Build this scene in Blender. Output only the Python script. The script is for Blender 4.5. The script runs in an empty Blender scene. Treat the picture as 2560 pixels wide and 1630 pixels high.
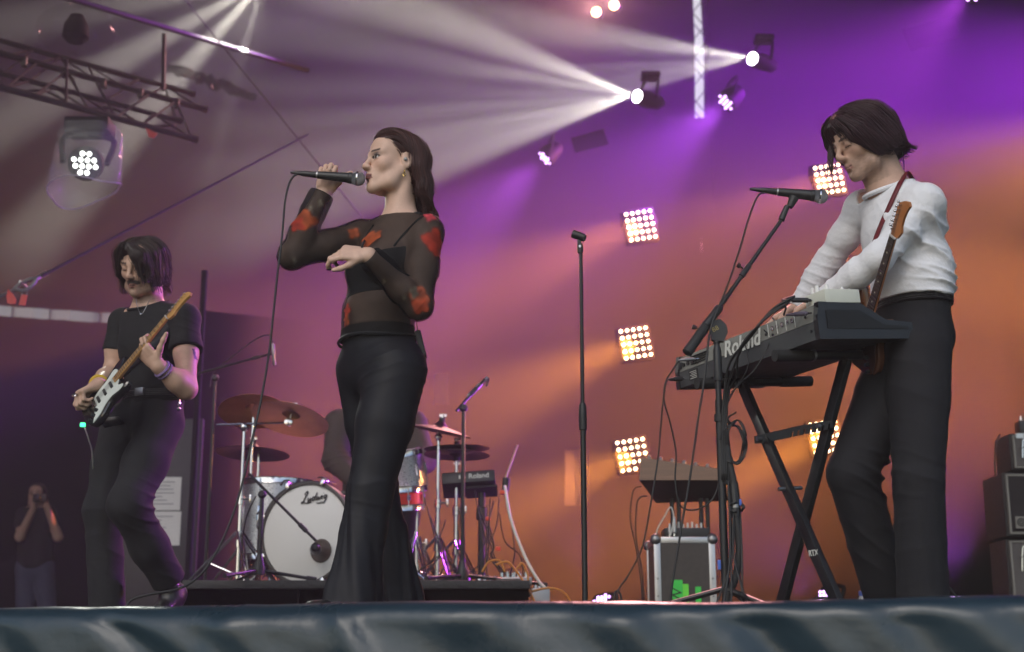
import bpy, bmesh, math, random
import numpy as np
from mathutils import Vector, Matrix
random.seed(7); np.random.seed(7)
R = math.radians
scene = bpy.context.scene
COL = scene.collection
# ---------------------------------------------------------------- camera
FPX, PITCH, CAMZ = 3517.0, R(14.0), -0.165
cam_d = bpy.data.cameras.new("camera"); cam = bpy.data.objects.new("camera", cam_d)
COL.objects.link(cam); scene.camera = cam
cam.location = (0, 0, CAMZ); cam.rotation_euler = (R(90) + PITCH, 0, 0)
cam_d.sensor_width = 36.0; cam_d.lens = 36.0 * FPX / 2560.0
cam_d.clip_start = 0.05; cam_d.clip_end = 500.0
cam_d.dof.use_dof = True; cam_d.dof.focus_distance = 4.95; cam_d.dof.aperture_fstop = 2.9

def P(px, py, d):
    """pixel of the 2560x1630 photograph + distance along Y -> world point"""
    x = (px - 1280.0) / FPX; u = (815.0 - py) / FPX
    dy = math.cos(PITCH) - u * math.sin(PITCH); dz = math.sin(PITCH) + u * math.cos(PITCH)
    return Vector((x / dy * d, d, CAMZ + dz / dy * d))
def F(px, py, d): return P(px, py, d)

# ---------------------------------------------------------------- sky, sun
SUN_EL, SUN_AZ = R(38), R(205)      # behind the camera, soft through cloud
world = bpy.data.worlds.new("World"); scene.world = world; world.use_nodes = True
wn = world.node_tree.nodes; wl = world.node_tree.links
bgn = wn["Background"]; sky = wn.new("ShaderNodeTexSky"); sky.sky_type = 'NISHITA'; sky.sun_disc = False
sky.sun_elevation = SUN_EL; sky.sun_rotation = SUN_AZ
sky.air_density = 1.2; sky.dust_density = 1.5
wl.new(sky.outputs[0], bgn.inputs[0]); bgn.inputs[1].default_value = 0.14
sd = bpy.data.lights.new("sun", 'SUN'); sun = bpy.data.objects.new("sun", sd); COL.objects.link(sun)
sd.energy = 0.5; sd.angle = R(25); sd.color = (1.0, 0.97, 0.93)
_sv = Vector((math.sin(SUN_AZ) * math.cos(SUN_EL), math.cos(SUN_AZ) * math.cos(SUN_EL), math.sin(SUN_EL)))
sun.rotation_euler = (-_sv).to_track_quat('-Z', 'Y').to_euler()
vs = scene.view_settings
vs.view_transform = 'Standard'; vs.look = 'None'; vs.exposure = 0.3; vs.gamma = 1.0; vs.use_curve_mapping = False
cy = scene.cycles
cy.volume_bounces = 0; cy.max_bounces = 6; cy.diffuse_bounces = 3; cy.glossy_bounces = 3
cy.transparent_max_bounces = 24; cy.transmission_bounces = 6
cy.use_denoising = True; cy.caustics_reflective = False; cy.caustics_refractive = False
cy.sample_clamp_indirect = 4.0; cy.use_adaptive_sampling = True; cy.adaptive_threshold = 0.02
try: cy.denoiser = 'OPENIMAGEDENOISE'
except Exception: pass

# ---------------------------------------------------------------- materials
MATS = {}
def mat(name, col=(.5, .5, .5), rough=.5, metal=0.0, spec=.5, noise=None, bump=None, emit=None, estr=0, alpha=None,
        sheen=0, coat=0, trans=0):
    """noise=(scale, amount[, stretch]) colour variation; bump=(scale, strength[, stretch])"""
    if name in MATS: return MATS[name]
    m = bpy.data.materials.new(name); m.use_nodes = True; MATS[name] = m
    nt = m.node_tree; b = nt.nodes["Principled BSDF"]
    b.inputs["Base Color"].default_value = (*col, 1); b.inputs["Roughness"].default_value = rough
    b.inputs["Metallic"].default_value = metal; b.inputs["Specular IOR Level"].default_value = spec
    if sheen: b.inputs["Sheen Weight"].default_value = sheen
    if coat: b.inputs["Coat Weight"].default_value = coat
    if trans: b.inputs["Transmission Weight"].default_value = trans
    tc = nt.nodes.new("ShaderNodeTexCoord")
    def tex(scale, stretch):
        t = nt.nodes.new("ShaderNodeTexNoise"); t.inputs["Scale"].default_value = scale
        t.inputs["Detail"].default_value = 4
        mp = nt.nodes.new("ShaderNodeMapping"); mp.inputs["Scale"].default_value = stretch
        nt.links.new(tc.outputs["Object"], mp.inputs[0]); nt.links.new(mp.outputs[0], t.inputs["Vector"])
        return t
    if noise:
        t = tex(noise[0], noise[2] if len(noise) > 2 else (1, 1, 1))
        mx = nt.nodes.new("ShaderNodeMix"); mx.data_type = 'RGBA'; a = noise[1]
        mx.inputs["A"].default_value = (*[c * (1 - a) for c in col], 1); mx.inputs["B"].default_value = (*[min(1, c * (1 + a)) for c in col], 1)
        nt.links.new(t.outputs["Fac"], mx.inputs["Factor"]); nt.links.new(mx.outputs["Result"], b.inputs["Base Color"])
        mr = nt.nodes.new("ShaderNodeMapRange"); mr.inputs["To Min"].default_value = max(.03, rough - .12); mr.inputs["To Max"].default_value = min(1, rough + .12)
        nt.links.new(t.outputs["Fac"], mr.inputs["Value"]); nt.links.new(mr.outputs[0], b.inputs["Roughness"])
    if bump:
        t = tex(bump[0], bump[2] if len(bump) > 2 else (1, 1, 1))
        bp = nt.nodes.new("ShaderNodeBump"); bp.inputs["Strength"].default_value = bump[1]; bp.inputs["Distance"].default_value = .01
        nt.links.new(t.outputs["Fac"], bp.inputs["Height"]); nt.links.new(bp.outputs[0], b.inputs["Normal"])
    if emit:
        b.inputs["Emission Color"].default_value = (*emit, 1); b.inputs["Emission Strength"].default_value = estr
        try: m.cycles.emission_sampling = 'NONE'
        except Exception: pass
    if alpha is not None: b.inputs["Alpha"].default_value = alpha
    return m
def attr_mat(name, rough=.5, spec=.5, sss=0, bump=None, alpha_attr=False, sheen=0, metal=0, noise=None):
    """colour (and alpha) from the mesh's own colour attribute"""
    m = mat(name, (.5, .5, .5), rough, metal, spec, bump=bump, sheen=sheen)
    nt = m.node_tree; b = nt.nodes["Principled BSDF"]
    a = nt.nodes.new("ShaderNodeVertexColor"); a.layer_name = "Col"
    out = a.outputs["Color"]
    if noise:
        t = nt.nodes.new("ShaderNodeTexNoise"); t.inputs["Scale"].default_value = noise[0]; t.inputs["Detail"].default_value = 5
        tc = nt.nodes.new("ShaderNodeTexCoord"); nt.links.new(tc.outputs["Object"], t.inputs["Vector"])
        mr = nt.nodes.new("ShaderNodeMapRange"); mr.inputs["To Min"].default_value = 1 - noise[1]; mr.inputs["To Max"].default_value = 1 + noise[1]
        nt.links.new(t.outputs["Fac"], mr.inputs["Value"])
        mx = nt.nodes.new("ShaderNodeMix"); mx.data_type = 'RGBA'; mx.blend_type = 'MULTIPLY'; mx.inputs["Factor"].default_value = 1
        nt.links.new(out, mx.inputs["A"]); nt.links.new(mr.outputs[0], mx.inputs["B"]); out = mx.outputs["Result"]
    nt.links.new(out, b.inputs["Base Color"])
    if alpha_attr: nt.links.new(a.outputs["Alpha"], b.inputs["Alpha"])
    if sss:
        b.inputs["Subsurface Weight"].default_value = sss; b.inputs["Subsurface Radius"].default_value = (.012, .005, .003)
        b.inputs["Subsurface Scale"].default_value = .6
    return m

# ---------------------------------------------------------------- geometry (verts, faces), world coordinates
def V(*a): return Vector(a)
def frame_of(ax):
    ax = Vector(ax).normalized(); h = Vector((0, 0, 1)) if abs(ax.z) < .95 else Vector((1, 0, 0))
    s = ax.cross(h).normalized(); return s, s.cross(ax).normalized(), ax
def join(*gs):
    v = []; f = []
    for g in gs:
        n = len(v); v += list(g[0]); f += [tuple(i + n for i in q) for q in g[1]]
    return v, f
def box(c, s, M=None, bev=0.0):
    """box centre c, full size s, optional 3x3 orientation M; bev = chamfer"""
    bm = bmesh.new(); bmesh.ops.create_cube(bm, size=1)
    for q in bm.verts: q.co = Vector((q.co.x * s[0], q.co.y * s[1], q.co.z * s[2]))
    if bev > 0: bmesh.ops.bevel(bm, geom=list(bm.edges), offset=min(bev, min(s) * .45), segments=2, profile=.6, affect='EDGES')
    bm.verts.index_update(); c = Vector(c)
    v = [(M @ q.co if M else q.co) + c for q in bm.verts]; f = [tuple(q.index for q in fc.verts) for fc in bm.faces]
    bm.free(); return v, f
def cyl(a, b, r0, r1=None, n=12, caps=True):
    a, b = Vector(a), Vector(b); r1 = r0 if r1 is None else r1
    s, u, _ = frame_of(b - a); v = []
    for c, r in ((a, r0), (b, r1)):
        for i in range(n):
            t = 2 * math.pi * i / n; v.append(c + s * (r * math.cos(t)) + u * (r * math.sin(t)))
    f = [(i, (i + 1) % n, n + (i + 1) % n, n + i) for i in range(n)]
    if caps: f += [tuple(reversed(range(n))), tuple(range(n, 2 * n))]
    return v, f
def lathe(c, ax, prof, n=24, caps=True):
    """prof = [(distance along ax, radius)...]"""
    c = Vector(c); s, u, ax = frame_of(ax); v = []; f = []
    for h, r in prof:
        for i in range(n):
            t = 2 * math.pi * i / n; v.append(c + ax * h + s * (r * math.cos(t)) + u * (r * math.sin(t)))
    for k in range(len(prof) - 1):
        for i in range(n): f.append((k * n + i, k * n + (i + 1) % n, (k + 1) * n + (i + 1) % n, (k + 1) * n + i))
    if caps: f += [tuple(reversed(range(n))), tuple(range((len(prof) - 1) * n, len(prof) * n))]
    return v, f
def spline(pts, seg=8):
    """Catmull-Rom through the points"""
    p = [Vector(q) for q in pts]
    if len(p) < 3: return p
    q = [p[0] * 2 - p[1]] + p + [p[-1] * 2 - p[-2]]; o = []
    for i in range(1, len(q) - 2):
        for k in range(seg):
            t = k / seg; a, b, c, d = q[i - 1], q[i], q[i + 1], q[i + 2]
            o.append(.5 * ((2 * b) + (c - a) * t + (2 * a - 5 * b + 4 * c - d) * t * t + (3 * b - a - 3 * c + d) * t ** 3))
    o.append(p[-1]); return o
def tube(path, r, n=8, caps=True):
    path = [Vector(q) for q in path]; v = []; f = []; m = len(path)
    rad = r if callable(r) else (lambda t: r)
    t0 = (path[1] - path[0]).normalized(); s, u, _ = frame_of(t0)
    for k, c in enumerate(path):
        t = (path[min(k + 1, m - 1)] - path[max(k - 1, 0)]).normalized()
        s = (s - t * s.dot(t)).normalized(); u = t.cross(s)
        rr = rad(k / (m - 1))
        for i in range(n):
            a = 2 * math.pi * i / n; v.append(c + s * (rr * math.cos(a)) + u * (rr * math.sin(a)))
    for k in range(m - 1):
        for i in range(n): f.append((k * n + i, k * n + (i + 1) % n, (k + 1) * n + (i + 1) % n, (k + 1) * n + i))
    if caps: f += [tuple(reversed(range(n))), tuple(range((m - 1) * n, m * n))]
    return v, f
def ball(c, r, n=12, m=8, sc=(1, 1, 1)):
    c = Vector(c); v = []; f = []
    for j in range(m + 1):
        a = math.pi * j / m
        for i in range(n):
            t = 2 * math.pi * i / n
            v.append(c + Vector((r * sc[0] * math.sin(a) * math.cos(t), r * sc[1] * math.sin(a) * math.sin(t), r * sc[2] * math.cos(a))))
    for j in range(m):
        for i in range(n): f.append((j * n + i, (j + 1) * n + i, (j + 1) * n + (i + 1) % n, j * n + (i + 1) % n))
    return v, f
def prism(poly, c, X, Y, th):
    """extrude a 2D outline (x,y) by th along X cross Y, centred on the plane"""
    c, X, Y = Vector(c), Vector(X).normalized(), Vector(Y).normalized(); Z = X.cross(Y); n = len(poly)
    v = [c + X * a + Y * b - Z * (th / 2) for a, b in poly] + [c + X * a + Y * b + Z * (th / 2) for a, b in poly]
    f = [tuple(reversed(range(n))), tuple(range(n, 2 * n))] + [(i, (i + 1) % n, n + (i + 1) % n, n + i) for i in range(n)]
    return v, f
def torus(c, ax, Rr, r, n=28, m=8):
    s, u, ax = frame_of(ax); c = Vector(c)
    pts = [c + s * (Rr * math.cos(2 * math.pi * i / n)) + u * (Rr * math.sin(2 * math.pi * i / n)) for i in range(n)]
    v = []; f = []
    for i, q in enumerate(pts):
        d = (q - c).normalized()
        for k in range(m):
            a = 2 * math.pi * k / m; v.append(q + d * (r * math.cos(a)) + ax * (r * math.sin(a)))
    for i in range(n):
        for k in range(m): f.append((i * m + k, ((i + 1) % n) * m + k, ((i + 1) % n) * m + (k + 1) % m, i * m + (k + 1) % m))
    return v, f

# ---------------------------------------------------------------- objects
def origin_of(o):
    l = Vector((0, 0, 0))
    while o is not None: l = l + o.location; o = o.parent
    return l
def thing(name, label, cat, loc, group=None):
    o = bpy.data.objects.new(name, None); COL.objects.link(o); o.location = loc; o.empty_display_size = .1
    o['label'] = label; o['category'] = cat
    if group: o['group'] = group
    return o
def mesh_of(name, g, m, smooth=None, col=None):
    me = bpy.data.meshes.new(name); v, f = g
    if isinstance(v, np.ndarray): me.from_pydata(v.tolist(), [], f.tolist() if isinstance(f, np.ndarray) else f)
    else: me.from_pydata([tuple(q) for q in v], [], f)
    if m is not None: me.materials.append(m)
    if col is not None:
        at = me.color_attributes.new("Col", 'FLOAT_COLOR', 'POINT'); at.data.foreach_set("color", np.asarray(col, np.float32).ravel())
    return me
def shade(me, ang=None):
    if len(me.polygons) == 0: return
    me.polygons.foreach_set("use_smooth", [True] * len(me.polygons))
    if ang is not None: me.set_sharp_from_angle(angle=ang)
def obj(name, g, m, parent=None, smooth=R(35), col=None, label=None):
    """one mesh object; vertices given in world coordinates"""
    o0 = origin_of(parent) if parent is not None else Vector((0, 0, 0))
    v, f = g
    if isinstance(v, np.ndarray):
        if parent is None:
            o0 = Vector(((v[:, 0].min() + v[:, 0].max()) / 2, (v[:, 1].min() + v[:, 1].max()) / 2, v[:, 2].min()))
        v = v - np.array(o0)[None]
    else:
        if parent is None:
            o0 = Vector(((min(q[0] for q in v) + max(q[0] for q in v)) / 2, (min(q[1] for q in v) + max(q[1] for q in v)) / 2, min(q[2] for q in v)))
        v = [Vector(q) - o0 for q in v]
    me = mesh_of(name, (v, f), m, col=col)
    if smooth: shade(me, None if smooth is True else smooth)
    o = bpy.data.objects.new(name, me); COL.objects.link(o)
    if parent is not None: o.parent = parent
    else: o.location = o0
    if label: o['label'] = label
    return o
def tag(o, label=None, cat=None, group=None, kind=None):
    if label: o['label'] = label
    if cat: o['category'] = cat
    if group: o['group'] = group
    if kind: o['kind'] = kind
    return o
def struct(name, g, m, smooth=None, label=None):
    o = obj(name, g, m, None, smooth); o['kind'] = 'structure'
    if label: o['label'] = label
    return o
def copy_tree(o, parent=None):
    c = o.copy(); COL.objects.link(c); c.parent = parent
    for ch in list(o.children): copy_tree(ch, c)
    return c
LP = 4.9
def spot(parent, loc, aim, power, color, size_deg, blend=.6, rad=.05):
    """the fixture's own light"""
    d = bpy.data.lights.new("lamp_beam", 'SPOT'); d.energy = power * LP; d.color = color; d.spot_size = R(size_deg)
    d.spot_blend = blend; d.shadow_soft_size = rad
    o = bpy.data.objects.new("lamp_beam", d); COL.objects.link(o)
    o.parent = parent; o.location = Vector(loc) - origin_of(parent)
    o.rotation_euler = Vector(aim).to_track_quat('-Z', 'Y').to_euler(); return o
def text_geo(s, size, c, X, Y, depth=.002, shear=0, bold=0, space=1.0):
    """lettering as a flat mesh on the plane (X right, Y up) at c (lower-left)"""
    cu = bpy.data.curves.new("t", 'FONT'); cu.body = s; cu.size = size; cu.shear = shear; cu.offset = bold; cu.extrude = depth / 2
    cu.space_character = space; cu.resolution_u = 3
    o = bpy.data.objects.new("t", cu); COL.objects.link(o)
    me = bpy.data.meshes.new_from_object(o.evaluated_get(bpy.context.evaluated_depsgraph_get()))
    X, Y = Vector(X).normalized(), Vector(Y).normalized(); Z = X.cross(Y); c = Vector(c)
    v = [c + X * q.co.x + Y * q.co.y + Z * q.co.z for q in me.vertices]; f = [tuple(p.vertices) for p in me.polygons]
    bpy.data.objects.remove(o); bpy.data.curves.remove(cu); bpy.data.meshes.remove(me)
    return v, f
# ================================================================ the place
def Pz(px, py, z):
    a = P(px, py, 1.0); return P(px, py, (z - CAMZ) / (a.z - CAMZ))
M_drape = mat("black_molton", (0, 0, 0), 1.0, spec=0.0)
M_roof = mat("roof_pvc", (.03, .03, .034), .7, noise=(2, .3), bump=(8, .3))
M_deck = mat("stage_ply", (.02, .02, .022), .6, noise=(5, .5), bump=(40, .4))
M_blackmetal = mat("black_metal", (.018, .018, .02), .42, metal=.3, noise=(30, .3))
M_blackplastic = mat("black_plastic", (.016, .016, .018), .5, noise=(40, .25))
M_cable_ = mat("black_cable", (.014, .014, .015), .55)
M_rubber = mat("black_rubber", (.02, .02, .021), .7)
M_chrome = mat("chrome", (.62, .62, .64), .16, metal=1.0, noise=(20, .12))
M_alu = mat("aluminium", (.5, .5, .51), .38, metal=1.0, noise=(25, .15))
M_steel = mat("dull_steel", (.3, .3, .31), .45, metal=1.0, noise=(25, .2))
M_paper = mat("paper", (.75, .74, .72), .8, noise=(10, .05))
M_white = mat("white_plastic", (.7, .7, .69), .45, noise=(30, .06))
M_ground = mat("trodden_grass", (.07, .08, .035), .95, noise=(1.5, .5), bump=(30, .8))
M_vinyl = mat("dark_blue_vinyl", (.014, .030, .043), .30, spec=.45, noise=(6, .3), bump=(16, .22))
struct("ground", ([(-250, -150, -1.5), (250, -150, -1.5), (250, 300, -1.5), (-250, 300, -1.5)], [(0, 1, 2, 3)]), M_ground)
# stage deck: the front edge runs slightly askew to the view
EL, ER = P(0, 1533, 3.79), P(2560, 1499, 3.10)
_e = Vector((ER.x - EL.x, ER.y - EL.y, 0)).normalized()
_a = Vector((EL.x, EL.y, 0)) - _e * 6; _b = Vector((ER.x, ER.y, 0)) + _e * 6
DECK = -.012
dk = struct("stage_deck", prism([(_a.x, _a.y), (_b.x, _b.y), (_b.x, 18.2), (_a.x, 18.2)], (0, 0, DECK - .1), (1, 0, 0), (0, 1, 0), .2), M_deck)
# panel joints of the decking: boards laid a few mm proud
for i in range(8):
    for j in range(6):
        c = Vector((-8 + i * 2.1, 5.6 + j * 2.05, DECK + .003))
        obj("deck_board", box(c, (2.08, 2.03, .006)), M_deck, dk, None)
# the vinyl sheet rolled over the stage edge
def vinyl():
    n, prof = 520, []
    for k in range(7): prof.append((.10 - .1 * k / 6, .012 - .004 * k / 6, 0))
    for k in range(1, 9):
        a = math.pi / 2 * k / 8; prof.append((-.055 * math.sin(a), .008 - .055 * (1 - math.cos(a)), k / 8))
    for k in range(1, 26): prof.append((-.055 - .012 * k / 25, -.047 - 1.25 * (k / 25) ** 1.4, 1))
    nrm = Vector((_e.y, -_e.x, 0)); v = []; f = []; L = (_b - _a).length
    rs = np.random.RandomState(3)
    folds = [(rs.uniform(0, L), rs.uniform(.02, .11), rs.uniform(-.022, .028), rs.uniform(-2.2, 1.2)) for _ in range(110)]
    for i in range(n + 1):
        s = L * i / n
        for o_, z_, w in prof:
            q = 0.0; sag = 0
            for c, wd, am, sl in folds:
                d = (s - c - sl * (z_ * .9 - .0)) / wd
                if abs(d) < 3: q += am * math.exp(-d * d) * (.35 + .65 * w)
            sag = .004 * math.sin(s * 2.1) + .003 * math.sin(s * 5.3 + 1)
            q += .006 * math.sin(s * 23 + 4 * math.sin(s * 3.1) + z_ * 30) * w
            p = _a + _e * s - nrm * (-1) * 0 + nrm * (-(o_) + q * w) + Vector((0, 0, z_ + sag * (1 - w) + q * .35 * (1 - .6 * w)))
            v.append(p)
    m = len(prof)
    for i in range(n):
        for k in range(m - 1): f.append((i * m + k, (i + 1) * m + k, (i + 1) * m + k + 1, i * m + k + 1))
    return v, f
tag(obj("stage_edge_cover", vinyl(), M_vinyl, None, True), "wrinkled dark blue vinyl sheet rolled over the front edge of the stage", "stage cover")
# drum riser
RZ = .285
r0, r1 = P(455, 1467, 6.85), P(1325, 1480, 6.85)
riser = thing("drum_riser", "low black riser platform under the drum kit", "riser", ((r0.x + r1.x) / 2, 8.1, 0))
obj("top_panel", box(((r0.x + r1.x) / 2, 8.15, RZ - .02), (r1.x - r0.x, 2.6, .04), bev=.004), M_deck, riser)
for k in range(3):
    w = (r1.x - r0.x) / 3
    obj("skirt_panel", box((r0.x + w * (k + .5), 6.87, (RZ - .04) / 2), (w - .012, .018, RZ - .045)), M_drape, riser)
for sx in (r0.x + .1, r1.x - .1):
    for sy in (7.1, 9.2): obj("leg", box((sx, sy, (RZ - .04) / 2), (.06, .06, RZ - .042)), M_steel, riser)

# roof, side canopy, back curtains
struct("stage_roof", join(box((0, 9.9, 9.3), (19, 15.6, .08)), box((0, 2.15, 8.1), (19, .1, 2.3))), M_roof)  # second box: unseen front valance added to hold back daylight
def curtain(x0, x1, z0, z1, y, label, amp=.018, y1=None):
    y1 = y if y1 is None else y1
    n = max(8, int((x1 - x0) / .035)); v = []; f = []; ph = random.uniform(0, 6)
    for i in range(n + 1):
        x = x0 + (x1 - x0) * i / n; yy = y + (y1 - y) * i / n
        o = amp * (math.sin(x * 15 + ph) + .4 * math.sin(x * 37 + ph * 2))
        for k in range(9):
            z = z0 + (z1 - z0) * k / 8
            v.append((x + .02 * math.sin(z * 2 + x * 4), yy + o * (.7 + .3 * math.sin(z * 1.3 + x)), z))
    for i in range(n):
        for k in range(8): f.append((i * 9 + k, (i + 1) * 9 + k, (i + 1) * 9 + k + 1, i * 9 + k + 1))
    o = obj("backdrop_curtain", (v, f), M_drape, None, True); tag(o, label, "curtain"); return o
BY = 17.2
sx0, sx1 = P(1736, 150, BY).x, P(1772, 150, BY).x
szb = P(1750, 292, BY).z
h1a, h1b = P(1411, 1262, BY), P(1472, 1120, BY)
h2a, h2b = P(1083, 1010, BY), P(1124, 930, BY)
curtain(-3.6, h2a.x, 0, 9.2, BY, "pleated black curtain behind the drum kit across the singer's back")
curtain(h2a.x, h2b.x, 0, h2a.z, BY + .03, "black curtain strip below the small pale gap beside the singer's hip")
curtain(h2a.x, h2b.x, h2b.z, 9.2, BY + .03, "black curtain strip above the small pale gap beside the singer's hip")
curtain(h2b.x, h1a.x, 0, 9.2, BY, "narrow black curtain between the two pale gaps in the backdrop")
curtain(h1a.x, h1b.x, 0, h1a.z, BY + .03, "black curtain strip below the pale gap beside the empty mic stand")
curtain(h1a.x, h1b.x, h1b.z, 9.2, BY + .03, "black curtain strip above the pale gap beside the empty mic stand")
curtain(h1b.x, sx0, 0, 9.2, BY, "wide black curtain behind the lamp panels, beside the bright truss slit")
curtain(sx0, sx1, 0, szb, BY + .03, "black curtain strip below the bright truss slit")
curtain(sx1, 9.2, 0, 9.2, BY, "wide black curtain behind the keyboard player and the amplifiers")
curtain(-4.2, sx0 + .02, 0, 9.2, BY + .42, 'second black curtain layer added to block sky cracks behind the gap sheets', .004)  # hidden layers, here and next, added to stop sky through the cracks
curtain(sx1 - .02, 9.25, 0, 9.2, BY + .42, 'second black curtain layer added to block sky cracks behind the amplifier-side backdrop', .004)
for (qa, qb, lb) in ((h1a, h1b, 'dim sheet added to cut the daylight in the gap beside the empty mic stand'), (h2a, h2b, 'small dim sheet added to cut the daylight in the gap beside the singer')):
    tag(obj('gap_dimmer', box(((qa.x + qb.x) / 2, BY + .12, (qa.z + qb.z) / 2), (qb.x - qa.x, .01, qb.z - qa.z)), mat('dim_sheet', (.03, .028, .026), .7, noise=(3, .5)), None, None), lb, 'sheet')  # opaque sheets added to dim daylight through the backdrop gaps
# left wing: canopy skirt above, dark wall below, a bright slot between them
ga, gb = P(-400, 775, 15.0), P(330, 822, 15.4)
curtain(-9.2, -1.9, ga.z + .28, 9.2, 14.9, "dark canopy skirt hanging above the bright slot above the photographer", .02, 17.1)
curtain(-9.2, -1.9, 0, ga.z + .17, 14.95, "dark wing curtain behind the standing photographer", .02, 17.15)
# a pale building seen through the slot
bl = thing("far_building", "pale building front with grey window panes seen through the wing slot", "building", (-7, 24, -1.5))
M_wallp = mat("pale_render", (.30, .31, .31), .8, noise=(2, .1)); M_glass = mat("dark_pane", (.1, .13, .14), .1, spec=.8)
obj("wall", box((-7, 24.3, 2.9), (14, .4, 8.8)), M_wallp, bl, None)
for i in range(16):
    x = -13 + i * .78
    obj("window", box((x, 24.08, 5.75), (.52 if i % 3 else .3, .06, 1.5)), M_glass, bl, None)
# white sunlit shape added behind the stage to whiten the sky in the slit
tm = thing("sky_backing", "white backing added to brighten the sky slit behind the lattice tower", "sky backing", (2.6, 23, -1.5)); M_backing = mat("white_backing", (.8, .8, .8), .8, noise=(3, .05))
obj("roof", ([(-.5, 20.6, 4.5), (6, 20.6, 4.5), (6, 27, 4.5), (-.5, 27, 4.5), (2.75, 23.8, 13.5)], [(0, 1, 4), (1, 2, 4), (2, 3, 4), (3, 0, 4), (3, 2, 1, 0)]), M_backing, tm, None)
for x in (-.4, 5.9):
    for y in (20.7, 26.9): obj("leg", cyl((x, y, -1.5), (x, y, 4.55), .06, n=8), M_alu, tm)
# truss seen in the slit, against the sky
def truss(name, label, a, b, w, m, r=.024, seg=.45, parts=True, group=None):
    a, b = Vector(a), Vector(b); s, u, ax = frame_of(b - a); L = (b - a).length
    t = thing(name, label, "truss", a if a.z < b.z else b, group)
    cs = [(s * sx + u * sy) * (w / 2) for sx, sy in ((1, 1), (1, -1), (-1, -1), (-1, 1))]
    for c in cs: obj("chord_tube", cyl(a + c, b + c, r, n=10), m, t)
    n = max(1, int(L / seg))
    for k in range(4):
        for i in range(n):
            c0, c1 = cs[k], cs[(k + 1) % 4]
            if i % 2: c0, c1 = c1, c0
            obj("brace", cyl(a + ax * (L * i / n) + c0, a + ax * (L * (i + 1) / n) + c1, r * .55, n=6), m, t)
    return t
truss("tower_truss", "upright lattice truss standing in the bright slit of the backdrop", ((sx0 + sx1) / 2 + .02, 17.7, 0), ((sx0 + sx1) / 2 + .02, 17.7, 9.2), .25, M_blackmetal, .013, .32)
# pipes of the roof rig, top left
M_rig = mat("rig_tube", (.006, .006, .007), .5, metal=.2, noise=(20, .2))
def pipe(name, label, p, q, r, cat="pipe", m=M_rig, group=None):
    return tag(obj(name, cyl(p, q, r, n=12), m), label, cat, group)
GR = "tubes of the roof rig"
pipe("rig_pipe", "long roof pipe catching violet light, topmost in the rig corner", Pz(120, -20, 5.9), Pz(770, 176, 5.9), .028, group=GR)
ch = [(Pz(-60, 85, 5.0), Pz(473, 232, 5.0)), (Pz(-60, 116, 4.75), Pz(504, 271, 4.75)), (Pz(-60, 167, 4.5), Pz(440, 300, 4.5)), (Pz(-60, 201, 4.25), Pz(479, 346, 4.25))]
lt = thing("lighting_truss", "dark lighting truss of four tubes above the bagged moving head", "truss", ch[3][1])
for (p_, q_), r_ in zip(ch, (.024, .026, .022, .026)):
    c_ = obj("chord_tube", cyl(p_, q_, r_, n=12), M_rig, lt); obj("end_coupler", cyl(q_, q_ + (q_ - p_).normalized() * .05, r_ * 1.25, n=12), M_rig, c_)
for (i, j) in ((0, 1), (2, 3), (0, 2), (1, 3)):
    for k in range(8):
        f0, f1 = k / 8, (k + 1) / 8
        if k % 2: i, j = j, i
        obj("brace", cyl(ch[i][0].lerp(ch[i][1], f0), ch[j][0].lerp(ch[j][1], f1), .009, n=6), M_rig, lt)
for k in range(5): 
    q_ = ch[1][0].lerp(ch[1][1], .2 + .17 * k); obj("clamp", box(q_ - V(0, 0, .02), (.05, .06, .08), bev=.008), M_blackmetal, lt)
tag(obj("rig_cable", tube(spline([ch[2][0].lerp(ch[2][1], f_ / 6) - V(0, 0, .05 + .07 * (f_ % 2)) for f_ in range(7)], 6), .012, 6), M_cable_, None, True), "black cable sagging under the lighting truss", "cable")
pipe("rig_pipe", "thin hanging rod dropping from the upper to the lower bar tubes", Pz(167, 150, 4.9), Pz(165, 255, 4.3), .012, group=GR)
pipe("rig_pipe", "hanging clamp rod below the topmost violet roof pipe", P(410, 85, 11.6), P(408, 225, 11.6), .02, group=GR)
M_pole = mat("dull_black_pole", (.008, .008, .009), .8, spec=.15)
pole = thing("upright_pole", "tall thin grey pole standing behind the guitarist's elbow", "pole", P(470, 1440, 10.1))
pb = P(470, 1440, 10.1); obj("tube", cyl(pb, pb + V(0, 0, 2.25), .024, n=14), M_pole, pole); obj("base_plate", cyl(V(pb.x, pb.y, 0), V(pb.x, pb.y, pb.z + .02), .05, .045, n=14), M_pole, pole)
# crumpled clear foil wrapped round a cable bundle under the rig
def crumple(p, q, r, n=26, m=10, amp=.5):
    p, q = Vector(p), Vector(q); s, u, ax = frame_of(q - p); v = []; f = []
    for i in range(n + 1):
        c = p.lerp(q, i / n)
        for k in range(m):
            a = 2 * math.pi * k / m; rr = r * (1 + amp * random.uniform(-1, 1)) * (.5 + .5 * math.sin(math.pi * min(1, .15 + .85 * i / n)))
            v.append(c + (s * math.cos(a) + u * math.sin(a)) * rr)
    for i in range(n):
        for k in range(m): f.append((i * m + k, i * m + (k + 1) % m, (i + 1) * m + (k + 1) % m, (i + 1) * m + k))
    return v, f
M_foil = mat("clear_foil", (.05, .05, .055), .2, spec=.5, alpha=.5)
tag(obj("cable_wrap", crumple(P(420, 165, 11.4), P(640, 245, 11.6), .05), M_foil, None, None), "crumpled plastic wrapped round cables under the roof pipe", "plastic wrap")
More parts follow.
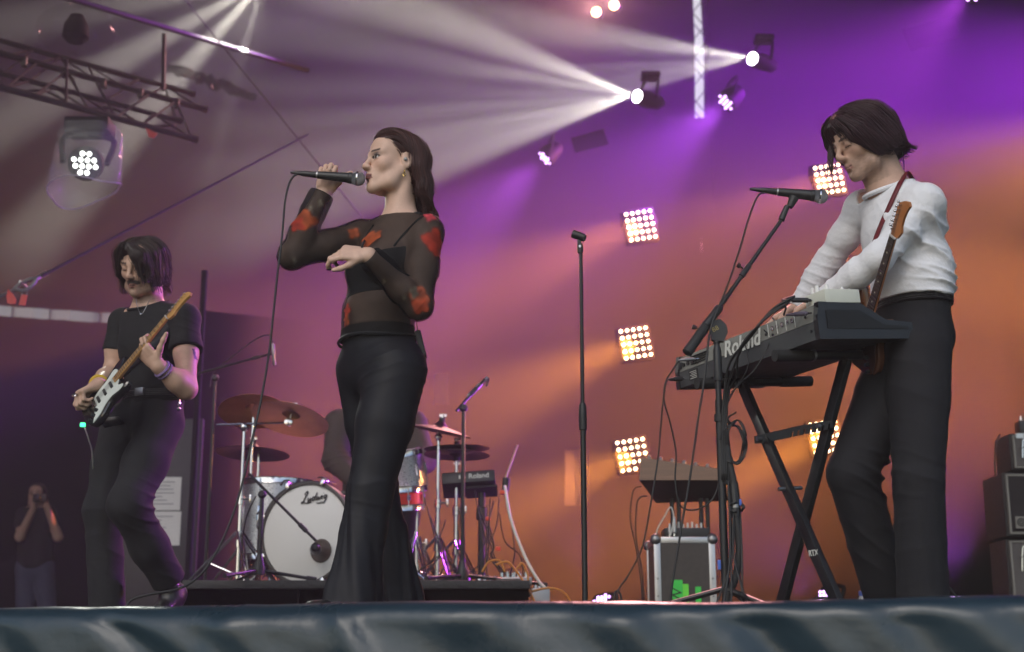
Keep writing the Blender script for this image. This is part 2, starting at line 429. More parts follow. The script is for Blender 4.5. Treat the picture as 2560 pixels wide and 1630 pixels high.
# guy wires
M_pole_ = mat("dull_wire", (.01, .01, .012), .8, spec=.1)
gw = thing("guy_strap", "taut grey strap rising from a shackle with two red tags", "strap", P(60, 712, 8.6))
obj("strap", tube([P(104, 690, 8.6), P(770, 336, 10.6)], lambda s_: .011 - .004 * s_, 8), mat("grey_strap", (.02, .02, .025), .7, noise=(40, .2)), gw)
obj("ferrule", cyl(P(90, 697, 8.6), P(118, 682, 8.65), .016, n=10), M_alu, gw)
obj("shackle", join(tube(spline([P(92, 695, 8.6), P(70, 700, 8.6), P(48, 712, 8.6), P(36, 722, 8.6)]), .013, 8), tube(spline([P(92, 697, 8.6), P(82, 712, 8.6), P(62, 726, 8.6), P(40, 724, 8.6)]), .012, 8),
     cyl(P(50, 703, 8.55), P(66, 718, 8.65), .009, n=8), tube([P(40, 722, 8.6), P(-40, 760, 8.6)], .01, 6)), M_steel, gw)
M_red = mat("red_tag", (.62, .05, .045), .55, noise=(20, .2))
def quad_tag(pts, d, th=.006):
    a = [P(x, y, d) for x, y in pts]; n = len(a); b = [q + V(0, th, 0) for q in a]
    return a + b, [tuple(range(n)), tuple(reversed(range(n, 2 * n)))] + [(i, n + i, n + (i + 1) % n, (i + 1) % n) for i in range(n)]
obj("red_tag", quad_tag([(20, 723), (16, 740), (18, 757), (26, 760), (38, 759), (40, 748), (32, 735)], 8.58), M_red, gw)
obj("red_tag", quad_tag([(53, 736), (68, 737), (63, 763), (47, 762)], 8.58), M_red, gw)
obj("cord", join(cyl(P(54, 722, 8.58), P(55, 738, 8.58), .003, n=5), cyl(P(68, 720, 8.58), P(67, 738, 8.58), .003, n=5)), M_steel, gw)
tag(obj("guy_wire", tube([P(430, -40, 12), P(935, 580, 12.5)], .006, 6), mat("grey_strap")), "thin steel wire crossing behind the singer's head", "wire")
tag(obj("red_rag", quad_tag([(364, 320), (372, 342), (384, 345), (393, 333), (380, 327)], 10.2), M_red), "small red cloth tied under the lowest rig tube", "tag")
# paper sheets on a dark board behind the guitarist
bd = thing("notice_board", "dark upright board with taped paper sheets behind the guitarist", "board", (P(390, 1300, 10.3).x, 10.3, 0))
bx = P(390, 1300, 10.3).x
obj("panel", box((bx, 10.35, .85), (.6, .05, 1.7), bev=.01), M_blackmetal, bd)
M_papertext = mat("grey_print", (.3, .3, .33), .8)
for (x0, y0, x1, y1) in ((352, 1192, 453, 1275), (356, 1278, 452, 1363)):
    a, b = P(x0, y1, 10.3), P(x1, y0, 10.3)
    pp = obj("paper_sheet", box(((a.x + b.x) / 2, 10.318, (a.z + b.z) / 2), (b.x - a.x, .006, b.z - a.z)), M_paper, bd, None)
    for k in range(7):
        w = (b.x - a.x) * random.uniform(.3, .75)
        obj("print_line", box((a.x + .03 + w / 2, 10.3125, b.z - (b.z - a.z) * (.15 + .11 * k)), (w, .003, .006)), M_papertext, pp, None)
# faint pale hanging panels behind the lamps
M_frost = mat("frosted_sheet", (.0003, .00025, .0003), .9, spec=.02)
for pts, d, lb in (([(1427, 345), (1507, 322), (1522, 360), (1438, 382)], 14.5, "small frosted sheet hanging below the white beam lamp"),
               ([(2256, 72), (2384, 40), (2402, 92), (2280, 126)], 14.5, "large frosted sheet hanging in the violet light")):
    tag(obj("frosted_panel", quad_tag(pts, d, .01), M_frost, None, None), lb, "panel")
# side walls of the stage tent
struct("side_wall", box((-9.35, 10.6, 4.6), (.1, 13.6, 9.4)), M_roof)
struct("side_wall", box((9.35, 10.6, 4.6), (.1, 13.6, 9.4)), M_roof)

# black flat added to block lamp light and keep the left wing dark
wf = thing("light_block_flat", "tall black flat added to block light, standing in depth behind the notice board", "light blocker", (-2.62, 13.6, 0))
for k in range(4):
    a = Vector((-2.74, 10.45, 0)).lerp(Vector((-2.5, 16.9, 0)), k / 4); b = Vector((-2.74, 10.45, 0)).lerp(Vector((-2.5, 16.9, 0)), (k + 1) / 4); dd = (b - a).normalized()
    obj("flat_panel", prism([(0, 0), ((b - a).length - .01, 0), ((b - a).length - .01, 2.6 + 1.5 * (k + 1) / 4), (0, 2.6 + 1.5 * k / 4)], a, dd, (0, 0, 1), .04), M_drape, wf, None)
# ================================================================ stage lamps
M_lampbody = mat("lamp_body", (.0008, .0008, .001), .7, spec=.12)
AMB = (1.0, .72, .32)
E_amb = mat("amber_led", (.9, .7, .4), .4, emit=(1.0, .84, .54), estr=8)
E_white = mat("white_lens", (.9, .9, .9), .3, emit=(1, .98, .94), estr=30)
E_violet = mat("violet_led", (.8, .6, .9), .4, emit=(.74, .42, 1.0), estr=5)
E_orange = mat("orange_lens", (.9, .6, .4), .4, emit=(1, .62, .25), estr=9)
E_cool = mat("cool_led", (.9, .9, .9), .4, emit=(.95, 1, .93), estr=5)
ORG = (1.0, .36, .10); VIO = (.50, .08, 1.0); WHT = (1.0, .95, .80)

def lamp_panel(px, py, d, label, power, aim, cone, col=(1, .27, .05)):
    """5 x 5 lamp matrix facing the front-left"""
    c = P(px, py, d); t = thing("lamp_panel", label, "stage light", c - V(0, 0, .2), "five by five amber lamp panels")
    X = (P(px + 30, py - 4.7, d + .02) - P(px - 30, py + 4.7, d - .02)).normalized()
    Yv = (P(px - 7, py - 35, d) - P(px + 7, py + 35, d)).normalized(); Yv = (Yv - X * Yv.dot(X) * .2).normalized()
    N = X.cross(Yv).normalized()
    sp = 16.6 * d / FPX
    Mx = Matrix((X, N, Yv)).transposed()
    obj("housing", box(c - N * .05, (sp * 5.3, .08, sp * 5.6), Mx, .01), M_lampbody, t)
    for i in range(5):
        for j in range(5):
            q = c + X * ((i - 2) * sp) + Yv * ((j - 2) * sp * 1.08)
            obj("lamp", lathe(q - N * .01, N, [(0, sp * .21), (.01, sp * .20), (.016, sp * .13), (.018, .001)], 12), E_amb, t)
    obj("yoke", tube([c - X * sp * 2.9 - N * .05, c - X * sp * 2.9 - N * .05 + V(0, .1, .14), c + X * sp * 2.9 - N * .05 + V(0, .1, .14), c + X * sp * 2.9 - N * .05], .012, 6), M_lampbody, t)
    spot(t, c + N * .06, aim, power, col, cone, .85, .12)
    return t
AO = (-.86, -.03, -.40)
lamp_panel(1602, 563, 14, "amber lamp panel level with the empty mic stand clip", 3700, AO, 38, (1, .29, .08))
lamp_panel(1590, 857, 14, "amber lamp panel beside the middle of the empty mic stand", 4400, AO, 38, (1, .32, .035))
lamp_panel(1582, 1137, 14, "amber lamp panel behind the small wooden synthesizer", 4000, AO, 38, (1, .32, .03))
lamp_panel(2074, 447, 14, "amber lamp panel behind the keyboard player's face", 2400, AO, 38, (1, .28, .10))
lamp_panel(2064, 1092, 14, "amber lamp panel behind the keyboard stand brace", 4200, AO, 36, (1, .32, .03))
lamp_panel(2880, 300, 14, "amber lamp panel high on the amplifier side", 8200, (-.82, .30, -.36), 64, (1, .33, .11))
lamp_panel(2920, 690, 14, "amber lamp panel above the amplifier stack", 7200, (-.82, .30, -.20), 74, (1, .30, .08))
lamp_panel(2900, 1060, 13.5, "amber lamp panel low beside the amplifier stack", 3400, (-.84, .2, -.06), 66, (1, .28, .09))

def moving_head(px, py, d, label, rays, lens_px=17, power=3000, dd=2.2):
    """lens facing left and forward; gobo rays as narrow spots from the same lens"""
    c = P(px, py, d); t = thing("moving_head_light", label, "stage light", c, "moving heads with white beams")
    N = Vector((-.75, -.65, -.05)).normalized(); r = lens_px * d / FPX
    obj("housing", lathe(c + N * .02, -N, [(0, r * 1.12), (.03, r * 1.25), (.16, r * 1.35), (.3, r * 1.2), (.36, r * .7)], 20), M_lampbody, t)
    obj("lens", lathe(c + N * .0, N, [(0, r), (.03, r * .95), (.05, r * .6), (.056, .002)], 20), E_white, t)
    s = N.cross(V(0, 0, 1)).normalized()
    obj("yoke", tube(spline([c - N * .15 + s * r * 1.6, c - N * .18 + s * r * 1.5 + V(0, 0, .22), c - N * .18 - s * r * 1.5 + V(0, 0, .22), c - N * .15 - s * r * 1.6], 5), .016, 8), M_lampbody, t)
    obj("base", box(c - N * .18 + V(0, 0, .27), (.2, .18, .06), bev=.02), M_lampbody, t)
    for (tx, ty, pw, deg) in rays:          # aim points in the picture, on a plane nearer the front
        q = P(tx, ty, d + dd)
        spot(t, c + N * .07, q - c, power * pw, WHT, deg * 1.6, 1.0, .02)
    return t
moving_head(1885, 148, 13.5, "white beam moving head beside the lattice tower", [(1000, 15, 1.1, 7.5), (1000, 105, .3, 4), (1000, 215, .8, 4), (1000, 300, .9, 5), (1000, 385, .8, 5), (900, 150, .04, 24)], 17, 15000)
moving_head(1597, 242, 13.5, "white beam moving head on the singer's side of the lattice tower", [(800, -60, 1.2, 8), (800, 100, .8, 5), (800, 225, .35, 3), (800, 305, .7, 4), (800, 400, 1.0, 6), (800, 520, 1.1, 8), (900, 250, .04, 32)], 17, 17500)
moving_head(675, -40, 12.5, "white beam moving head above the singer at the roof", [(60, 60, .6, 7), (250, 190, 1.1, 7), (345, 325, 1.3, 8), (520, 480, .35, 6), (450, 200, .03, 60)], 17, 12500, 1.6)

def par_can(px, py, d, label, N, r, power, cone, leds=3, col=VIO, em=None, group="violet wash lamps"):
    c = P(px, py, d); N = Vector(N).normalized(); t = thing("wash_light", label, "stage light", c - V(0, 0, r), group)
    s, u, _ = frame_of(N)
    obj("housing", lathe(c, -N, [(0, r), (.0, r * 1.06), (.08, r * 1.06), (.2, r * .8), (.24, r * .3)], 20), M_lampbody, t)
    obj("rim", torus(c, N, r, r * .07, 24, 6), M_lampbody, t)
    k = 0
    for a in range(-2, 3):
        for b in range(-2, 3):
            x = (a + .5 * (b % 2)) * r * .44; y = b * r * .38
            if math.hypot(x, y) < r * .82: obj("led", lathe(c + s * x + u * y + N * .004, N, [(0, r * .115), (.01, r * .10), (.013, .001)], 8), em or E_violet, t)
    obj("yoke", tube(spline([c + s * r * 1.15 - N * .06, c + s * r * 1.2 - N * .1 + V(0, 0, r * 1.5), c - s * r * 1.2 - N * .1 + V(0, 0, r * 1.5), c - s * r * 1.15 - N * .06], 4), .014, 6), M_lampbody, t)
    spot(t, c + N * .05, N, power, col, cone, .9, .1)
    return t
par_can(1815, 255, 14, "violet wash lamp below the lattice tower", (-.64, -.15, -.6), .115, 1300, 60, col=(.5, .08, 1))
par_can(1363, 395, 14.5, "small violet wash lamp above the empty mic stand", (-.7, -.1, -.7), .1, 1000, 60, col=(.55, .08, 1))
par_can(2425, -20, 13.5, "violet wash lamp at the roof above the keyboard player", (-.7, -.2, -.66), .13, 700, 60, col=(.58, .06, 1))
par_can(3480, 110, 13, "violet wash lamp high on the amplifier side", (-.90, .36, .02), .13, 19000, 35, col=(.46, .03, 1))
par_can(1150, -90, 12.5, "violet wash lamp at the roof behind the singer", (-.95, .05, -.16), .13, 420, 44, col=(.62, .12, 1))
par_can(3150, 150, 9.0, "violet lamp added off-frame on the amplifier side to rim-light the performers", (-.84, -.34, -.34), .13, 520, 30, col=(.6, .12, 1))  # added out of view for a violet rim on the performers
par_can(3300, 620, 9.5, "amber lamp added off-frame on the amplifier side to rim-light the performers", (-.88, -.30, -.16), .12, 260, 30, col=(1, .42, .14), em=E_orange)  # out-of-view lamp added for an amber edge on the performers
par_can(2062, 1490, 9.5, "violet floor lamp behind the keyboard stand's foot", (-.7, -.45, .55), .075, 110, 75)
par_can(1505, 1500, 11, "violet floor lamp beside the empty mic stand's foot", (-.35, -.4, .8), .08, 100, 60)
par_can(2380, 1500, 12.5, "violet floor lamp behind the amplifier stack", (-.1, -.3, .95), .08, 420, 70)
def bare_lamp(px, py, d, label, N):
    c = P(px, py, d); t = thing("blinder_lamp", label, "stage light", c, "orange lamps at the top of the backdrop"); N = Vector(N).normalized()
    obj("housing", lathe(c, -N, [(0, .062), (.1, .06), (.16, .03)], 20), M_lampbody, t)
    obj("bulb", lathe(c, N, [(-.004, .056), (.02, .05), (.032, .02), (.034, .001)], 20), E_orange, t)
    spot(t, c + N * .05, N, 240, (1, .42, .42), 110, 1, .05)
bare_lamp(1491, 30, 14.5, "orange round lamp, lower one of the pair at the roof", (-.35, -.9, -.2))
bare_lamp(1535, 13, 14.5, "orange round lamp, upper one of the pair at the roof", (-.35, -.9, -.2))

# moving head under a clear rain cover, hung from the lighting bar
def bagged():
    d = 8.8; c = P(212, 408, d); t = thing("bagged_moving_head", "moving head with glowing white lenses under a clear plastic rain cover", "stage light", P(212, 455, d))
    N = Vector((.18, -.93, -.32)).normalized(); s, u, _ = frame_of(N)
    obj("head", lathe(c + N * .0, -N, [(0, .1), (.0, .112), (.08, .118), (.2, .1), (.24, .05)], 24), M_lampbody, t)
    for rr, (row, off) in enumerate(((2, 1.5), (4, .5), (4, -.5), (2, -1.5))):
        for i in range(row):
            q = c + s * ((i - (row - 1) / 2 + (.12 if rr % 2 else -.12)) * .043) + u * (off * .042) + N * .003
            obj("lens", lathe(q, N, [(0, .0155), (.008, .0145), (.012, .001)], 12), E_cool, t)
    obj("yoke", tube(spline([c + s * .14, c + s * .15 + V(0, .05, .2), c - s * .15 + V(0, .05, .2), c - s * .14], 5), .02, 8), M_lampbody, t)
    obj("base", box(c + V(0, .05, .27), (.3, .2, .1), bev=.02), M_lampbody, t)
    # the bag: wavy open-ended hood
    v = []; f = []; n, m = 48, 22
    for j in range(m + 1):
        h = j / m
        for i in range(n):
            a = 2 * math.pi * i / n
            rad = (.205 + .03 * h) * (1 + .05 * math.sin(5 * a + 3 * h) + (.05 * random.uniform(-1, 1) if h < .55 else .015 * random.uniform(-1, 1)))
            if h < .08: rad *= .9
            z = .27 - .44 * h + .05 * h * math.sin(a + 2.2) + .035 * h * math.sin(2 * a)
            v.append(c + V(rad * math.cos(a), rad * .8 * math.sin(a) + .05, z))
    for j in range(m):
        for i in range(n): f.append((j * n + i, (j + 1) * n + i, (j + 1) * n + (i + 1) % n, j * n + (i + 1) % n))
    mb = mat("rain_cover", (.5, .5, .54), .1, spec=1.0, alpha=.22)
    obj("rain_cover", (v, f), mb, t, True)
    rim = [v[m * n + i] for i in range(n)] + [v[m * n]]
    obj("cover_hem", tube(rim, .005, 5, False), mat("cover_hem", (.5, .48, .55), .25, alpha=.6), t)
    spot(t, c + N * .05, N + V(.2, 0, -.1), 22, (.95, 1, .9), 75, 1, .06)
    # second cover further up, mostly out of the light
    return t
bagged()
def upper_bag():
    d = 10.0; c = P(190, 75, d); t = thing("bagged_lamp", "unlit lamp in a dark plastic bag under the topmost roof pipe", "stage light", P(190, 130, d))
    obj("head", lathe(c + V(0, 0, .14), (0, 0, -1), [(.02, .05), (.1, .09), (.2, .1), (.24, .06)], 20), mat("matt_black_lamp", (.001, .001, .001), .8, spec=.1), t)
    v, f = ball(c, .27, 28, 14, (1.1, .9, .72)); v = [q + Vector((random.uniform(-1, 1), random.uniform(-1, 1), random.uniform(-1, 1))) * .014 for q in v]
    obj("plastic_bag", (v, f), mat("thin_dark_bag", (.05, .05, .06), .2, spec=.6, alpha=.12), t, True)
upper_bag()

# ================================================================ haze in the air
hz = struct("haze", box((0, 7.9, 3.6), (20.4, 21.0, 12.4)), None)
hm = bpy.data.materials.new("haze_air"); hm.use_nodes = True; nt = hm.node_tree
nt.nodes.remove(nt.nodes["Principled BSDF"]); pv = nt.nodes.new("ShaderNodeVolumePrincipled")
pv.inputs["Color"].default_value = (.92, .92, .92, 1); pv.inputs["Density"].default_value = .0055; pv.inputs["Anisotropy"].default_value = .15
nt.links.new(pv.outputs[0], nt.nodes["Material Output"].inputs["Volume"]); hz.data.materials.append(hm)
hz['kind'] = 'stuff'
# ================================================================ people: smooth solids meshed from distance fields
f32 = np.float32
def A3(p): return np.array((p[0], p[1], p[2]), f32)
class Solid:
    """blended solid: primitives are joined with a soft minimum and meshed as one surface"""
    def __init__(self): self.p = []
    def cap(self, a, b, ra, rb=None, k=.02, op='+'):
        self.p.append(('c', A3(a), A3(b), float(ra), float(ra if rb is None else rb), k, op)); return self
    def chain(self, pts, rad, k=.02, op='+'):
        for i in range(len(pts) - 1): self.cap(pts[i], pts[i + 1], rad[i], rad[i + 1], k, op)
        return self
    def ell(self, c, r, M=None, k=.02, op='+'):
        self.p.append(('e', A3(c), np.array(r, f32), np.array(M if M is not None else np.eye(3), f32), k, op)); return self
    def ecap(self, a, b, r0, r1, side, k=.02, op='+'):
        self.p.append(('l', A3(a), A3(b), np.array(r0, f32), np.array(r1, f32), A3(side), k, op)); return self
    def cut(self, c, n, rad):
        self.p.append(('x', A3(c), A3(Vector(n).normalized()), float(rad))); return self
    @staticmethod
    def dist(q, X, Y, Z):
        t = q[0]
        if t == 'c':
            _, a, b, ra, rb = q[:5]; ba = b - a; L2 = max(float(ba @ ba), 1e-9)
            px, py, pz = X - a[0], Y - a[1], Z - a[2]
            h = np.clip((px * ba[0] + py * ba[1] + pz * ba[2]) / L2, 0, 1)
            return np.sqrt((px - ba[0] * h) ** 2 + (py - ba[1] * h) ** 2 + (pz - ba[2] * h) ** 2) - (ra + (rb - ra) * h)
        if t == 'e':
            _, c, r, M = q[:4]; px, py, pz = X - c[0], Y - c[1], Z - c[2]
            u = [(px * M[0, i] + py * M[1, i] + pz * M[2, i]) for i in range(3)]
            k0 = np.sqrt(sum((u[i] / r[i]) ** 2 for i in range(3))); k1 = np.sqrt(sum((u[i] / r[i] ** 2) ** 2 for i in range(3))) + 1e-6
            return k0 * (k0 - 1) / k1
        if t == 'l':
            _, a, b, r0, r1, s = q[:6]; ba = b - a; L = float(np.sqrt(ba @ ba)); ax = ba / L
            s = s - ax * float(s @ ax); s = s / np.sqrt(s @ s); fr = np.cross(ax, s)
            px, py, pz = X - a[0], Y - a[1], Z - a[2]
            w = px * ax[0] + py * ax[1] + pz * ax[2]; h = np.clip(w / L, 0, 1); w = w - h * L
            h = h * h * (3 - 2 * h) if False else h
            u = px * s[0] + py * s[1] + pz * s[2]; v = px * fr[0] + py * fr[1] + pz * fr[2]
            rx = r0[0] + (r1[0] - r0[0]) * h; ry = r0[1] + (r1[1] - r0[1]) * h; rw = np.minimum(rx, ry)
            k0 = np.sqrt((u / rx) ** 2 + (v / ry) ** 2 + (w / rw) ** 2); k1 = np.sqrt((u / rx ** 2) ** 2 + (v / ry ** 2) ** 2 + (w / rw ** 2) ** 2) + 1e-6
            return k0 * (k0 - 1) / k1
    @staticmethod
    def bounds(q):
        if q[0] == 'c': lo = np.minimum(q[1] - q[3], q[2] - q[4]); hi = np.maximum(q[1] + q[3], q[2] + q[4])
        elif q[0] == 'e': m = q[2].max(); lo = q[1] - m; hi = q[1] + m
        elif q[0] == 'l': m = max(q[3].max(), q[4].max()); lo = np.minimum(q[1], q[2]) - m; hi = np.maximum(q[1], q[2]) + m
        else: lo = q[1] - q[3]; hi = q[1] + q[3]
        return lo, hi
    def apply(self, D, q, X, Y, Z):
        if q[0] == 'x':
            d = (X - q[1][0]) * q[2][0] + (Y - q[1][1]) * q[2][1] + (Z - q[1][2]) * q[2][2]
            w = ((X - q[1][0]) ** 2 + (Y - q[1][1]) ** 2 + (Z - q[1][2]) ** 2) < q[3] ** 2
            return np.where(w, np.maximum(D, d), D)
        d = self.dist(q, X, Y, Z); k, op = q[-2], q[-1]
        if op == '+':
            h = np.maximum(k - np.abs(D - d), 0) / k; return np.minimum(D, d) - h * h * k * .25
        h = np.maximum(k - np.abs(D + d), 0) / k; return np.maximum(D, -d) + h * h * k * .25
    def at(self, pts):
        D = np.full(len(pts), .3, f32)
        for q in self.p: D = self.apply(D, q, pts[:, 0], pts[:, 1], pts[:, 2])
        return D
    def mesh(self, h, pad=.02):
        B = [self.bounds(q) for q in self.p if q[0] != 'x' and q[-1] == '+']
        lo = np.min([b[0] for b in B], 0) - pad; hi = np.max([b[1] for b in B], 0) + pad
        n = np.ceil((hi - lo) / h).astype(int) + 1; D = np.full(n, .3, f32)
        ax = [lo[i] + h * np.arange(n[i], dtype=f32) for i in range(3)]
        for q in self.p:
            a, b = self.bounds(q); m = (q[-2] if q[0] != 'x' else 0) + .02
            i0 = np.maximum(0, np.floor((a - m - lo) / h).astype(int)); i1 = np.minimum(n, np.ceil((b + m - lo) / h).astype(int) + 1)
            if (i1 <= i0).any(): continue
            s = tuple(slice(i0[i], i1[i]) for i in range(3))
            X = ax[0][s[0]][:, None, None]; Y = ax[1][s[1]][None, :, None]; Z = ax[2][s[2]][None, None, :]
            D[s] = self.apply(D[s], q, X, Y, Z)
        return surface_nets(D, lo.astype(np.float64), h)
def surface_nets(D, lo, h):
    S = D < 0
    c = S[:-1, :-1, :-1].astype(np.int8)
    tot = np.zeros_like(c)
    offs = [(i, j, k) for i in (0, 1) for j in (0, 1) for k in (0, 1)]
    n0, n1, n2 = D.shape
    for i, j, k in offs: tot += S[i:n0 - 1 + i, j:n1 - 1 + j, k:n2 - 1 + k]
    act = np.argwhere((tot > 0) & (tot < 8)); idx = np.full(c.shape, -1, np.int32); idx[act[:, 0], act[:, 1], act[:, 2]] = np.arange(len(act))
    val = {o: D[act[:, 0] + o[0], act[:, 1] + o[1], act[:, 2] + o[2]].astype(np.float64) for o in offs}
    acc = np.zeros((len(act), 3)); cnt = np.zeros(len(act))
    for o in offs:
        for a in range(3):
            if o[a] == 0:
                o2 = tuple(1 if i == a else o[i] for i in range(3)); v0, v1 = val[o], val[o2]
                m = (v0 < 0) != (v1 < 0); t = np.where(m, v0 / np.where(m, v0 - v1, 1), 0)
                pt = np.tile(np.array(o, float), (len(act), 1)); pt[:, a] = t
                acc += pt * m[:, None]; cnt += m
    V_ = lo + h * (act + acc / cnt[:, None]); Fs = []
    for a in range(3):
        b, c_ = (a + 1) % 3, (a + 2) % 3
        sl0 = [slice(None)] * 3; sl1 = [slice(None)] * 3; sl0[a] = slice(0, -1); sl1[a] = slice(1, None)
        s0, s1 = S[tuple(sl0)], S[tuple(sl1)]
        e = np.argwhere(s0 != s1); e = e[(e[:, b] > 0) & (e[:, c_] > 0) & (e[:, b] < D.shape[b] - 1) & (e[:, c_] < D.shape[c_] - 1)]
        if not len(e): continue
        def cell(db, dc):
            q = e.copy(); q[:, b] += db; q[:, c_] += dc; return idx[q[:, 0], q[:, 1], q[:, 2]]
        q = np.stack([cell(-1, -1), cell(0, -1), cell(0, 0), cell(-1, 0)], 1)
        fl = s0[e[:, 0], e[:, 1], e[:, 2]]; q[~fl] = q[~fl][:, ::-1]; Fs.append(q)
    return V_, np.concatenate(Fs)
def vnormals(v, f):
    n = np.zeros_like(v); a = np.cross(v[f[:, 2]] - v[f[:, 0]], v[f[:, 3]] - v[f[:, 1]])
    for i in range(4): np.add.at(n, f[:, i], a)
    return n / (np.linalg.norm(n, axis=1, keepdims=True) + 1e-9)
_rs = np.random.RandomState(11); _nd = _rs.normal(size=(24, 3)); _nd /= np.linalg.norm(_nd, axis=1, keepdims=True); _np = _rs.uniform(0, 6.28, 24)
def noise3(p, f, o=0):
    s = 0
    for i in range(8): s = s + np.sin(p @ _nd[(i + o) % 24] * f * (1 + .17 * i) + _np[(i + o) % 24])
    return s / 4.0
def folds(v, n, specs):
    """specs: (centre, axis, wavelength, amplitude, radius): cloth folds across the axis, fading with distance"""
    d = np.zeros(len(v))
    for i, (c, ax, wl, am, rad) in enumerate(specs):
        q = v - np.array(A3(c)); a = np.array(A3(Vector(ax).normalized())); r2 = (q ** 2).sum(1) / rad ** 2
        m = r2 < 6; qq = q[m]; vv = v[m]; ph = qq @ a * 3.1416 / wl + 1.9 * noise3(vv, 8.0, i) + .5 * noise3(vv, 21, i + 2) + i
        w = (1 - np.abs(np.sin(ph))) ** 2 - .3
        d[m] += am * np.exp(-r2[m]) * w * np.clip(.55 + .9 * noise3(vv, 11, i + 5), 0, 1.3)
    return v + n * d[:, None]
def hand(S, w, F_, N_, thumb_side, curls, sc=1.0, thumb=None, k=.006):
    """w wrist, F_ wrist->knuckles, N_ the way the palm faces, thumb_side +-1 along F x N; curls = 4 x (a,b,c) degrees"""
    F_ = Vector(F_).normalized(); N_ = Vector(N_); N_ = (N_ - F_ * N_.dot(F_)).normalized(); T = F_.cross(N_) * thumb_side; w = Vector(w)
    S.ecap(w - F_ * .01 * sc, w + F_ * .03 * sc, (.026 * sc, .019 * sc), (.034 * sc, .016 * sc), T, .02)
    S.ecap(w + F_ * .03 * sc, w + F_ * .082 * sc, (.034 * sc, .016 * sc), (.038 * sc, .012 * sc), T, .012)
    offs = (.029, .010, -.010, -.028); lens = ((.044, .026, .020), (.049, .030, .021), (.045, .028, .020), (.035, .021, .017)); rd = (.0088, .0090, .0086, .0076)
    tips = []
    for i in range(4):
        p = w + F_ * ((.086 - .006 * abs(i - 1)) * sc) + T * (offs[i] * sc); ang = 0
        base = p - F_ * .03 * sc; S.cap(base, p, rd[i] * 1.15 * sc, rd[i] * 1.12 * sc, k * 1.5)
        for j in range(3):
            ang += R(curls[i][j]); d = F_ * math.cos(ang) + N_ * math.sin(ang) + T * (offs[i] * (1.2 if ang < 1 else -.6))
            q = p + d.normalized() * lens[i][j] * sc; S.cap(p, q, rd[i] * (1.05 - .09 * j) * sc, rd[i] * (.96 - .09 * j) * sc, k); p = q
        tips.append(p)
    tp = thumb or ((.55, .75, .25), (.75, .35, .5), (.8, .0, .6))
    p = w + F_ * .022 * sc + T * .024 * sc
    for j, (L, r0, r1) in enumerate(((.042, .0145, .0115), (.034, .0112, .0098), (.028, .0098, .0078))):
        a, b, c = tp[j]; d = (F_ * a + T * b + N_ * c).normalized(); q = p + d * L * sc; S.cap(p, q, r0 * sc, r1 * sc, k * 1.4); p = q
    return tips
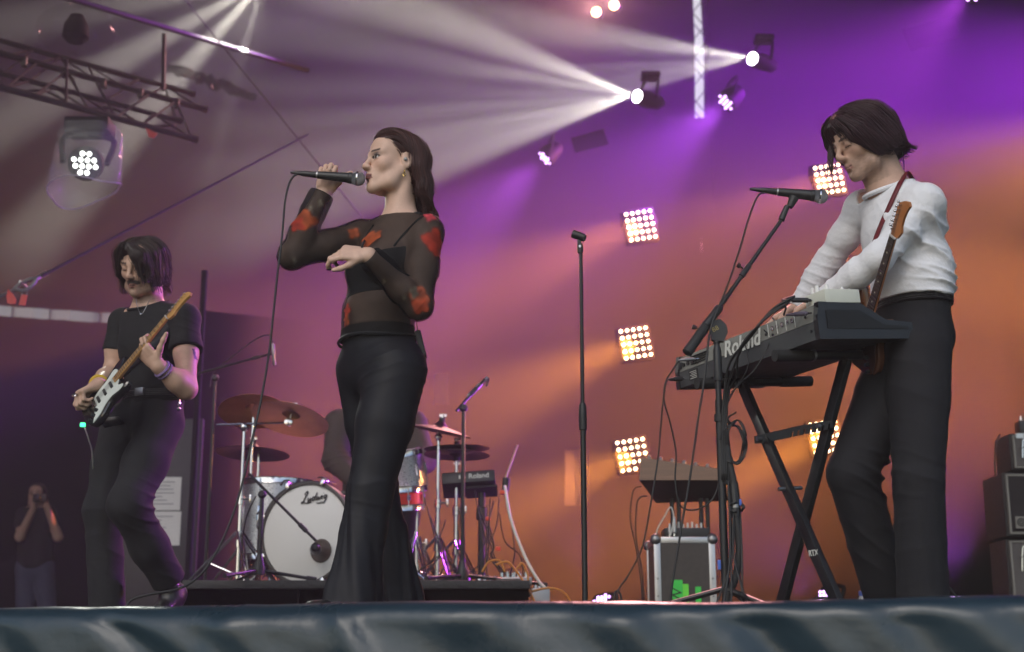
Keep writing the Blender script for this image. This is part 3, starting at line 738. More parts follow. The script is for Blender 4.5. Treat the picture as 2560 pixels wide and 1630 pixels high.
class Head:
    """head frame: x right, y forward, z up, origin between the ears at eye height"""
    def __init__(self, c, fwd, roll=0, s=1.0):
        y = Vector(fwd).normalized(); x = y.cross(Vector((0, 0, 1))).normalized(); z = x.cross(y)
        if roll: q = Matrix.Rotation(roll, 3, y); x = q @ x; z = q @ z
        self.c = Vector(c); self.M = Matrix((x, y, z)).transposed(); self.s = s; self.x, self.y, self.z = x, y, z
        self.Mn = np.array(self.M, dtype=f32)
    def __call__(self, x, y, z): return self.c + self.M @ (Vector((x, y, z)) * self.s)
    def dir(self, x, y, z): return self.M @ Vector((x, y, z))
    def local(self, v): return ((v - np.array(self.c)) @ np.array(self.M)) / self.s
    def skull(self, S, jaw=1.0, nose=1.0, lips=1.0, lids=0.0, female=True):
        H = self; s = self.s; Mn = self.Mn
        E = lambda c, r, k=.02, op='+', M=None: S.ell(H(*c), np.array(r) * s, Mn if M is None else M, k, op)
        C = lambda a, b, ra, rb=None, k=.015, op='+': S.cap(H(*a), H(*b), ra * s, (ra if rb is None else rb) * s, k, op)
        E((0, -.020, .032), (.074, .094, .080)); E((0, .042, .040), (.060, .042, .052), .03)
        E((0, .035, -.028), (.057, .050, .062), .03)
        for q in (-1, 1):
            E((q * .040, .056, -.024), (.021, .022, .020), .025)
            C((q * .056, -.002, -.042), (q * .045 * jaw, .03, -.085), .018, .017, .03); C((q * .045 * jaw, .03, -.085), (q * .013 * jaw, .071, -.104), .017, .014, .03)
            C((q * .046, .066, .019), (q * .012, .083, .017), .009, .009, .02)
            E((q * .031, .092, -.001), (.017, .012, .011), .014, '-')
            S.cap(H(q * .031, .0735, -.001), H(q * .031, .0736, -.001), .0125 * s, None, .004)
            if lids: E((q * .031, .0755, .001), (.0155, .0125, .0105), .004)
            else: C((q * .018, .0835, .006), (q * .044, .0765, .005), .0032, .0032, .006)
            C((q * .018, .083, -.008), (q * .043, .077, -.007), .003, .003, .006)
            E((q * .0108, .1015, -.0355), (.0070, .0095, .0068), .009)
            E((q * .007, .112, -.0425), (.004, .005, .003), .004, '-')
            a = Matrix.Rotation(R(12) * q, 3, 'Z'); Me = np.array(self.M @ a, dtype=f32)
            E((q * .077, -.014, -.006), (.009, .020, .033), .006, '+', Me); E((q * .086, -.010, -.004), (.006, .011, .021), .006, '-', Me); E((q * .080, -.008, -.002), (.0035, .0045, .009), .004, '+', Me)
        C((0, .085, .010), (0, .106 * nose + .002, -.024), .0078, .0082, .014); E((0, .1070 + .008 * (nose - .9), -.0315), (.0086, .0098, .0082), .010)
        E((0, .073, -.068), (.027, .022, .030), .025); E((0, .078, -.104), (.017, .014, .014), .02)
        w = .019
        for q in (-1, 1):
            C((0, .0975, -.0625), (q * w, .0865, -.067), .0046 * lips, .0030, .005); C((0, .0965, -.0735), (q * w * .9, .0865, -.070), .0056 * lips, .0032, .005)
        C((-w, .0925, -.0685), (w, .0925, -.0685), .0012, None, .003, '-'); 
        C((0, .0935, -.086), (0, .0945, -.0862), .004, None, .012, '-')
    def skin_colors(self, v, base, lip, stubble=0.0, eyes='open', makeup=0.0, brow=(.03, .02, .016), blush=.12):
        L = self.local(v); x, y, z = L[:, 0], L[:, 1], L[:, 2]; col = np.tile(np.array(base), (len(v), 1))
        near = (np.abs(x) < .12) & (y > -.14) & (y < .16) & (np.abs(z) < .15)
        sm = lambda e0, e1, t: (lambda u: u * u * (3 - 2 * u))(np.clip((t - e0) / (e1 - e0), 0, 1))
        def mix(c, w): nonlocal col; col = col * (1 - w[:, None]) + np.array(c) * w[:, None]
        g = lambda cx, cy, cz, rx, ry, rz: np.exp(-(((np.abs(x) - cx) / rx) ** 2 + ((y - cy) / ry) ** 2 + ((z - cz) / rz) ** 2))
        mix((base[0] * 1.05, base[1] * .72, base[2] * .66), near * blush * 3 * g(.042, .06, -.025, .022, .04, .022)); mix((base[0], base[1] * .7, base[2] * .65), near * .3 * g(0, .112, -.034, .014, .02, .012))
        if stubble:
            st = sm(-.040, -.058, z) * sm(-.02, .012, y) * near * (.75 + .25 * noise3(v, 300)); st *= 1 - .8 * g(0, .098, -.068, .02, .02, .006)
            mix((.05, .04, .036), np.clip(st, 0, 1) * stubble)
        if makeup: mix((.035, .028, .03), near * makeup * g(.033, .08, .0085, .019, .024, .0090) * (y > .05))
        mix(brow, near * (y > .05) * .92 * (np.abs(z - (.0225 + .1 * np.minimum(0, .045 - np.abs(x)) * .4)) < .0042) * sm(.010, .015, np.abs(x)) * sm(.054, .047, np.abs(x)))
        lipm = near * (np.abs(x) < .021) * (y > .084) * (z > -.0800 + .10 * np.abs(x)) * (z < -.0570 - .22 * np.abs(x)); mix(lip, lipm.astype(float) * .9)
        mix((.02, .008, .008), near * (np.abs(x) < .019) * (y > .085) * (np.abs(z + .0685) < .0014) * .9)
        if eyes == 'open':
            d2 = ((np.abs(x) - .031) / .0140) ** 2 + ((z + .001) / .0062) ** 2; ey = near & (y > .07) & (d2 < 1)
            mix((.55, .52, .50), ey.astype(float)); mix((.035, .022, .015), (ey & (((np.abs(x) - .034) ** 2 + (z + .0) ** 2) < .0066 ** 2)).astype(float))
            mix((.012, .008, .008), near * (y > .07) * ((d2 > .75) & (d2 < 1.75) & (z > -.0035)) * .95); mix((.03, .02, .02), near * (y > .07) * ((d2 > .95) & (d2 < 1.5) & (z <= -.0035)) * .6)
        else:
            mix((.02, .013, .012), near * (y > .06) * (np.abs(np.abs(x) - .031) < .0135) * (np.abs(z + .0075 - 6 * (np.abs(x) - .031) ** 2) < .0021) * .9)
            mix((base[0] * .55, base[1] * .42, base[2] * .4), near * (y > .05) * .45 * g(.031, .08, .004, .015, .02, .009))
        return col
def strands(S, seeds, flow, steps, step, rng, r=.0016, off=(-.001, .004), maxfree=2):
    """hair locks that follow the surface of solid S along the flow field"""
    n = len(seeds); o = rng.uniform(off[0], off[1], n); p = seeds.astype(np.float64).copy(); path = [p.copy()]; d0 = None; alive = np.ones(n, bool)
    e = .002; nf = np.zeros((n, 1))
    for k in range(steps):
        q = p.astype(f32); D = S.at(q)
        G = np.stack([S.at(q + np.array(v, f32)) - D for v in ((e, 0, 0), (0, e, 0), (0, 0, e))], 1); G = G / (np.linalg.norm(G, axis=1, keepdims=True) + 1e-9)
        d = flow(p); d = d / (np.linalg.norm(d, axis=1, keepdims=True) + 1e-9); al = (d * G).sum(1, keepdims=True); free = (al > .55) & (k > steps // 3); t = np.where(free, d, d - G * al); nf = nf + free; t = t / (np.linalg.norm(t, axis=1, keepdims=True) + 1e-9)
        if d0 is not None: t = t * .6 + d0 * .4; t /= np.linalg.norm(t, axis=1, keepdims=True) + 1e-9
        p = p + t * step * np.where(nf > maxfree, .02, 1.0); D = S.at(p.astype(f32)); p = p - G * np.clip(D - o, -.01, .01)[:, None] * np.where(free, 0, .8)
        d0 = t; path.append(p.copy())
    P_ = np.stack(path, 1); m = steps + 1
    V_ = []; Fc = []; C_ = []
    T = np.gradient(P_, axis=1); T /= np.linalg.norm(T, axis=2, keepdims=True) + 1e-9
    ref = np.tile(np.array((.31, .83, .46)), (n, m, 1)); s = np.cross(T, ref); s /= np.linalg.norm(s, axis=2, keepdims=True) + 1e-9; u = np.cross(T, s)
    prof = np.minimum(1, .35 + 3 * np.linspace(0, 1, m)) * np.clip((1.02 - np.linspace(0, 1, m)) * 3.0, .08, 1)
    rr = r * rng.uniform(.6, 1.3, n)[:, None] * prof[None]
    K_ = 3
    for i in range(K_):
        a = 2 * math.pi * i / K_; V_.append(P_ + (s * math.cos(a) + u * math.sin(a)) * rr[..., None])
    V_ = np.stack(V_, 2).reshape(-1, 3)          # strand, step, k
    b = (np.arange(n)[:, None, None] * m + np.arange(m - 1)[None, :, None]) * K_ ; k0 = np.arange(K_)[None, None]; k1 = (k0 + 1) % K_
    F_ = np.stack([b + k0, b + k1, b + K_ + k1, b + K_ + k0], -1).reshape(-1, 4)
    return V_, F_, rng.uniform(.55, 1.5, n).repeat(m * K_)
def hair_obj(t, S, flow, base, n, steps, step, seed, h=.004, r=.0016, name="hair", off=(-.001, .004), seedmask=None, bumps=None):
    v, f = S.mesh(h); rng = np.random.RandomState(seed)
    nn = vnormals(v, f)
    if bumps is not None: v = v + nn * bumps(v)[:, None]
    v = v - nn * .003
    c0 = np.tile(np.array(base) * .75, (len(v), 1))
    sd = v[rng.randint(0, len(v), n * 3)]
    if seedmask is not None: sd = sd[seedmask(sd)]
    sd = sd[:n]
    sv, sf, sc = strands(S, sd, flow, steps, step, rng, r, off)
    fv, ff, fc = strands(S, sd[:max(60, n // 9)], flow, steps + 2, step, rng, .0007, (.003, .013), 4)
    sf = np.concatenate([sf, ff + len(sv)]); sv = np.concatenate([sv, fv]); sc = np.concatenate([sc, fc * 1.2])
    V_ = np.concatenate([v, sv]); F_ = np.concatenate([f, sf + len(v)]); c1 = np.array(base)[None] * sc[:, None]
    col = np.concatenate([np.concatenate([c0, c1]), np.ones((len(V_), 1))], 1)
    m = attr_mat("hair_fibre", .38, .45)
    return obj(name, (V_, F_), m, t, True, col)
def rgba(c, a=1.0): return np.concatenate([c, np.full((len(c), 1), a) if np.isscalar(a) else a[:, None]], 1)

def hit(S, px, py, d0, d1, off=.002):
    """first surface point of a solid along the line of sight through a pixel"""
    ts = np.linspace(d0, d1, 260); pts = np.array([tuple(P(px, py, t)) for t in ts], f32); D = S.at(pts); k = np.argmax(D < off)
    return Vector(pts[k].astype(float)) if (D < off).any() else P(px, py, (d0 + d1) / 2)
# ================================================================ microphones, stands, cables
M_grille = mat("mic_grille", (.30, .30, .31), .38, metal=.9, bump=(900, .8), noise=(700, .5))
M_micbody = mat("mic_body", (.022, .022, .024), .42, noise=(60, .2))
M_cable = mat("black_cable", (.014, .014, .015), .55)
M_brass = mat("cymbal_bronze", (.36, .22, .075), .34, metal=1.0, noise=(14, .45), bump=(160, .25))
M_darkcym = mat("dark_cymbal", (.10, .07, .05), .42, metal=1.0, noise=(10, .4), bump=(120, .3))
M_head = mat("drum_head", (.72, .71, .69), .55, noise=(5, .06))
M_silver = mat("silver_sparkle", (.42, .43, .46), .3, metal=.8, noise=(140, .5), bump=(200, .2))
M_greytext = mat("pale_print", (.62, .62, .58), .6)
M_wood = mat("walnut_panel", (.20, .115, .07), .5, noise=(7, .3, (1, 1, 9)))
M_amberlit = mat("amber_lit_cable", (.55, .22, .04), .5)  # amber stage light put into the colour of the leads
def cable(name, label, pts, r=.0032, m=None, seg=8, group=None):
    return tag(obj(name, tube(spline(pts, seg), r, 6), m or M_cable, None, True), label, "cable", group)
def mic(label, ball_c, tail, L=.165, r=.0255):
    """handheld vocal microphone; ball_c = grille centre, tail = direction towards the plug"""
    c = Vector(ball_c); a = Vector(tail).normalized(); t = thing("microphone", label, "microphone", c + a * L)
    obj("grille", lathe(c, a, [(-r * .96, .002), (-r * .9, r * .42), (-r * .62, r * .8), (-r * .2, r * .98), (r * .1, r), (r * .5, r * .9), (r * .85, r * .74)], 24), M_grille, t)
    obj("grille_band", lathe(c, a, [(r * .02, r * 1.01), (r * .05, r * 1.04), (r * .24, r * 1.04), (r * .27, r * 1.0)], 24, False), M_chrome, t)
    obj("body", lathe(c, a, [(r * .8, r * .66), (r * .86, r * .8), (r * 1.3, r * .8), (r * 1.4, r * .72), (L * .75, r * .56), (L * .9, r * .5), (L * .905, r * .44), (L, r * .44)], 20), M_micbody, t)
    obj("switch_ring", lathe(c, a, [(L * .87, r * .515), (L * .9, r * .51)], 20, False), M_alu, t)
    obj("plug", lathe(c, a, [(L * .97, r * .36), (L * .99, r * .40), (L + .035, r * .40), (L + .04, r * .3), (L + .075, .0045)], 16), M_micbody, t)
    return t
def tripod(t, base, h, L, m, n=3, a0=.4, r=.009, foot=True):
    base = Vector(base)
    for k in range(n):
        a = a0 + 2 * math.pi * k / n; e = base + V(L * math.cos(a), L * math.sin(a), .014)
        l = obj("leg", cyl(base + V(0, 0, h), e, r, r * .9, 8), m, t)
        if foot: obj("rubber_foot", cyl(e - (base + V(0, 0, h) - e).normalized() * .02, e + (base + V(0, 0, h) - e).normalized() * .03, r * 1.3, n=8), M_rubber, l)
# ---- straight stand with the empty clip
def straight_stand():
    d = 5.2; x = P(1459, 1200, d).x; t = thing("mic_stand", "straight black mic stand with an empty clip on top", "mic stand", (x, d, 0))
    zt = P(1455, 628, d).z; zc = P(1459, 1075, d).z; zc2 = P(1459, 1008, d).z
    obj("base", lathe((x, d, 0), (0, 0, 1), [(0, .13), (.012, .13), (.03, .1), (.045, .03), (.07, .018)], 28), M_blackmetal, t)
    obj("lower_tube", cyl((x, d, .05), (x, d, zc), .0105, n=14), M_blackmetal, t)
    obj("clutch", lathe((x, d, zc), (0, 0, 1), [(-.002, .012), (.0, .0148), (.05, .0155), (zc2 - zc - .01, .0135), (zc2 - zc, .0095)], 16), M_blackplastic, t)
    obj("upper_tube", cyl((x, d, zc2 - .01), (x, d, zt), .0072, n=12), M_blackmetal, t)
    obj("band", cyl((x, d, P(1459, 1365, d).z), (x, d, P(1459, 1355, d).z), .0112, n=14), M_blackplastic, t)
    b = V(x - .002, d, zt)
    cl = obj("clip", join(lathe(b, (0, 0, 1), [(-.008, .011), (0, .0125), (.018, .012), (.032, .008)], 14), box(b + V(-.003, 0, .034), (.016, .012, .03), bev=.003)), M_blackplastic, t)
    ax = Vector((.86, -.25, -.42)).normalized(); s, u, _ = frame_of(ax); c = b + V(-.004, 0, .062)
    v = []; f = []; n = 20
    for k, (hh) in enumerate((-.026, .026)):
        for rr in (.0175, .0145):
            for i in range(n + 1):
                a = R(-145 + 290 * i / n); v.append(c + ax * hh + (u * -math.cos(a) + s * math.sin(a)) * rr * (1 if hh < 0 else .92))
    m = n + 1
    for i in range(n):
        for (p, q) in ((0, 2), (3, 1), (1, 0), (2, 3)): f.append((p * m + i, p * m + i + 1, q * m + i + 1, q * m + i))
    obj("clip_cradle", (v, f), M_blackplastic, cl)
    obj("screw", lathe(b + V(-.002, -.012, .016), (0, -1, 0), [(0, .005), (.004, .005)], 10), M_alu, cl)
straight_stand()
# ---- boom stand of the keyboard player
def boom_stand():
    d = 4.42; j = P(1789, 778, d); t = thing("boom_mic_stand", "black boom mic stand with taped cable loom beside the keyboard", "mic stand", (P(1800, 1100, d).x, d, 0))
    x = P(1797, 1000, d).x; zj = P(1791, 850, d).z
    obj("lower_tube", cyl((x, d, .05), (x, d, P(1797, 1000, d).z), .0125, n=12), M_blackmetal, t)
    obj("upper_tube", cyl((x, d, P(1797, 1000, d).z - .02), (x, d, zj), .0095, n=12), M_blackmetal, t)
    obj("clutch", lathe((x, d, P(1795, 945, d).z), (0, 0, 1), [(-.01, .013), (0, .0145), (.09, .014), (.105, .0105)], 14), M_blackplastic, t)
    sw = P(1806, 822, d)
    obj("swivel", join(prism([(-.022, -.03), (.016, -.035), (.03, -.005), (.026, .02), (.006, .04), (-.016, .035), (-.026, .006)], (x + .006, d, zj + .028), (1, 0, 0), (0, 0, 1), .024), cyl((x, d, zj - .01), (x, d, zj + .02), .012, n=12)), M_blackplastic, t)
    obj("maker_mark", join(text_geo("B8", .022, V(x - .012, d - .0135, zj + .022), (.9, 0, .5), (-.5, 0, .9), .001)), mat("gold_print", (.35, .27, .09), .5), t)
    lo, hi = P(1716, 884, d - .02), P(1957, 545, 4.50); ax = (hi - lo).normalized()
    obj("counterweight", lathe(lo, ax, [(0, .012), (.004, .0175), (.13, .0165), (.14, .01)], 16), M_rubber, t)
    obj("boom_tube", cyl(lo + ax * .1, hi, .0078, .0068, 12), M_blackmetal, t)
    obj("boom_clutch", lathe(P(1777, 798, d), ax, [(-.03, .0115), (-.028, .0145), (.05, .0145), (.055, .011)], 14), M_blackplastic, t)
    mid = lo.lerp(hi, .605); obj("joint", lathe(mid, ax, [(-.03, .008), (-.028, .0105), (.02, .0105), (.024, .008)], 12), M_blackplastic, t)
    sd_ = ax.cross(V(0, 1, 0)).normalized()
    obj("knob", lathe(mid - sd_ * .0 + V(0, 0, 0), (-.8, 0, .55), [(.008, .003), (.02, .003), (.021, .0085), (.033, .0085)], 10), M_blackplastic, t)
    obj("knob", lathe(P(1755, 824, d), (-.75, -.1, .2), [(0, .003), (.02, .003), (.021, .008), (.034, .008)], 10), M_blackplastic, t)
    cp = P(1968, 518, 4.50)
    cl = obj("clip", join(cyl(hi - ax * .01, cp + V(.0, 0, .004), .0115, .0095, 12), cyl(cp + V(.008, 0, .0), P(1985, 494, 4.50), .011, .018, 10)), M_blackplastic, t)
    tripod(t, (x, d, 0), .1, .33, M_blackmetal, a0=.9)
    # cable loom strapped to the tube
    obj("strap", lathe((x + .004, d, P(1797, 1045, d).z), (0, 0, 1), [(-.012, .0205), (.012, .0205)], 14), M_rubber, t)
    return x, d
bsx, bsd = boom_stand()
mic("dark handheld mic on the boom stand at the keyboard player's chin", P(2052, 491, 4.50), P(1958, 481, 4.505) - P(2052, 491, 4.50))
Q = lambda l, d: [P(x, y, d) for x, y in l]
cable("microphone_cable", "black cable running down from the boom stand's mic", [P(1912, 482, 4.49), P(1902, 484, 4.49), P(1890, 498, 4.48), P(1872, 545, 4.46), P(1850, 620, 4.44), P(1824, 700, 4.42), P(1800, 760, 4.40), P(1775, 830, 4.38), P(1762, 940, 4.37), P(1745, 1050, 4.36), P(1727, 1180, 4.36), P(1705, 1310, 4.36), P(1678, 1480, 4.36), P(1672, 1556, 4.36)], .0035)
GC = "cables hanging round the boom stand"
for k, (lb, pts) in enumerate((
    ("black cable dropping from the keyboard's power inlet to the floor", [(1668, 948), (1662, 970), (1657, 1010), (1650, 1090), (1643, 1160), (1625, 1270), (1605, 1370), (1570, 1440), (1545, 1480), (1540, 1556)]),
    ("black cable leaving the keyboard's left end and looping under it", [(1697, 902), (1680, 928), (1664, 955), (1660, 1000), (1675, 1055), (1690, 1130), (1688, 1200), (1700, 1262), (1735, 1275), (1775, 1255), (1795, 1215), (1800, 1150)]))):
    cable("hanging_cable", lb, Q(pts, 4.75 if k else 4.7), .0032)
# loom: several cables down the stand tube
for k in range(5):
    ox = .008 * math.cos(k * 2.1) + .012; oy = -.012 - .005 * math.sin(k * 1.7)
    z1 = P(1797, 985, bsd).z
    cable("loom_cable", "black cable strapped along the boom stand's upright", [V(bsx + ox * (1.4 + .4 * k), bsd + oy, z1 - .02 * k), V(bsx + ox, bsd + oy, z1 - .1), V(bsx + ox * (1 + .5 * math.sin(k)), bsd + oy, z1 - .28), V(bsx + ox * 1.5 + .006 * k, bsd + oy, .42), V(bsx + ox * (1 + .5 * k), bsd + oy - .02, .2), V(bsx + .03 * (k - 2), bsd - .1, .012)], .0036, group=GC)
def coil(cx, cy, w, h, d, ph):
    return [P(cx + w * math.sin(t + ph) * (1 + .15 * math.sin(2.3 * t)), cy - h * math.cos(t + ph), d + .012 * math.sin(3 * t)) for t in np.linspace(0, 4.6 * math.pi, 26)]
cable("cable_coil", "outer, longer loop of spare black cable hanging off the boom stand", [P(1806, 1030, 4.4)] + coil(1842, 1105, 22, 55, 4.4, -.6), .0034, seg=4, group=GC)
cable("cable_coil", "inner, rounder loop of spare black cable hanging off the boom stand", [P(1808, 1040, 4.41)] + coil(1832, 1110, 28, 48, 4.41, -.2), .003, seg=4, group=GC)
cable("cable_coil", "small tangle of tied cable low on the boom stand's loom", coil(1842, 1268, 17, 12, 4.4, 0), .0034, seg=4)
lm = thing("taped_loom", "thick taped cable loom hanging beside the boom stand", "cable", P(1830, 1500, 4.41))
lp = [P(1815, 1100, 4.41), P(1822, 1150, 4.41), P(1834, 1210, 4.41), P(1840, 1290, 4.41), P(1848, 1370, 4.41), P(1840, 1440, 4.41), P(1822, 1490, 4.4), P(1815, 1556, 4.4)]
obj("loom", tube(spline(lp, 6), .0115, 8), M_rubber, lm, True); obj("sleeve", tube(spline(lp[3:5], 6) if False else [lp[2], lp[3]], .0145, 10), M_blackplastic, lm)
obj("tape_band", cyl(lp[3].lerp(lp[2], .25), lp[3].lerp(lp[2], .35), .0152, n=12), M_steel, lm)
obj("tape_flag", box(P(1798, 1412, 4.40), (.01, .006, .03), bev=.002), mat("blue_tape", (.05, .13, .5), .5), lm); obj("tape_flag", box(P(1851, 1256, 4.40), (.008, .006, .02), bev=.002), mat("blue_tape"), lm)

# ================================================================ keyboard on its stand
KBR, KBL = P(2052, 846, 4.25), P(1695, 972, 5.05)
KBL.z = KBR.z = (KBL.z + KBR.z) / 2
KU = (KBL - KBR).normalized(); KL = (KBL - KBR).length
KW = V(-KU.y, KU.x, 0) * -1
if KW.x < 0: KW = -KW
KW = (KW + V(0, 0, .10)).normalized(); KN = KU.cross(KW).normalized()
if KN.z < 0: KN = -KN
KD = .36
def K(u, w, n): return KBR + KU * u + KW * w + KN * n
def kbox(u0, u1, w0, w1, n0, n1, bev=0):
    Mx = Matrix((KU, KW, KN)).transposed()
    return box(K((u0 + u1) / 2, (w0 + w1) / 2, (n0 + n1) / 2), (abs(u1 - u0), abs(w1 - w0), abs(n1 - n0)), Mx, bev)
def kprof(u0, u1, prof):
    n = len(prof); v = [K(u0, w, h) for w, h in prof] + [K(u1, w, h) for w, h in prof]
    return v, [tuple(range(n)), tuple(reversed(range(n, 2 * n)))] + [(i, n + i, n + (i + 1) % n, (i + 1) % n) for i in range(n)]
M_kbgrey = mat("keyboard_grey", (.16, .16, .145), .48, noise=(30, .12), bump=(300, .08))
M_kblow = mat("keyboard_lower", (.06, .066, .07), .5, noise=(30, .15))
M_kbend = mat("keyboard_end", (.012, .012, .016), .4, noise=(30, .2))
def keyboard():
    t = thing("keyboard", "grey synthesizer keyboard with a large maker name on its back, tilted on a stand", "keyboard", K(KL / 2, KD / 2, 0))
    e = .022
    obj("lower_case", kprof(e, KL - e, [(0, 0), (0, .056), (.07, .058), (.355, .026), (.355, 0)]), M_kblow, t, None)
    obj("top_panel", kprof(e, KL - e, [(.001, .058), (.012, .112), (.16, .108), (.165, .07), (.16, .058)]), M_kbgrey, t, None)
    for u0, u1 in ((-.002, e - .001), (KL - e + .001, KL + .002)):
        ec = obj("end_cheek", kprof(u0, u1, [(-.004, -.003), (-.004, .06), (.008, .117), (.17, .112), (.26, .06), (.365, .05), (.365, -.003)]), M_kbend, t, None)
    obj("cheek_groove", kprof(-.0045, -.0035, [(.03, .03), (.03, .09), (.16, .09), (.25, .042), (.345, .038), (.345, .028)]), mat("groove_black", (.004, .004, .005), .6), t, None)
    nk = 36; w = (KL - 2 * e - .1) / nk
    for i in range(nk):
        u = KL - e - .08 - w * (i + .5)
        obj("white_key", kbox(u - w * .46, u + w * .46, .175, .35, .045, .062, .002), M_white, t, None)
        if i % 7 in (0, 1, 3, 4, 5): obj("black_key", kbox(u - w * .5 - w * .28, u - w * .5 + w * .28, .175, .275, .062, .074, .002), M_blackplastic, t, None)
    # back panel: name, jacks, vents, plate
    def back(u, h, o=.0025):   # point on the two back faces
        if h <= .057: return K(u, -o, h)
        return K(u, .001 + (h - .058) * .204 - o, h)
    up = (back(0, .11) - back(0, .06)).normalized(); X = -KU
    obj("maker_name", text_geo("Roland", .080, back(KL * .62, .050, .004), X, (back(0, .11, 0) - back(0, .04, 0)).normalized(), .0012, bold=.0016), M_greytext, t, None)
    for i in range(5):
        c = back(.14 + .028 * i, .088); obj("jack", lathe(c, -KW, [(-.002, .0075), (.002, .0075), (.0021, .0045), (-.001, .004)], 14), M_chrome, t)
    for (u, h) in ((.29, .075), (.25, .066), (.07, .082), (.04, .03)): obj("screw", lathe(back(u, h), -KW, [(-.002, .0045), (.0015, .0045), (.002, .001)], 10), M_blackmetal, t)
    for i in range(4): obj("panel_line", kbox(.12 + .05 * i, .1212 + .05 * i, -.0012, .0015, .062, .105), M_greytext, t, None)
    for i in range(9):
        for j in range(4): obj("vent_slot", kbox(KL * .76 + .012 * i, KL * .76 + .012 * i + .007, .0, .012 + .002 * j, .068 + .009 * j, .072 + .009 * j), mat("groove_black"), t, None)
    obj("rating_plate", kbox(KL * .83, KL * .9, -.0012, .001, .014, .05), M_blackplastic, t, None)
    for j in range(5): obj("plate_line", kbox(KL * .84, KL * .89 - .01 * (j % 2), -.0022, -.001, .018 + .006 * j, .0205 + .006 * j), M_greytext, t, None)
    obj("power_switch", kbox(KL * .955, KL * .975, -.002, .012, .068, .092, .002), M_blackplastic, t)
    for i in range(3): obj("jack", lathe(back(KL * .87 + .03 * i, .08), -KW, [(-.002, .008), (.003, .008), (.0031, .004)], 12), M_blackplastic, t)
    return t
kb = keyboard()
def plug(label, a, b, r=.007, m=None):
    a, b = Vector(a), Vector(b); t = thing("cable_plug", label, "plug", b); ax = b - a; L = ax.length
    obj("barrel", lathe(a, ax, [(0, r * .5), (L * .08, r * .6), (L * .1, r), (L * .62, r), (L * .64, r * .75), (L, r * .45)], 12), m or M_blackplastic, t); obj("tip", cyl(a - ax.normalized() * .012, a + ax.normalized() * .002, r * .42, n=8), M_chrome, t)
    return t
plug("grey jack plug standing out of the keyboard's near end", K(.03, -.012, .086), K(.03, -.012, .086) - KW * .03 + KU * .075 + V(0, 0, .012), .0075, mat("grey_plug", (.12, .10, .14), .4))
plug("black power plug in the keyboard's far lower corner", K(KL - .06, -.01, .028), K(KL - .06, -.01, .028) - KW * .055 + KU * .012, .009)
plug("silver jack plug in the keyboard's far upper corner", K(KL - .16, -.01, .08), K(KL - .16, -.01, .08) - KW * .06 + KU * .02, .007, M_steel)
# effects box resting on the near end
def fxbox():
    c = K(.05, .105, .112); t = thing("effects_box", "off-white metal effects box with small knobs resting on the keyboard's end", "effects box", c)
    Mx = Matrix((KU, KW, KN)).transposed()
    obj("case", box(c + KN * .024, (.105, .135, .044), Mx, .003), mat("offwhite_enamel", (.62, .63, .55), .42, noise=(30, .06)), t)
    for i, (u, w, r, h) in enumerate(((.03, -.05, .007, .022), (.012, -.046, .008, .026), (.03, -.03, .006, .02), (.0, -.022, .010, .018), (-.03, -.04, .007, .02), (-.028, .02, .0055, .012), (-.03, .045, .004, .006))):
        obj("knob", lathe(c + KU * u + KW * w + KN * .046, KN, [(0, r), (h * .8, r * .9), (h, r * .7)], 12), M_white, t)
    return c
fx = fxbox()
plug("black jack plug pushed into the effects box", fx - KW * .07 + KN * .026 + KU * .02, fx - KW * .16 + KN * .034 + KU * .05, .0085)
for k in range(3):
    a = fx - KW * .155 + KN * .034 + KU * .05 if k < 2 else K(.105, -.05, .098)
    cable("patch_cable", ["thick black cable arching from the effects box to the stand loom", "second black cable arching from the effects box to the stand loom", "black cable drooping from the keyboard's near jack to the loom"][k],
          [a, P(1985 - 12 * k, 742 + 12 * k, 4.22), P(1930 - 14 * k, 775 + 16 * k, 4.22), P(1870 - 10 * k, 850 + 10 * k, 4.25), P(1825 + 8 * k, 905 + 18 * k, 4.33), P(1812 + 5 * k, 980, 4.38), P(1806 + 5 * k, 1060, 4.40), P(1806 + 5 * k, 1200, 4.40)], .0045 - .0006 * k)
cable("thin_cable", "thin black lead sagging across the keyboard's back to the loom", [K(.28, -.01, .09), P(1925, 850, 4.5), P(1890, 920, 4.5), P(1840, 970, 4.45), P(1810, 1040, 4.4), P(1806, 1150, 4.4)], .0025)
cable("thin_cable", "thin black lead hanging from the keyboard's middle in a long bow", [K(.4, -.01, .085), P(1870, 915, 4.6), P(1835, 975, 4.5), P(1808, 1020, 4.42), P(1800, 1100, 4.4)], .0022)
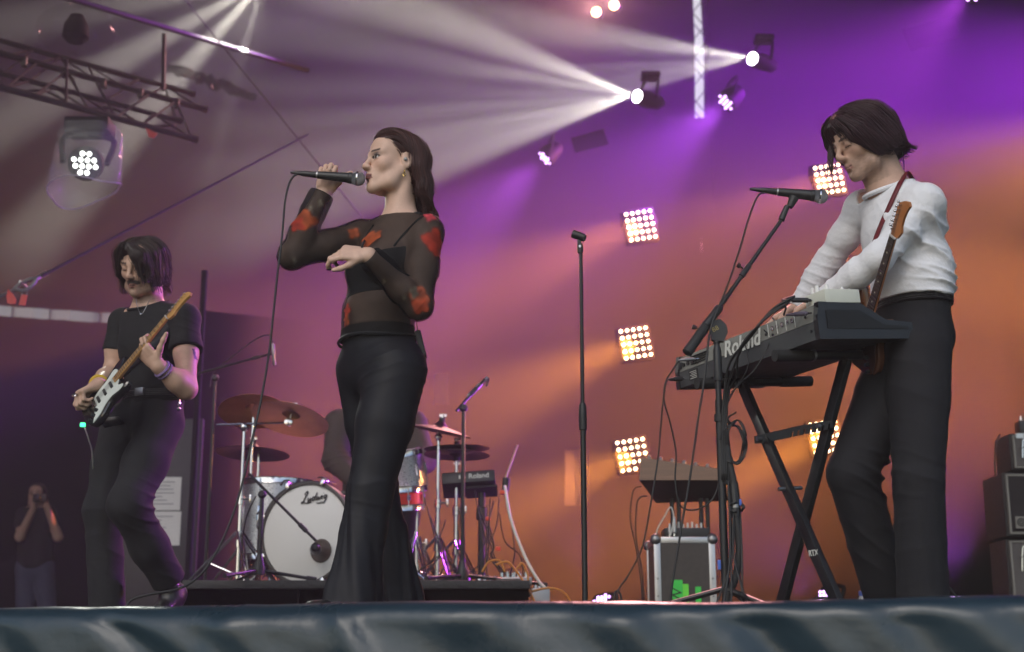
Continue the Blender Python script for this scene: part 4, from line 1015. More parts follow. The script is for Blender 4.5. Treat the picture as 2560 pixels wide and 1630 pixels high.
def xstand():
    t = thing("keyboard_stand", "black cross-legged keyboard stand with a notched brace", "stand", V(K(KL / 2, KD / 2, 0).x, K(KL / 2, KD / 2, 0).y, 0))
    uA, uB = .66, .18
    for u in (uA, uB):
        a, b = K(u, -.04, -.018), K(u, KD + .06, -.018)
        ar = obj("support_arm", cyl(a, b, .016, n=14), M_blackmetal, t)
        for q, s in ((a, 1), (b, -1)): obj("rubber_sleeve", cyl(q - KW * .012 * s, q + KW * .12 * s, .0195, n=14), M_rubber, ar); 
        obj("cap_ring", cyl(a + KW * .13, a + KW * .14, .0205, n=14), M_steel, ar)
    tA, tB = K(uA, KD * .42, -.03), K(uB, KD * .60, -.03)
    fA, fB = P(2112, 1540, 4.26), P(1940, 1560, 4.76); fA.z = fB.z = .03
    def bar(nm, p, q):
        ax = (q - p).normalized(); s = KW - ax * KW.dot(ax); s.normalize(); u = ax.cross(s)
        Mx = Matrix((s, u, ax)).transposed()
        return obj(nm, box((p + q) / 2, (.022, .042, (q - p).length), Mx, .003), M_blackmetal, t)
    bA = bar("leg_bar", tA - KW * .014, fA - KW * .014); bB = bar("leg_bar", tB + KW * .012, fB + KW * .012)
    for q in (fA, fB):
        h = Vector((KW.x, KW.y, 0)).normalized(); ft = obj("foot_bar", cyl(q - h * .2 - V(0, 0, .012), q + h * .22 - V(0, 0, .012), .016, n=12), M_blackmetal, t)
        for s in (-1, 1): obj("rubber_end", cyl(q + h * (.19 * s) - V(0, 0, .012), q + h * (.235 * s) - V(0, 0, .012), .018, n=12), M_rubber, ft)
    # pivot bolt, brace
    for f_ in (.505,): obj("pivot_bolt", cyl(tA.lerp(fA, f_) - KW * .05, tA.lerp(fA, f_) + KW * .04, .007, n=10), M_steel, t)
    pa, pb = tA.lerp(fA, .27) - KW * .03, tB.lerp(fB, .26) - KW * .022
    ax = (pb - pa).normalized(); u = V(0, 0, 1) - ax * ax.z; u.normalize(); L = (pb - pa).length + .05
    poly = [(-.03, -.012), (.0, -.016)]
    x = L * .42
    while x < L - .02: poly += [(x, -.016), (x + .006, .002), (x + .012, .002), (x + .008, -.016)]; x += .024
    poly += [(L, -.012), (L, .012), (L * .5, .016), (-.03, .014)]
    br = obj("notched_brace", prism(poly, pa, ax, u, .005), M_blackmetal, t, None)
    obj("brace_bolt", cyl(pb - KW * .012, pb + KW * .01, .008, n=10), M_steel, br); obj("brace_bolt", cyl(pa - KW * .02 + V(0, 0, .0), pa + KW * .02, .008, n=10), M_steel, br)
    nf = -KW; Yt = V(0, 0, 1) - nf * nf.z; Yt.normalize(); Xt = Yt.cross(nf).normalized()
    tx = tA.lerp(fA, .79) - KW * .0268
    obj("stand_mark", text_geo("RTX", .026, tx - Xt * .024, Xt, Yt, .001, bold=.0004), M_greytext, t, None)
xstand()

# ================================================================ flight case, small synth on it
def flight_case():
    d = 7.4; a, b = P(1634, 1342, d), P(1787, 1342, d); w = b.x - a.x; cx = (a.x + b.x) / 2; h = a.z; dp = .42
    t = thing("flight_case", "brown-black flight case with aluminium edges and green tape strips", "flight case", (cx, d + dp / 2, 0))
    obj("panel_body", box((cx, d + dp / 2, h / 2), (w - .012, dp - .012, h - .012)), mat("case_laminate", (.045, .036, .032), .45, noise=(40, .3), bump=(200, .2)), t)
    e = .034
    for sx in (-1, 1):
        for sy in (0, 1):
            obj("corner_rail", box((cx + sx * (w / 2 - e / 2), d + e / 2 + sy * (dp - e), h / 2), (e, e, h - .004), bev=.004), M_alu, t)
            obj("ball_corner", ball((cx + sx * (w / 2 - .012), d + .012 + sy * (dp - .024), h - .012), .03, 14, 10), M_steel, t)
            obj("ball_corner", ball((cx + sx * (w / 2 - .012), d + .012 + sy * (dp - .024), .03), .03, 14, 10), M_steel, t)
    for sy in (0, 1):
        for z in (h - e / 2, e / 2): obj("edge_rail", box((cx, d + e / 2 + sy * (dp - e), z), (w - .06, e * .96, e * .98), bev=.004), M_alu, t)
    for sx in (-1, 1): obj("edge_rail", box((cx + sx * (w / 2 - e / 2), d + dp / 2, h - e / 2), (e * .97, dp - .06, e * .96), bev=.004), M_alu, t)
    for sx in (-1, 1):
        for k in range(4): obj("rivet", lathe((cx + sx * (w / 2 - e / 2), d - .001, .06 + .09 * k), (0, -1, 0), [(0, .006), (.003, .004)], 8), M_steel, t)
    M_tape = mat("green_tape", (.05, .62, .08), .6, noise=(20, .15)); M_tape2 = mat("lime_tape", (.16, .75, .06), .6, noise=(20, .15)); M_ink = mat("marker_ink", (.01, .03, .01), .6)
    for (x0, y0, x1, s, m, tx) in ((1680, 1450, 1706, .075, M_tape, "LOW"), (1706, 1460, 1721, .042, M_tape2, "ALIEN"), (1738, 1467, 1752, .042, M_tape, "Korg")):
        p, q = P(x0, y0, d), P(x1, y0, d)
        tp = obj("tape_strip", box(((p.x + q.x) / 2, d - .003, p.z / 2 + .06), (q.x - p.x, .004, p.z - .12)), m, t, None)
        obj("handwriting", text_geo(tx, s, V(q.x - .004, d - .0062, p.z - .21), (0, 0, 1), (-1, 0, 0), .001, shear=.15, space=.85), M_ink, tp, None)
    return cx, d, h
fcx, fcd, fch = flight_case()
def synth():
    d0 = 7.32; t = thing("wooden_synthesizer", "small wood-sided synthesizer raised on metal legs above the flight case", "synthesizer", (fcx, 7.5, fch))
    A, B = P(1598, 1200, d0), P(1796, 1200, d0); C, D_ = P(1602, 1143, d0 + .02), P(1798, 1172, d0 + .02)
    E1, E2 = P(1640, 1258, d0 + .3), P(1826, 1252, d0 + .3)
    G1, G2 = C + V(.06, .3, .04), D_ + V(.06, .3, .04)
    obj("front_board", ([A, B, D_, C, A + V(0, .02, 0), B + V(0, .02, 0), D_ + V(0, .02, 0), C + V(0, .02, 0)], [(0, 1, 2, 3), (7, 6, 5, 4), (0, 4, 5, 1), (1, 5, 6, 2), (2, 6, 7, 3), (3, 7, 4, 0)]), M_wood, t, None)
    obj("body", ([A + V(.004, .021, .002), B + V(-.004, .021, .002), E2, E1, C + V(.004, .021, -.004), D_ + V(-.004, .021, -.004), G2, G1], [(3, 2, 1, 0), (4, 5, 6, 7), (0, 1, 5, 4), (1, 2, 6, 5), (2, 3, 7, 6), (3, 0, 4, 7)]), mat("synth_base", (.03, .018, .016), .6), t, None)
    for k in range(6):
        q = C.lerp(D_, .12 + .15 * k) + V(0, .06, .004); obj("knob", lathe(q, (0, -.2, 1), [(0, .012), (.02, .010), (.024, .006)], 12), M_steel, t)
    for (px) in (1680, 1696, 1752, 1768):
        q = P(px, 1255, d0 + .25); obj("leg", cyl((q.x, q.y, fch), (q.x, q.y, q.z + .02), .012, n=10), M_blackmetal, t)
synth()
mx = thing("small_mixer", "low black mixer with knobs lying on the flight case", "mixer", (fcx + .03, 7.6, fch))
obj("case", box((fcx + .03, 7.6, fch + .03), (.24, .2, .056), bev=.006), M_blackplastic, mx)
for k in range(8): obj("knob", lathe((fcx - .06 + .024 * k, 7.53, fch + .058), (0, 0, 1), [(0, .006), (.022 + .006 * (k % 3), .005)], 8), M_white, mx)
for k, (pts, m) in enumerate((([(1604, 1216), (1588, 1220), (1580, 1240), (1576, 1300), (1590, 1370), (1602, 1450), (1606, 1500)], M_cable), ([(1618, 1240), (1602, 1243), (1592, 1262), (1590, 1340), (1604, 1420), (1610, 1500)], M_cable), ([(1672, 1345), (1680, 1325), (1684, 1290), (1676, 1268), (1662, 1290), (1645, 1320), (1638, 1345)], M_greytext))):
    cable("synth_lead", ["lead hanging from the wooden synthesizer's white plug", "second lead hanging behind the flight case edge", "pale lead looping between synthesizer and mixer"][k], Q(pts, 7.36 if k < 2 else 7.45), .004, m)
plug("thicker silver jack plug upright in the small mixer", P(1686, 1335, 7.5), P(1686, 1292, 7.5), .012, M_alu); plug("thin short jack plug upright in the small mixer", P(1674, 1335, 7.5), P(1674, 1308, 7.5), .009, M_alu)

# ================================================================ amplifier stack
M_tolex = mat("black_tolex", (.018, .015, .016), .6, bump=(260, .5), noise=(60, .3))
M_cloth = mat("silver_grille_cloth", (.13, .12, .12), .7, noise=(320, .5), bump=(320, .8))
M_bcloth = mat("black_grille_cloth", (.022, .017, .02), .8, bump=(320, .8))
M_pipe = mat("grey_piping", (.22, .21, .19), .6)
def script_stroke(pts, c, X, Y, s, r):
    return tube([Vector(c) + Vector(X) * (a * s) + Vector(Y) * (b * s) for a, b in spline([Vector((a, b, 0)) for a, b in pts], 4) and [(q.x, q.y) for q in spline([Vector((a, b, 0)) for a, b in pts], 4)]], r, 5)
def cabinet(name, label, x0, y0, y1, d, w, dp, cloth, mark):
    lo, hi = P(x0, y1, d), P(x0, y0, d); h = hi.z - lo.z; cx = lo.x + w / 2; cz = (lo.z + hi.z) / 2
    t = thing(name, label, "amplifier", (cx, d + dp / 2, lo.z))
    obj("box_shell", box((cx, d + dp / 2 + .012, cz), (w, dp, h - .004), bev=.012), M_tolex, t)
    obj("grille_cloth", box((cx, d + .008, cz), (w - .06, .02, h - .06)), cloth, t, None)
    fr = .016
    for sx in (-1, 1): obj("piping", box((cx + sx * (w / 2 - .024), d, cz), (fr * .7, .02, h - .03)), M_pipe, t, None)
    for sz in (-1, 1): obj("piping", box((cx, d, cz + sz * (h / 2 - .02)), (w - .066, .018, fr * .7)), M_pipe, t, None)
    return t, cx, cz, lo, hi
def fender_script(t, c, s):
    X, Y = V(.93, 0, .36), V(-.1, 0, 1); r = .006
    g = [script_stroke([(0, -.35), (.12, .2), (.25, .75), (.35, .95), (.75, 1.05)], c, X, Y, s, r), script_stroke([(.02, .4), (.3, .45), (.5, .5)], c, X, Y, s, r)]
    for k in range(5):
        x = .55 + .33 * k; g.append(script_stroke([(x, .15), (x + .12, .5), (x + .2, .2), (x + .3, .15), (x + .38, .4)], c, X, Y, s, r * .8))
    obj("script_badge", join(*g), M_chrome, t)
AD = 8.5
t1, cx, cz, lo, hi = cabinet("guitar_amplifier", "silver-grille amplifier with script badge at the bottom of the stack", 2530, 1346, 1532, AD, .72, .3, M_cloth, "")
fender_script(t1, V(lo.x + .07, AD - .02, hi.z - .16), .1)
t2, cx2, cz2, lo2, hi2 = cabinet("bass_cabinet", "black-grille bass cabinet with a square badge in the middle of the stack", 2518, 1180, 1341, AD - .05, .74, .36, M_bcloth, "")
bc = V(P(2545, 1309, AD).x, AD - .068, P(2552, 1309, AD).z)
bg = obj("badge", box(bc, (.075, .008, .07)), M_pipe, t2, None)
obj("badge_rings", join(torus(bc + V(-.005, -.006, 0), (0, 1, 0), .022, .004, 20, 6), torus(bc + V(-.005, -.006, 0), (0, 1, 0), .010, .004, 16, 6), box(bc + V(.028, -.006, 0), (.006, .006, .054))), M_blackplastic, bg)
t3, cx3, cz3, lo3, hi3 = cabinet("top_amplifier", "small silver-grille amplifier with script badge on top of the stack", 2530, 1082, 1176, AD, .7, .26, M_cloth, "")
fender_script(t3, V(lo3.x + .06, AD - .02, lo3.z + .1), .075)
obj("control_panel", box((cx3, AD - .004, hi3.z - .02), (.62, .016, .03)), M_alu, t3, None)
for k in range(7): obj("knob", lathe((lo3.x + .1 + .07 * k, AD - .013, hi3.z - .018), (0, -1, 0), [(0, .013), (.015, .010)], 10), M_blackplastic, t3)
pd = thing("pedal_on_amplifier", "small dark pedal with silver knobs standing on the amplifier stack", "pedal", (lo3.x + .16, AD + .1, hi3.z))
obj("case", box((lo3.x + .17, AD + .1, hi3.z + .045), (.16, .1, .085), bev=.008), M_blackmetal, pd)
for k in range(4): obj("knob", lathe((lo3.x + .11 + .04 * k, AD + .08, hi3.z + .088), (0, 0, 1), [(0, .012), (.03, .01)], 10), M_chrome, pd)
cable("amplifier_lead", "thin lead hanging down in front of the top amplifier", [P(2500, 1085, AD - .06), P(2490, 1110, AD - .08), P(2487, 1150, AD - .09), P(2489, 1190, AD - .1)], .005)
# water bottle
wb = P(2156, 1490, 6.2); bt = thing("water_bottle", "small clear water bottle with a blue cap standing on the stage floor", "bottle", (wb.x, 6.2, 0))
zt = P(2156, 1478, 6.2).z
obj("body", lathe((wb.x, 6.2, 0), (0, 0, 1), [(0, .028), (.01, .033), (zt - .07, .033), (zt - .04, .024), (zt - .022, .014), (zt - .018, .014)], 18), mat("clear_pet", (.75, .78, .82), .08, alpha=.35, spec=.8), bt)
obj("cap", lathe((wb.x, 6.2, zt - .02), (0, 0, 1), [(0, .0165), (.02, .0165), (.021, .015)], 16), mat("blue_cap", (.03, .07, .3), .4), bt)
cable("floor_cable", "black cable end curling up from the stage floor by the empty mic stand", [P(1528, 1560, 4.9), P(1535, 1500, 4.9), P(1540, 1478, 4.9), P(1552, 1490, 4.9), P(1560, 1560, 4.9)], .004)
cable("floor_cable", "violet-lit cable lying behind the keyboard player's heel", [P(2368, 1462, 6), P(2380, 1478, 6), P(2400, 1500, 6), P(2440, 1530, 6)], .006)
cable("floor_cable", "cable loop lying behind the keyboard stand's foot", [P(2010, 1520, 5.6), P(2030, 1500, 5.6), P(2060, 1495, 5.6), P(2085, 1505, 5.6), P(2100, 1530, 5.6)], .006)
tag(obj("tape_roll", join(cyl(P(122, 1538, 4.25), P(152, 1536, 4.25), .012, n=12)), M_white), "small white tape piece lying on the stage edge", "tape")
# ================================================================ drum kit on the riser
M_hoop = mat("dark_hoop", (.02, .013, .012), .35, noise=(20, .3))
def XZ(px, py, d): return P(px, py, d)
def kick():
    d = 7.4; c = P(766, 1333, d); r = c.z - RZ - .004; ax = Vector((-.36, -.93, .02)).normalized(); L = .42
    t = thing("bass_drum", "bass drum with white front head and dark hoop", "drum", (c.x, d + .2, RZ))
    obj("shell", lathe(c, -ax, [(.02, r - .03), (L, r - .03)], 40), M_silver, t)
    hd = obj("front_head", lathe(c, ax, [(-.03, r - .012), (0, r - .014), (.004, r - .02), (.005, .001)], 48, False), M_head, t, R(50))
    obj("hoop", lathe(c, ax, [(-.04, r - .014), (-.04, r), (.014, r), (.016, r - .004), (.014, r - .02), (.004, r - .022)], 48, False), M_hoop, t)
    obj("hoop", lathe(c - ax * L, -ax, [(-.04, r - .014), (-.04, r), (.014, r), (.014, r - .02)], 48, False), M_hoop, t)
    s, u, _ = frame_of(ax); s = ax.cross(V(0, 0, 1)).normalized() * -1; u = V(0, 0, 1)
    if s.x < 0: s = -s
    for k in range(8):
        a = 2 * math.pi * (k + .55) / 8; q = c + s * (math.cos(a) * r) + u * (math.sin(a) * r)
        rd = (q - c).normalized()
        cl = obj("claw", join(box(q + rd * .012 - ax * .01, (.03, .05, .022), Matrix((rd.cross(ax).normalized(), ax, rd)).transposed(), .005), box(q + rd * .0 + ax * .02, (.022, .012, .03), Matrix((rd.cross(ax).normalized(), ax, rd)).transposed(), .004)), M_chrome, t)
        obj("tension_rod", join(cyl(q + rd * .018 - ax * .13, q + rd * .018 + ax * .02, .004, n=6), tube([q + rd * .018 + ax * .03 - rd.cross(ax) * .028, q + rd * .03 + ax * .03, q + rd * .018 + ax * .03 + rd.cross(ax) * .028], .006, 6)), M_chrome, cl)
    pc = c + s * .095 - u * .095 + ax * .0075
    pr = obj("port_ring", lathe(pc, ax, [(-.002, .001), (0, .058), (.003, .062), (.005, .06), (.006, .05), (.003, .048), (.002, .001)], 28, False), mat("port_brown", (.06, .04, .032), .5, noise=(20, .3)), t)
    # script name on the head, drawn in strokes
    o = c + s * -.005 + u * .158 + ax * .0075; X, Y = (s + u * .12).normalized(), (u + s * .25).normalized(); g = []
    st = [[(.1, .95), (.22, 1.25), (.42, 1.3), (.4, 1.0), (.2, .5), (.12, .08), (0, 0), (-.08, .12), (.1, .2), (.4, .02), (.85, -.06), (1.2, .0)],
          [(.72, .55), (.68, .2), (.85, .12), (1.02, .5), (1.0, .2), (1.12, .15)],
          [(1.5, .5), (1.3, .55), (1.22, .25), (1.4, .12), (1.55, .4), (1.68, 1.0), (1.56, .25), (1.7, .15)],
          [(1.82, .52), (1.8, .2), (1.95, .15), (2.06, .48), (2.08, .18), (2.25, .2), (2.32, .55)],
          [(2.48, .55), (2.45, .2), (2.58, .18)], [(2.54, .78), (2.56, .8)],
          [(2.98, .52), (2.76, .5), (2.74, .2), (2.94, .2), (3.04, .5), (2.98, -.1), (2.8, -.35), (2.62, -.25), (2.2, -.3), (1.9, -.2)]]
    for sx in st: g.append(script_stroke(sx, o - X * .025, X, Y, .047, .0030))
    obj("script_name", join(*g), mat("black_ink", (.012, .012, .012), .5), hd)
    for k in (-1, 1): obj("spur", cyl(c - ax * .12 + s * (k * (r - .02)) - u * .1, V((c - ax * .12 + s * (k * (r + .1))).x, (c + ax * .05).y, RZ + .004), .009, n=8), M_chrome, t)
    return c, ax, s, u, r, pc
kc, kax, ks, ku, kr, kpc = kick()
def drum(name, label, c, r, h, m, ax=(0, 0, 1), lugs=8, legs=False, bottom=None):
    c = Vector(c); ax = Vector(ax).normalized(); t = thing(name, label, "drum", c - ax * h / 2)
    obj("shell", lathe(c, ax, [(-h / 2, r), (h / 2, r)], 36, False), m, t)
    obj("top_head", lathe(c, ax, [(h / 2 - .002, .001), (h / 2 + .004, r - .004), (h / 2 - .004, r + .002)], 36, False), M_head, t, R(50))
    obj("bottom_head", lathe(c, ax, [(-h / 2 + .004, r + .002), (-h / 2 - .004, r - .004), (-h / 2 + .002, .001)], 36, False), bottom or M_head, t, R(50))
    for z in (h / 2, -h / 2): obj("rim", lathe(c + ax * z, ax, [(-.02, r + .003), (-.02, r + .009), (-.012, r + .006), (.01, r + .006), (.014, r + .01), (.01, r + .001)], 36, False), M_chrome, t)
    s, u, _ = frame_of(ax)
    for k in range(lugs):
        a = 2 * math.pi * k / lugs + .3; q = c + (s * math.cos(a) + u * math.sin(a)) * (r + .008)
        lg = obj("lug", lathe(q, ax, [(-h * .16, .006), (-h * .14, .011), (h * .14, .011), (h * .16, .006)], 8), M_chrome, t); obj("tension_rod", cyl(q - ax * (h / 2), q + ax * (h / 2 + .006), .0032, n=6), M_chrome, lg)
        if legs and k % 3 == 0:
            e = c + (s * math.cos(a + .4) + u * math.sin(a + .4)) * (r + .02); obj("leg", tube(spline([e + V(0, 0, .1), e - V(0, 0, h * .3), V(e.x, e.y, RZ + .06) + (s * math.cos(a + .4) + u * math.sin(a + .4)) * .02, V(e.x, e.y, RZ + .008) + (s * math.cos(a + .4) + u * math.sin(a + .4)) * .05], 4), .006, 8), M_chrome, t)
    return t
ft = P(690, 1302, 8.0); drum("floor_tom", "silver sparkle floor tom standing behind the bass drum", ft, .205, .42, M_silver, legs=True)
rt = P(1008, 1178, 7.95); drum("rack_tom", "silver tom catching violet light beside the singer's leg", rt, .12, .21, M_silver, (-.15, -.2, .95), 6)
sn = P(995, 1246, 7.8); drum("snare_drum", "shallow snare drum with red and white bottom edge by the singer's knee", sn, .14, .1, mat("red_shell", (.5, .03, .02), .35, noise=(8, .5)), (-.05, -.12, 1), 8)
def cymbal(label, c, r, n, m, bell=.028):
    c = Vector(c); t = thing("cymbal", label, "cymbal", c - Vector(n).normalized() * .05); n = Vector(n).normalized()
    pr = [(0 - .03, r), (-.029, r), (-.012, r * .6), (0, r * .24), (.006, r * .22), (bell, r * .1), (bell + .003, .008)]
    pr2 = [(a - .0025, b) for a, b in reversed(pr)]
    obj("plate", lathe(c, n, pr + pr2[:-1], 48, False), m, t); obj("felt", cyl(c + n * (bell), c + n * (bell + .02), .018, n=12), M_rubber, t); obj("wing_nut", join(cyl(c + n * (bell + .02), c + n * (bell + .04), .008, n=8), box(c + n * (bell + .035), (.04, .008, .014))), M_chrome, t)
    return t
cymbal("large bronze crash cymbal tilted over the bass drum", P(728, 1036, 7.6), .215, (.15, .27, .95), M_brass)
cymbal("bronze ride cymbal overlapping the crash on its guitarist side", P(634, 1018, 7.95), .20, (-.06, .32, .94), M_brass)
cymbal("low dark cymbal half hidden behind the crash stand", P(632, 1122, 8.3), .22, (.04, .06, 1), M_darkcym)
cymbal("dark crash cymbal on the singer's thigh side of the kit", P(1102, 1066, 7.9), .18, (.2, -.1, .96), M_darkcym)
def hstand(label, px, d, pts_top, spread=.26, dbl=True, y_h=1250, name="cymbal_stand"):
    """chrome stand on the riser under pixel column px up to the point pts_top"""
    x = P(px, 1300, d).x; t = thing(name, label, "stand", (x, d, RZ)); zt = pts_top.z
    zm = RZ + (zt - RZ) * .55
    obj("lower_tube", cyl((x, d, RZ + .02), (x, d, zm), .0125, n=12), M_chrome, t); obj("upper_tube", cyl((x, d, zm - .02), (x, d, zt), .0092, n=12), M_chrome, t)
    obj("clamp", join(lathe((x, d, zm), (0, 0, 1), [(-.03, .014), (-.028, .02), (.02, .02), (.024, .012)], 12), cyl((x - .02, d - .01, zm), (x + .05, d - .02, zm), .006, n=8), box((x + .055, d - .02, zm), (.012, .01, .045), bev=.003)), M_chrome, t)
    obj("tube_joint", lathe((x, d, zm - (zm - RZ) * .5), (0, 0, 1), [(-.02, .014), (-.018, .019), (.02, .019), (.022, .013)], 12), M_chrome, t)
    for k in range(3):
        a = -1.2 + 2 * math.pi * k / 3; dv = V(math.cos(a), math.sin(a), 0); top = V(x, d, RZ + .30) + dv * .014; foot = V(x, d, RZ + .012) + dv * spread
        sv = dv.cross(V(0, 0, 1)) * .013
        lg = obj("leg", join(cyl(top + sv, foot + sv * .4, .006, n=8), cyl(top - sv, foot - sv * .4, .006, n=8)), M_chrome, t)
        md = top.lerp(foot, .55); obj("brace", cyl(V(x, d, RZ + .07), md, .005, n=8), M_chrome, lg); obj("rubber_foot", cyl(foot - V(0, 0, .01), foot + V(0, 0, .03) - dv * .02, .012, n=8), M_rubber, lg)
    return t, x
tp = P(613, 1070, 7.55); st1, sx1_ = hstand("chrome boom stand carrying the large bronze crash", 600, 7.55, tp, .3)
obj("boom_clamp", ball(V(sx1_, 7.55, tp.z + .005), .026, 12, 8), M_chrome, st1); a, b = P(541, 1062, 7.5), P(722, 1056, 7.6)
obj("boom_arm", cyl(a, b, .006, n=10), M_chrome, st1); obj("tilter", join(lathe(b, (0, 1, 0), [(-.02, .012), (-.018, .022), (.018, .022), (.02, .012)], 14), cyl(b, P(728, 1036, 7.6), .006, n=8)), M_chrome, st1)
tp = P(1100, 1080, 7.9); st2, x2 = hstand("chrome stand under the dark crash cymbal", 1094, 7.9, tp); obj("tilter", join(ball(V(x2, 7.9, tp.z - .03), .022, 12, 8), cyl(V(x2, 7.9, tp.z - .02), tp, .007, n=8)), M_chrome, st2)
tp = P(1140, 1108, 8.05); st3, x3 = hstand("chrome hi-hat stand with its pull rod", 1140, 8.05, tp, name="hihat_stand")
hh = P(1142, 1130, 8.05)
cymbal("upper plate of the dark hi-hat pair", hh + V(0, 0, .012), .19, (.02, .02, 1), M_darkcym); cymbal("lower plate of the dark hi-hat pair", hh - V(0, 0, .012), .19, (.02, .02, -1), M_darkcym, .02)
tp = P(1040, 1260, 7.85); hstand("folding chrome snare stand beside the singer's shin", 1042, 7.85, tp, .22, name="snare_stand")
# ---- microphone stands of the kit
def drum_mic_stand(label, px, d, zt, a, b, z0=RZ, r=.009, L=.3, a0=.3, mic_pts=None, name="boom_mic_stand"):
    x = P(px, 1300, d).x; t = thing(name, label, "mic stand", (x, d, z0))
    obj("upright_tube", cyl((x, d, z0 + .04), (x, d, zt), r, r * .85, 10), M_blackmetal, t); obj("hub", lathe((x, d, z0 + .03), (0, 0, 1), [(0, .03), (.03, .032), (.09, .016), (.1, .012)], 12), M_blackplastic, t)
    tripod(t, (x, d, z0), .055, L, M_blackmetal, a0=a0, r=.009)
    obj("swivel", join(ball((x, d, zt), .022, 10, 8), cyl((x, d - .03, zt), (x, d + .03, zt), .012, n=8)), M_blackplastic, t)
    obj("boom_tube", cyl(a, b, .0075, n=10), M_blackmetal, t); ax = (b - a).normalized()
    obj("boom_grip", lathe(b - ax * .12, ax, [(0, .008), (.004, .012), (.05, .012), (.055, .008)], 10), M_blackplastic, t)
    return t
drum_mic_stand("tall boom mic stand between guitarist and drum kit", 520, 8.0, P(523, 945, 8.0).z, P(492, 935, 7.98), P(678, 884, 8.1), 0, .011, .36, 2.6)
om = thing("overhead_microphone", "slim overhead mic pointing down over the crash cymbal", "microphone", P(685, 912, 8.1)); oa, ob = P(682, 858, 8.1), P(686, 914, 8.1)
obj("body", lathe(oa, ob - oa, [(0, .006), (.01, .010), (.075, .011), (.08, .009), (.118, .009), (.122, .004)], 14), M_steel, om); obj("grille", lathe(oa.lerp(ob, .75), ob - oa, [(0, .0108), (.032, .0108), (.034, .004)], 12), M_grille, om)
cable("overhead_cable", "thin lead arching off the overhead mic's boom", [P(682, 858, 8.1), P(672, 838, 8.1), P(640, 848, 8.1), P(590, 885, 8.1), P(535, 930, 8.05), P(524, 970, 8.0)], .004)
drum_mic_stand("tall boom mic stand beside the electronic drum pad", 1157, 7.3, P(1155, 1020, 7.3).z, P(1140, 1028, 7.3), P(1212, 948, 7.35), RZ, .012, .42, .15)
om2 = thing("overhead_microphone", "slim overhead mic tilted up on the stand beside the pad", "microphone", P(1180, 985, 7.33)); obj("body", lathe(P(1168, 994, 7.33), P(1224, 938, 7.36) - P(1168, 994, 7.33), [(0, .006), (.01, .012), (.1, .013), (.11, .01), (.16, .009)], 12), M_steel, om2)
obj("shock_mount", cyl(P(1222, 945, 7.36), P(1216, 966, 7.36), .006, n=8), M_blackplastic, om2)
drum_mic_stand("short black boom stand in front of the bass drum", 653, 6.95, P(656, 1236, 6.95).z, P(622, 1184, 7.0), P(790, 1352, 7.0), RZ, .012, .26, .1)
km = thing("kick_microphone", "chunky dark kick drum mic at the head's port", "microphone", P(815, 1378, 7.1)); ka = P(788, 1350, 7.0); kb_ = kpc + kax * .06
obj("body", lathe(kb_ - (kb_ - ka).normalized() * .09, kb_ - ka, [(0, .012), (.01, .024), (.06, .026), (.07, .024)], 16), M_blackmetal, km); obj("grille", lathe(kb_ - (kb_ - ka).normalized() * .025, kb_ - ka, [(0, .027), (.02, .03), (.04, .026), (.05, .004)], 16), M_grille, km)
cable("kick_cable", "lead curving from the kick mic stand down to the riser", [P(640, 1240, 7.0), P(625, 1270, 7.0), P(612, 1310, 7.05), P(606, 1370, 7.1), P(612, 1440, 7.1)], .004)
# ---- sampling pad on its stand
def pad():
    d = 8.0; a, b = P(1104, 1205, d), P(1238, 1205, d); t = thing("drum_pad", "black electronic drum pad with maker name on a stand", "drum pad", ((a.x + b.x) / 2, d, P(1170, 1228, d).z))
    c = (a + b) / 2; Mx = Matrix.Rotation(R(-14), 3, 'X') @ Matrix.Rotation(R(-4), 3, 'Y')
    obj("case", box(c + V(0, .1, 0), (b.x - a.x, .24, .07), Mx, .01), M_blackplastic, t)
    for i in range(3):
        for j in range(2): obj("pad_zone", box(c + Mx @ V((i - 1) * .095, .05 + .1 * j, .038), (.088, .09, .008), Mx, .004), M_rubber, t)
    f0 = c + Mx @ V(0, -.0225 + .0, 0); f0 = c + V(0, .1, 0) + Mx @ V(-.0, -.1212, -.012)
    obj("maker_name", text_geo("Roland", .042, f0 + Mx @ V(.0, 0, 0), Mx @ V(1, 0, 0), Mx @ V(0, 0, 1), .001, bold=.0006), M_greytext, t, None)
    for k in range(3): obj("mark", box(f0 + Mx @ V(-.05 + .014 * k, 0, .012), (.009, .003, .02), Mx), M_greytext, t, None)
    x = P(1203, 1300, d).x; s = thing("pad_stand", "dark tube stand under the electronic drum pad", "stand", (x, d + .1, RZ)); zt = c.z - .05
    obj("upright_tube", cyl((x, d + .1, RZ + .03), (x, d + .1, zt), .02, n=12), M_blackmetal, s); obj("clamp", lathe((x, d + .1, zt - .12), (0, 0, 1), [(-.04, .022), (-.03, .032), (.03, .032), (.04, .022)], 12), M_blackplastic, s); obj("top_plate", box((x, d + .1, zt + .008), (.18, .16, .012), Mx), M_blackmetal, s); tripod(s, (x, d + .1, RZ), .12, .3, M_blackmetal, a0=.5)
    tag(obj("drumstick", cyl(P(1262, 1200, d), P(1294, 1112, d), .007, .005, 8), mat("stick_wood", (.45, .3, .2), .5)), "drumstick clipped upright beside the drum pad", "drumstick")
    tag(obj("stick_holder", lathe(P(1264, 1230, d), P(1266, 1196, d) - P(1264, 1230, d), [(0, .02), (.08, .024)], 10), M_blackplastic), "small black stick holder at the drum pad's corner", "holder")
pad()
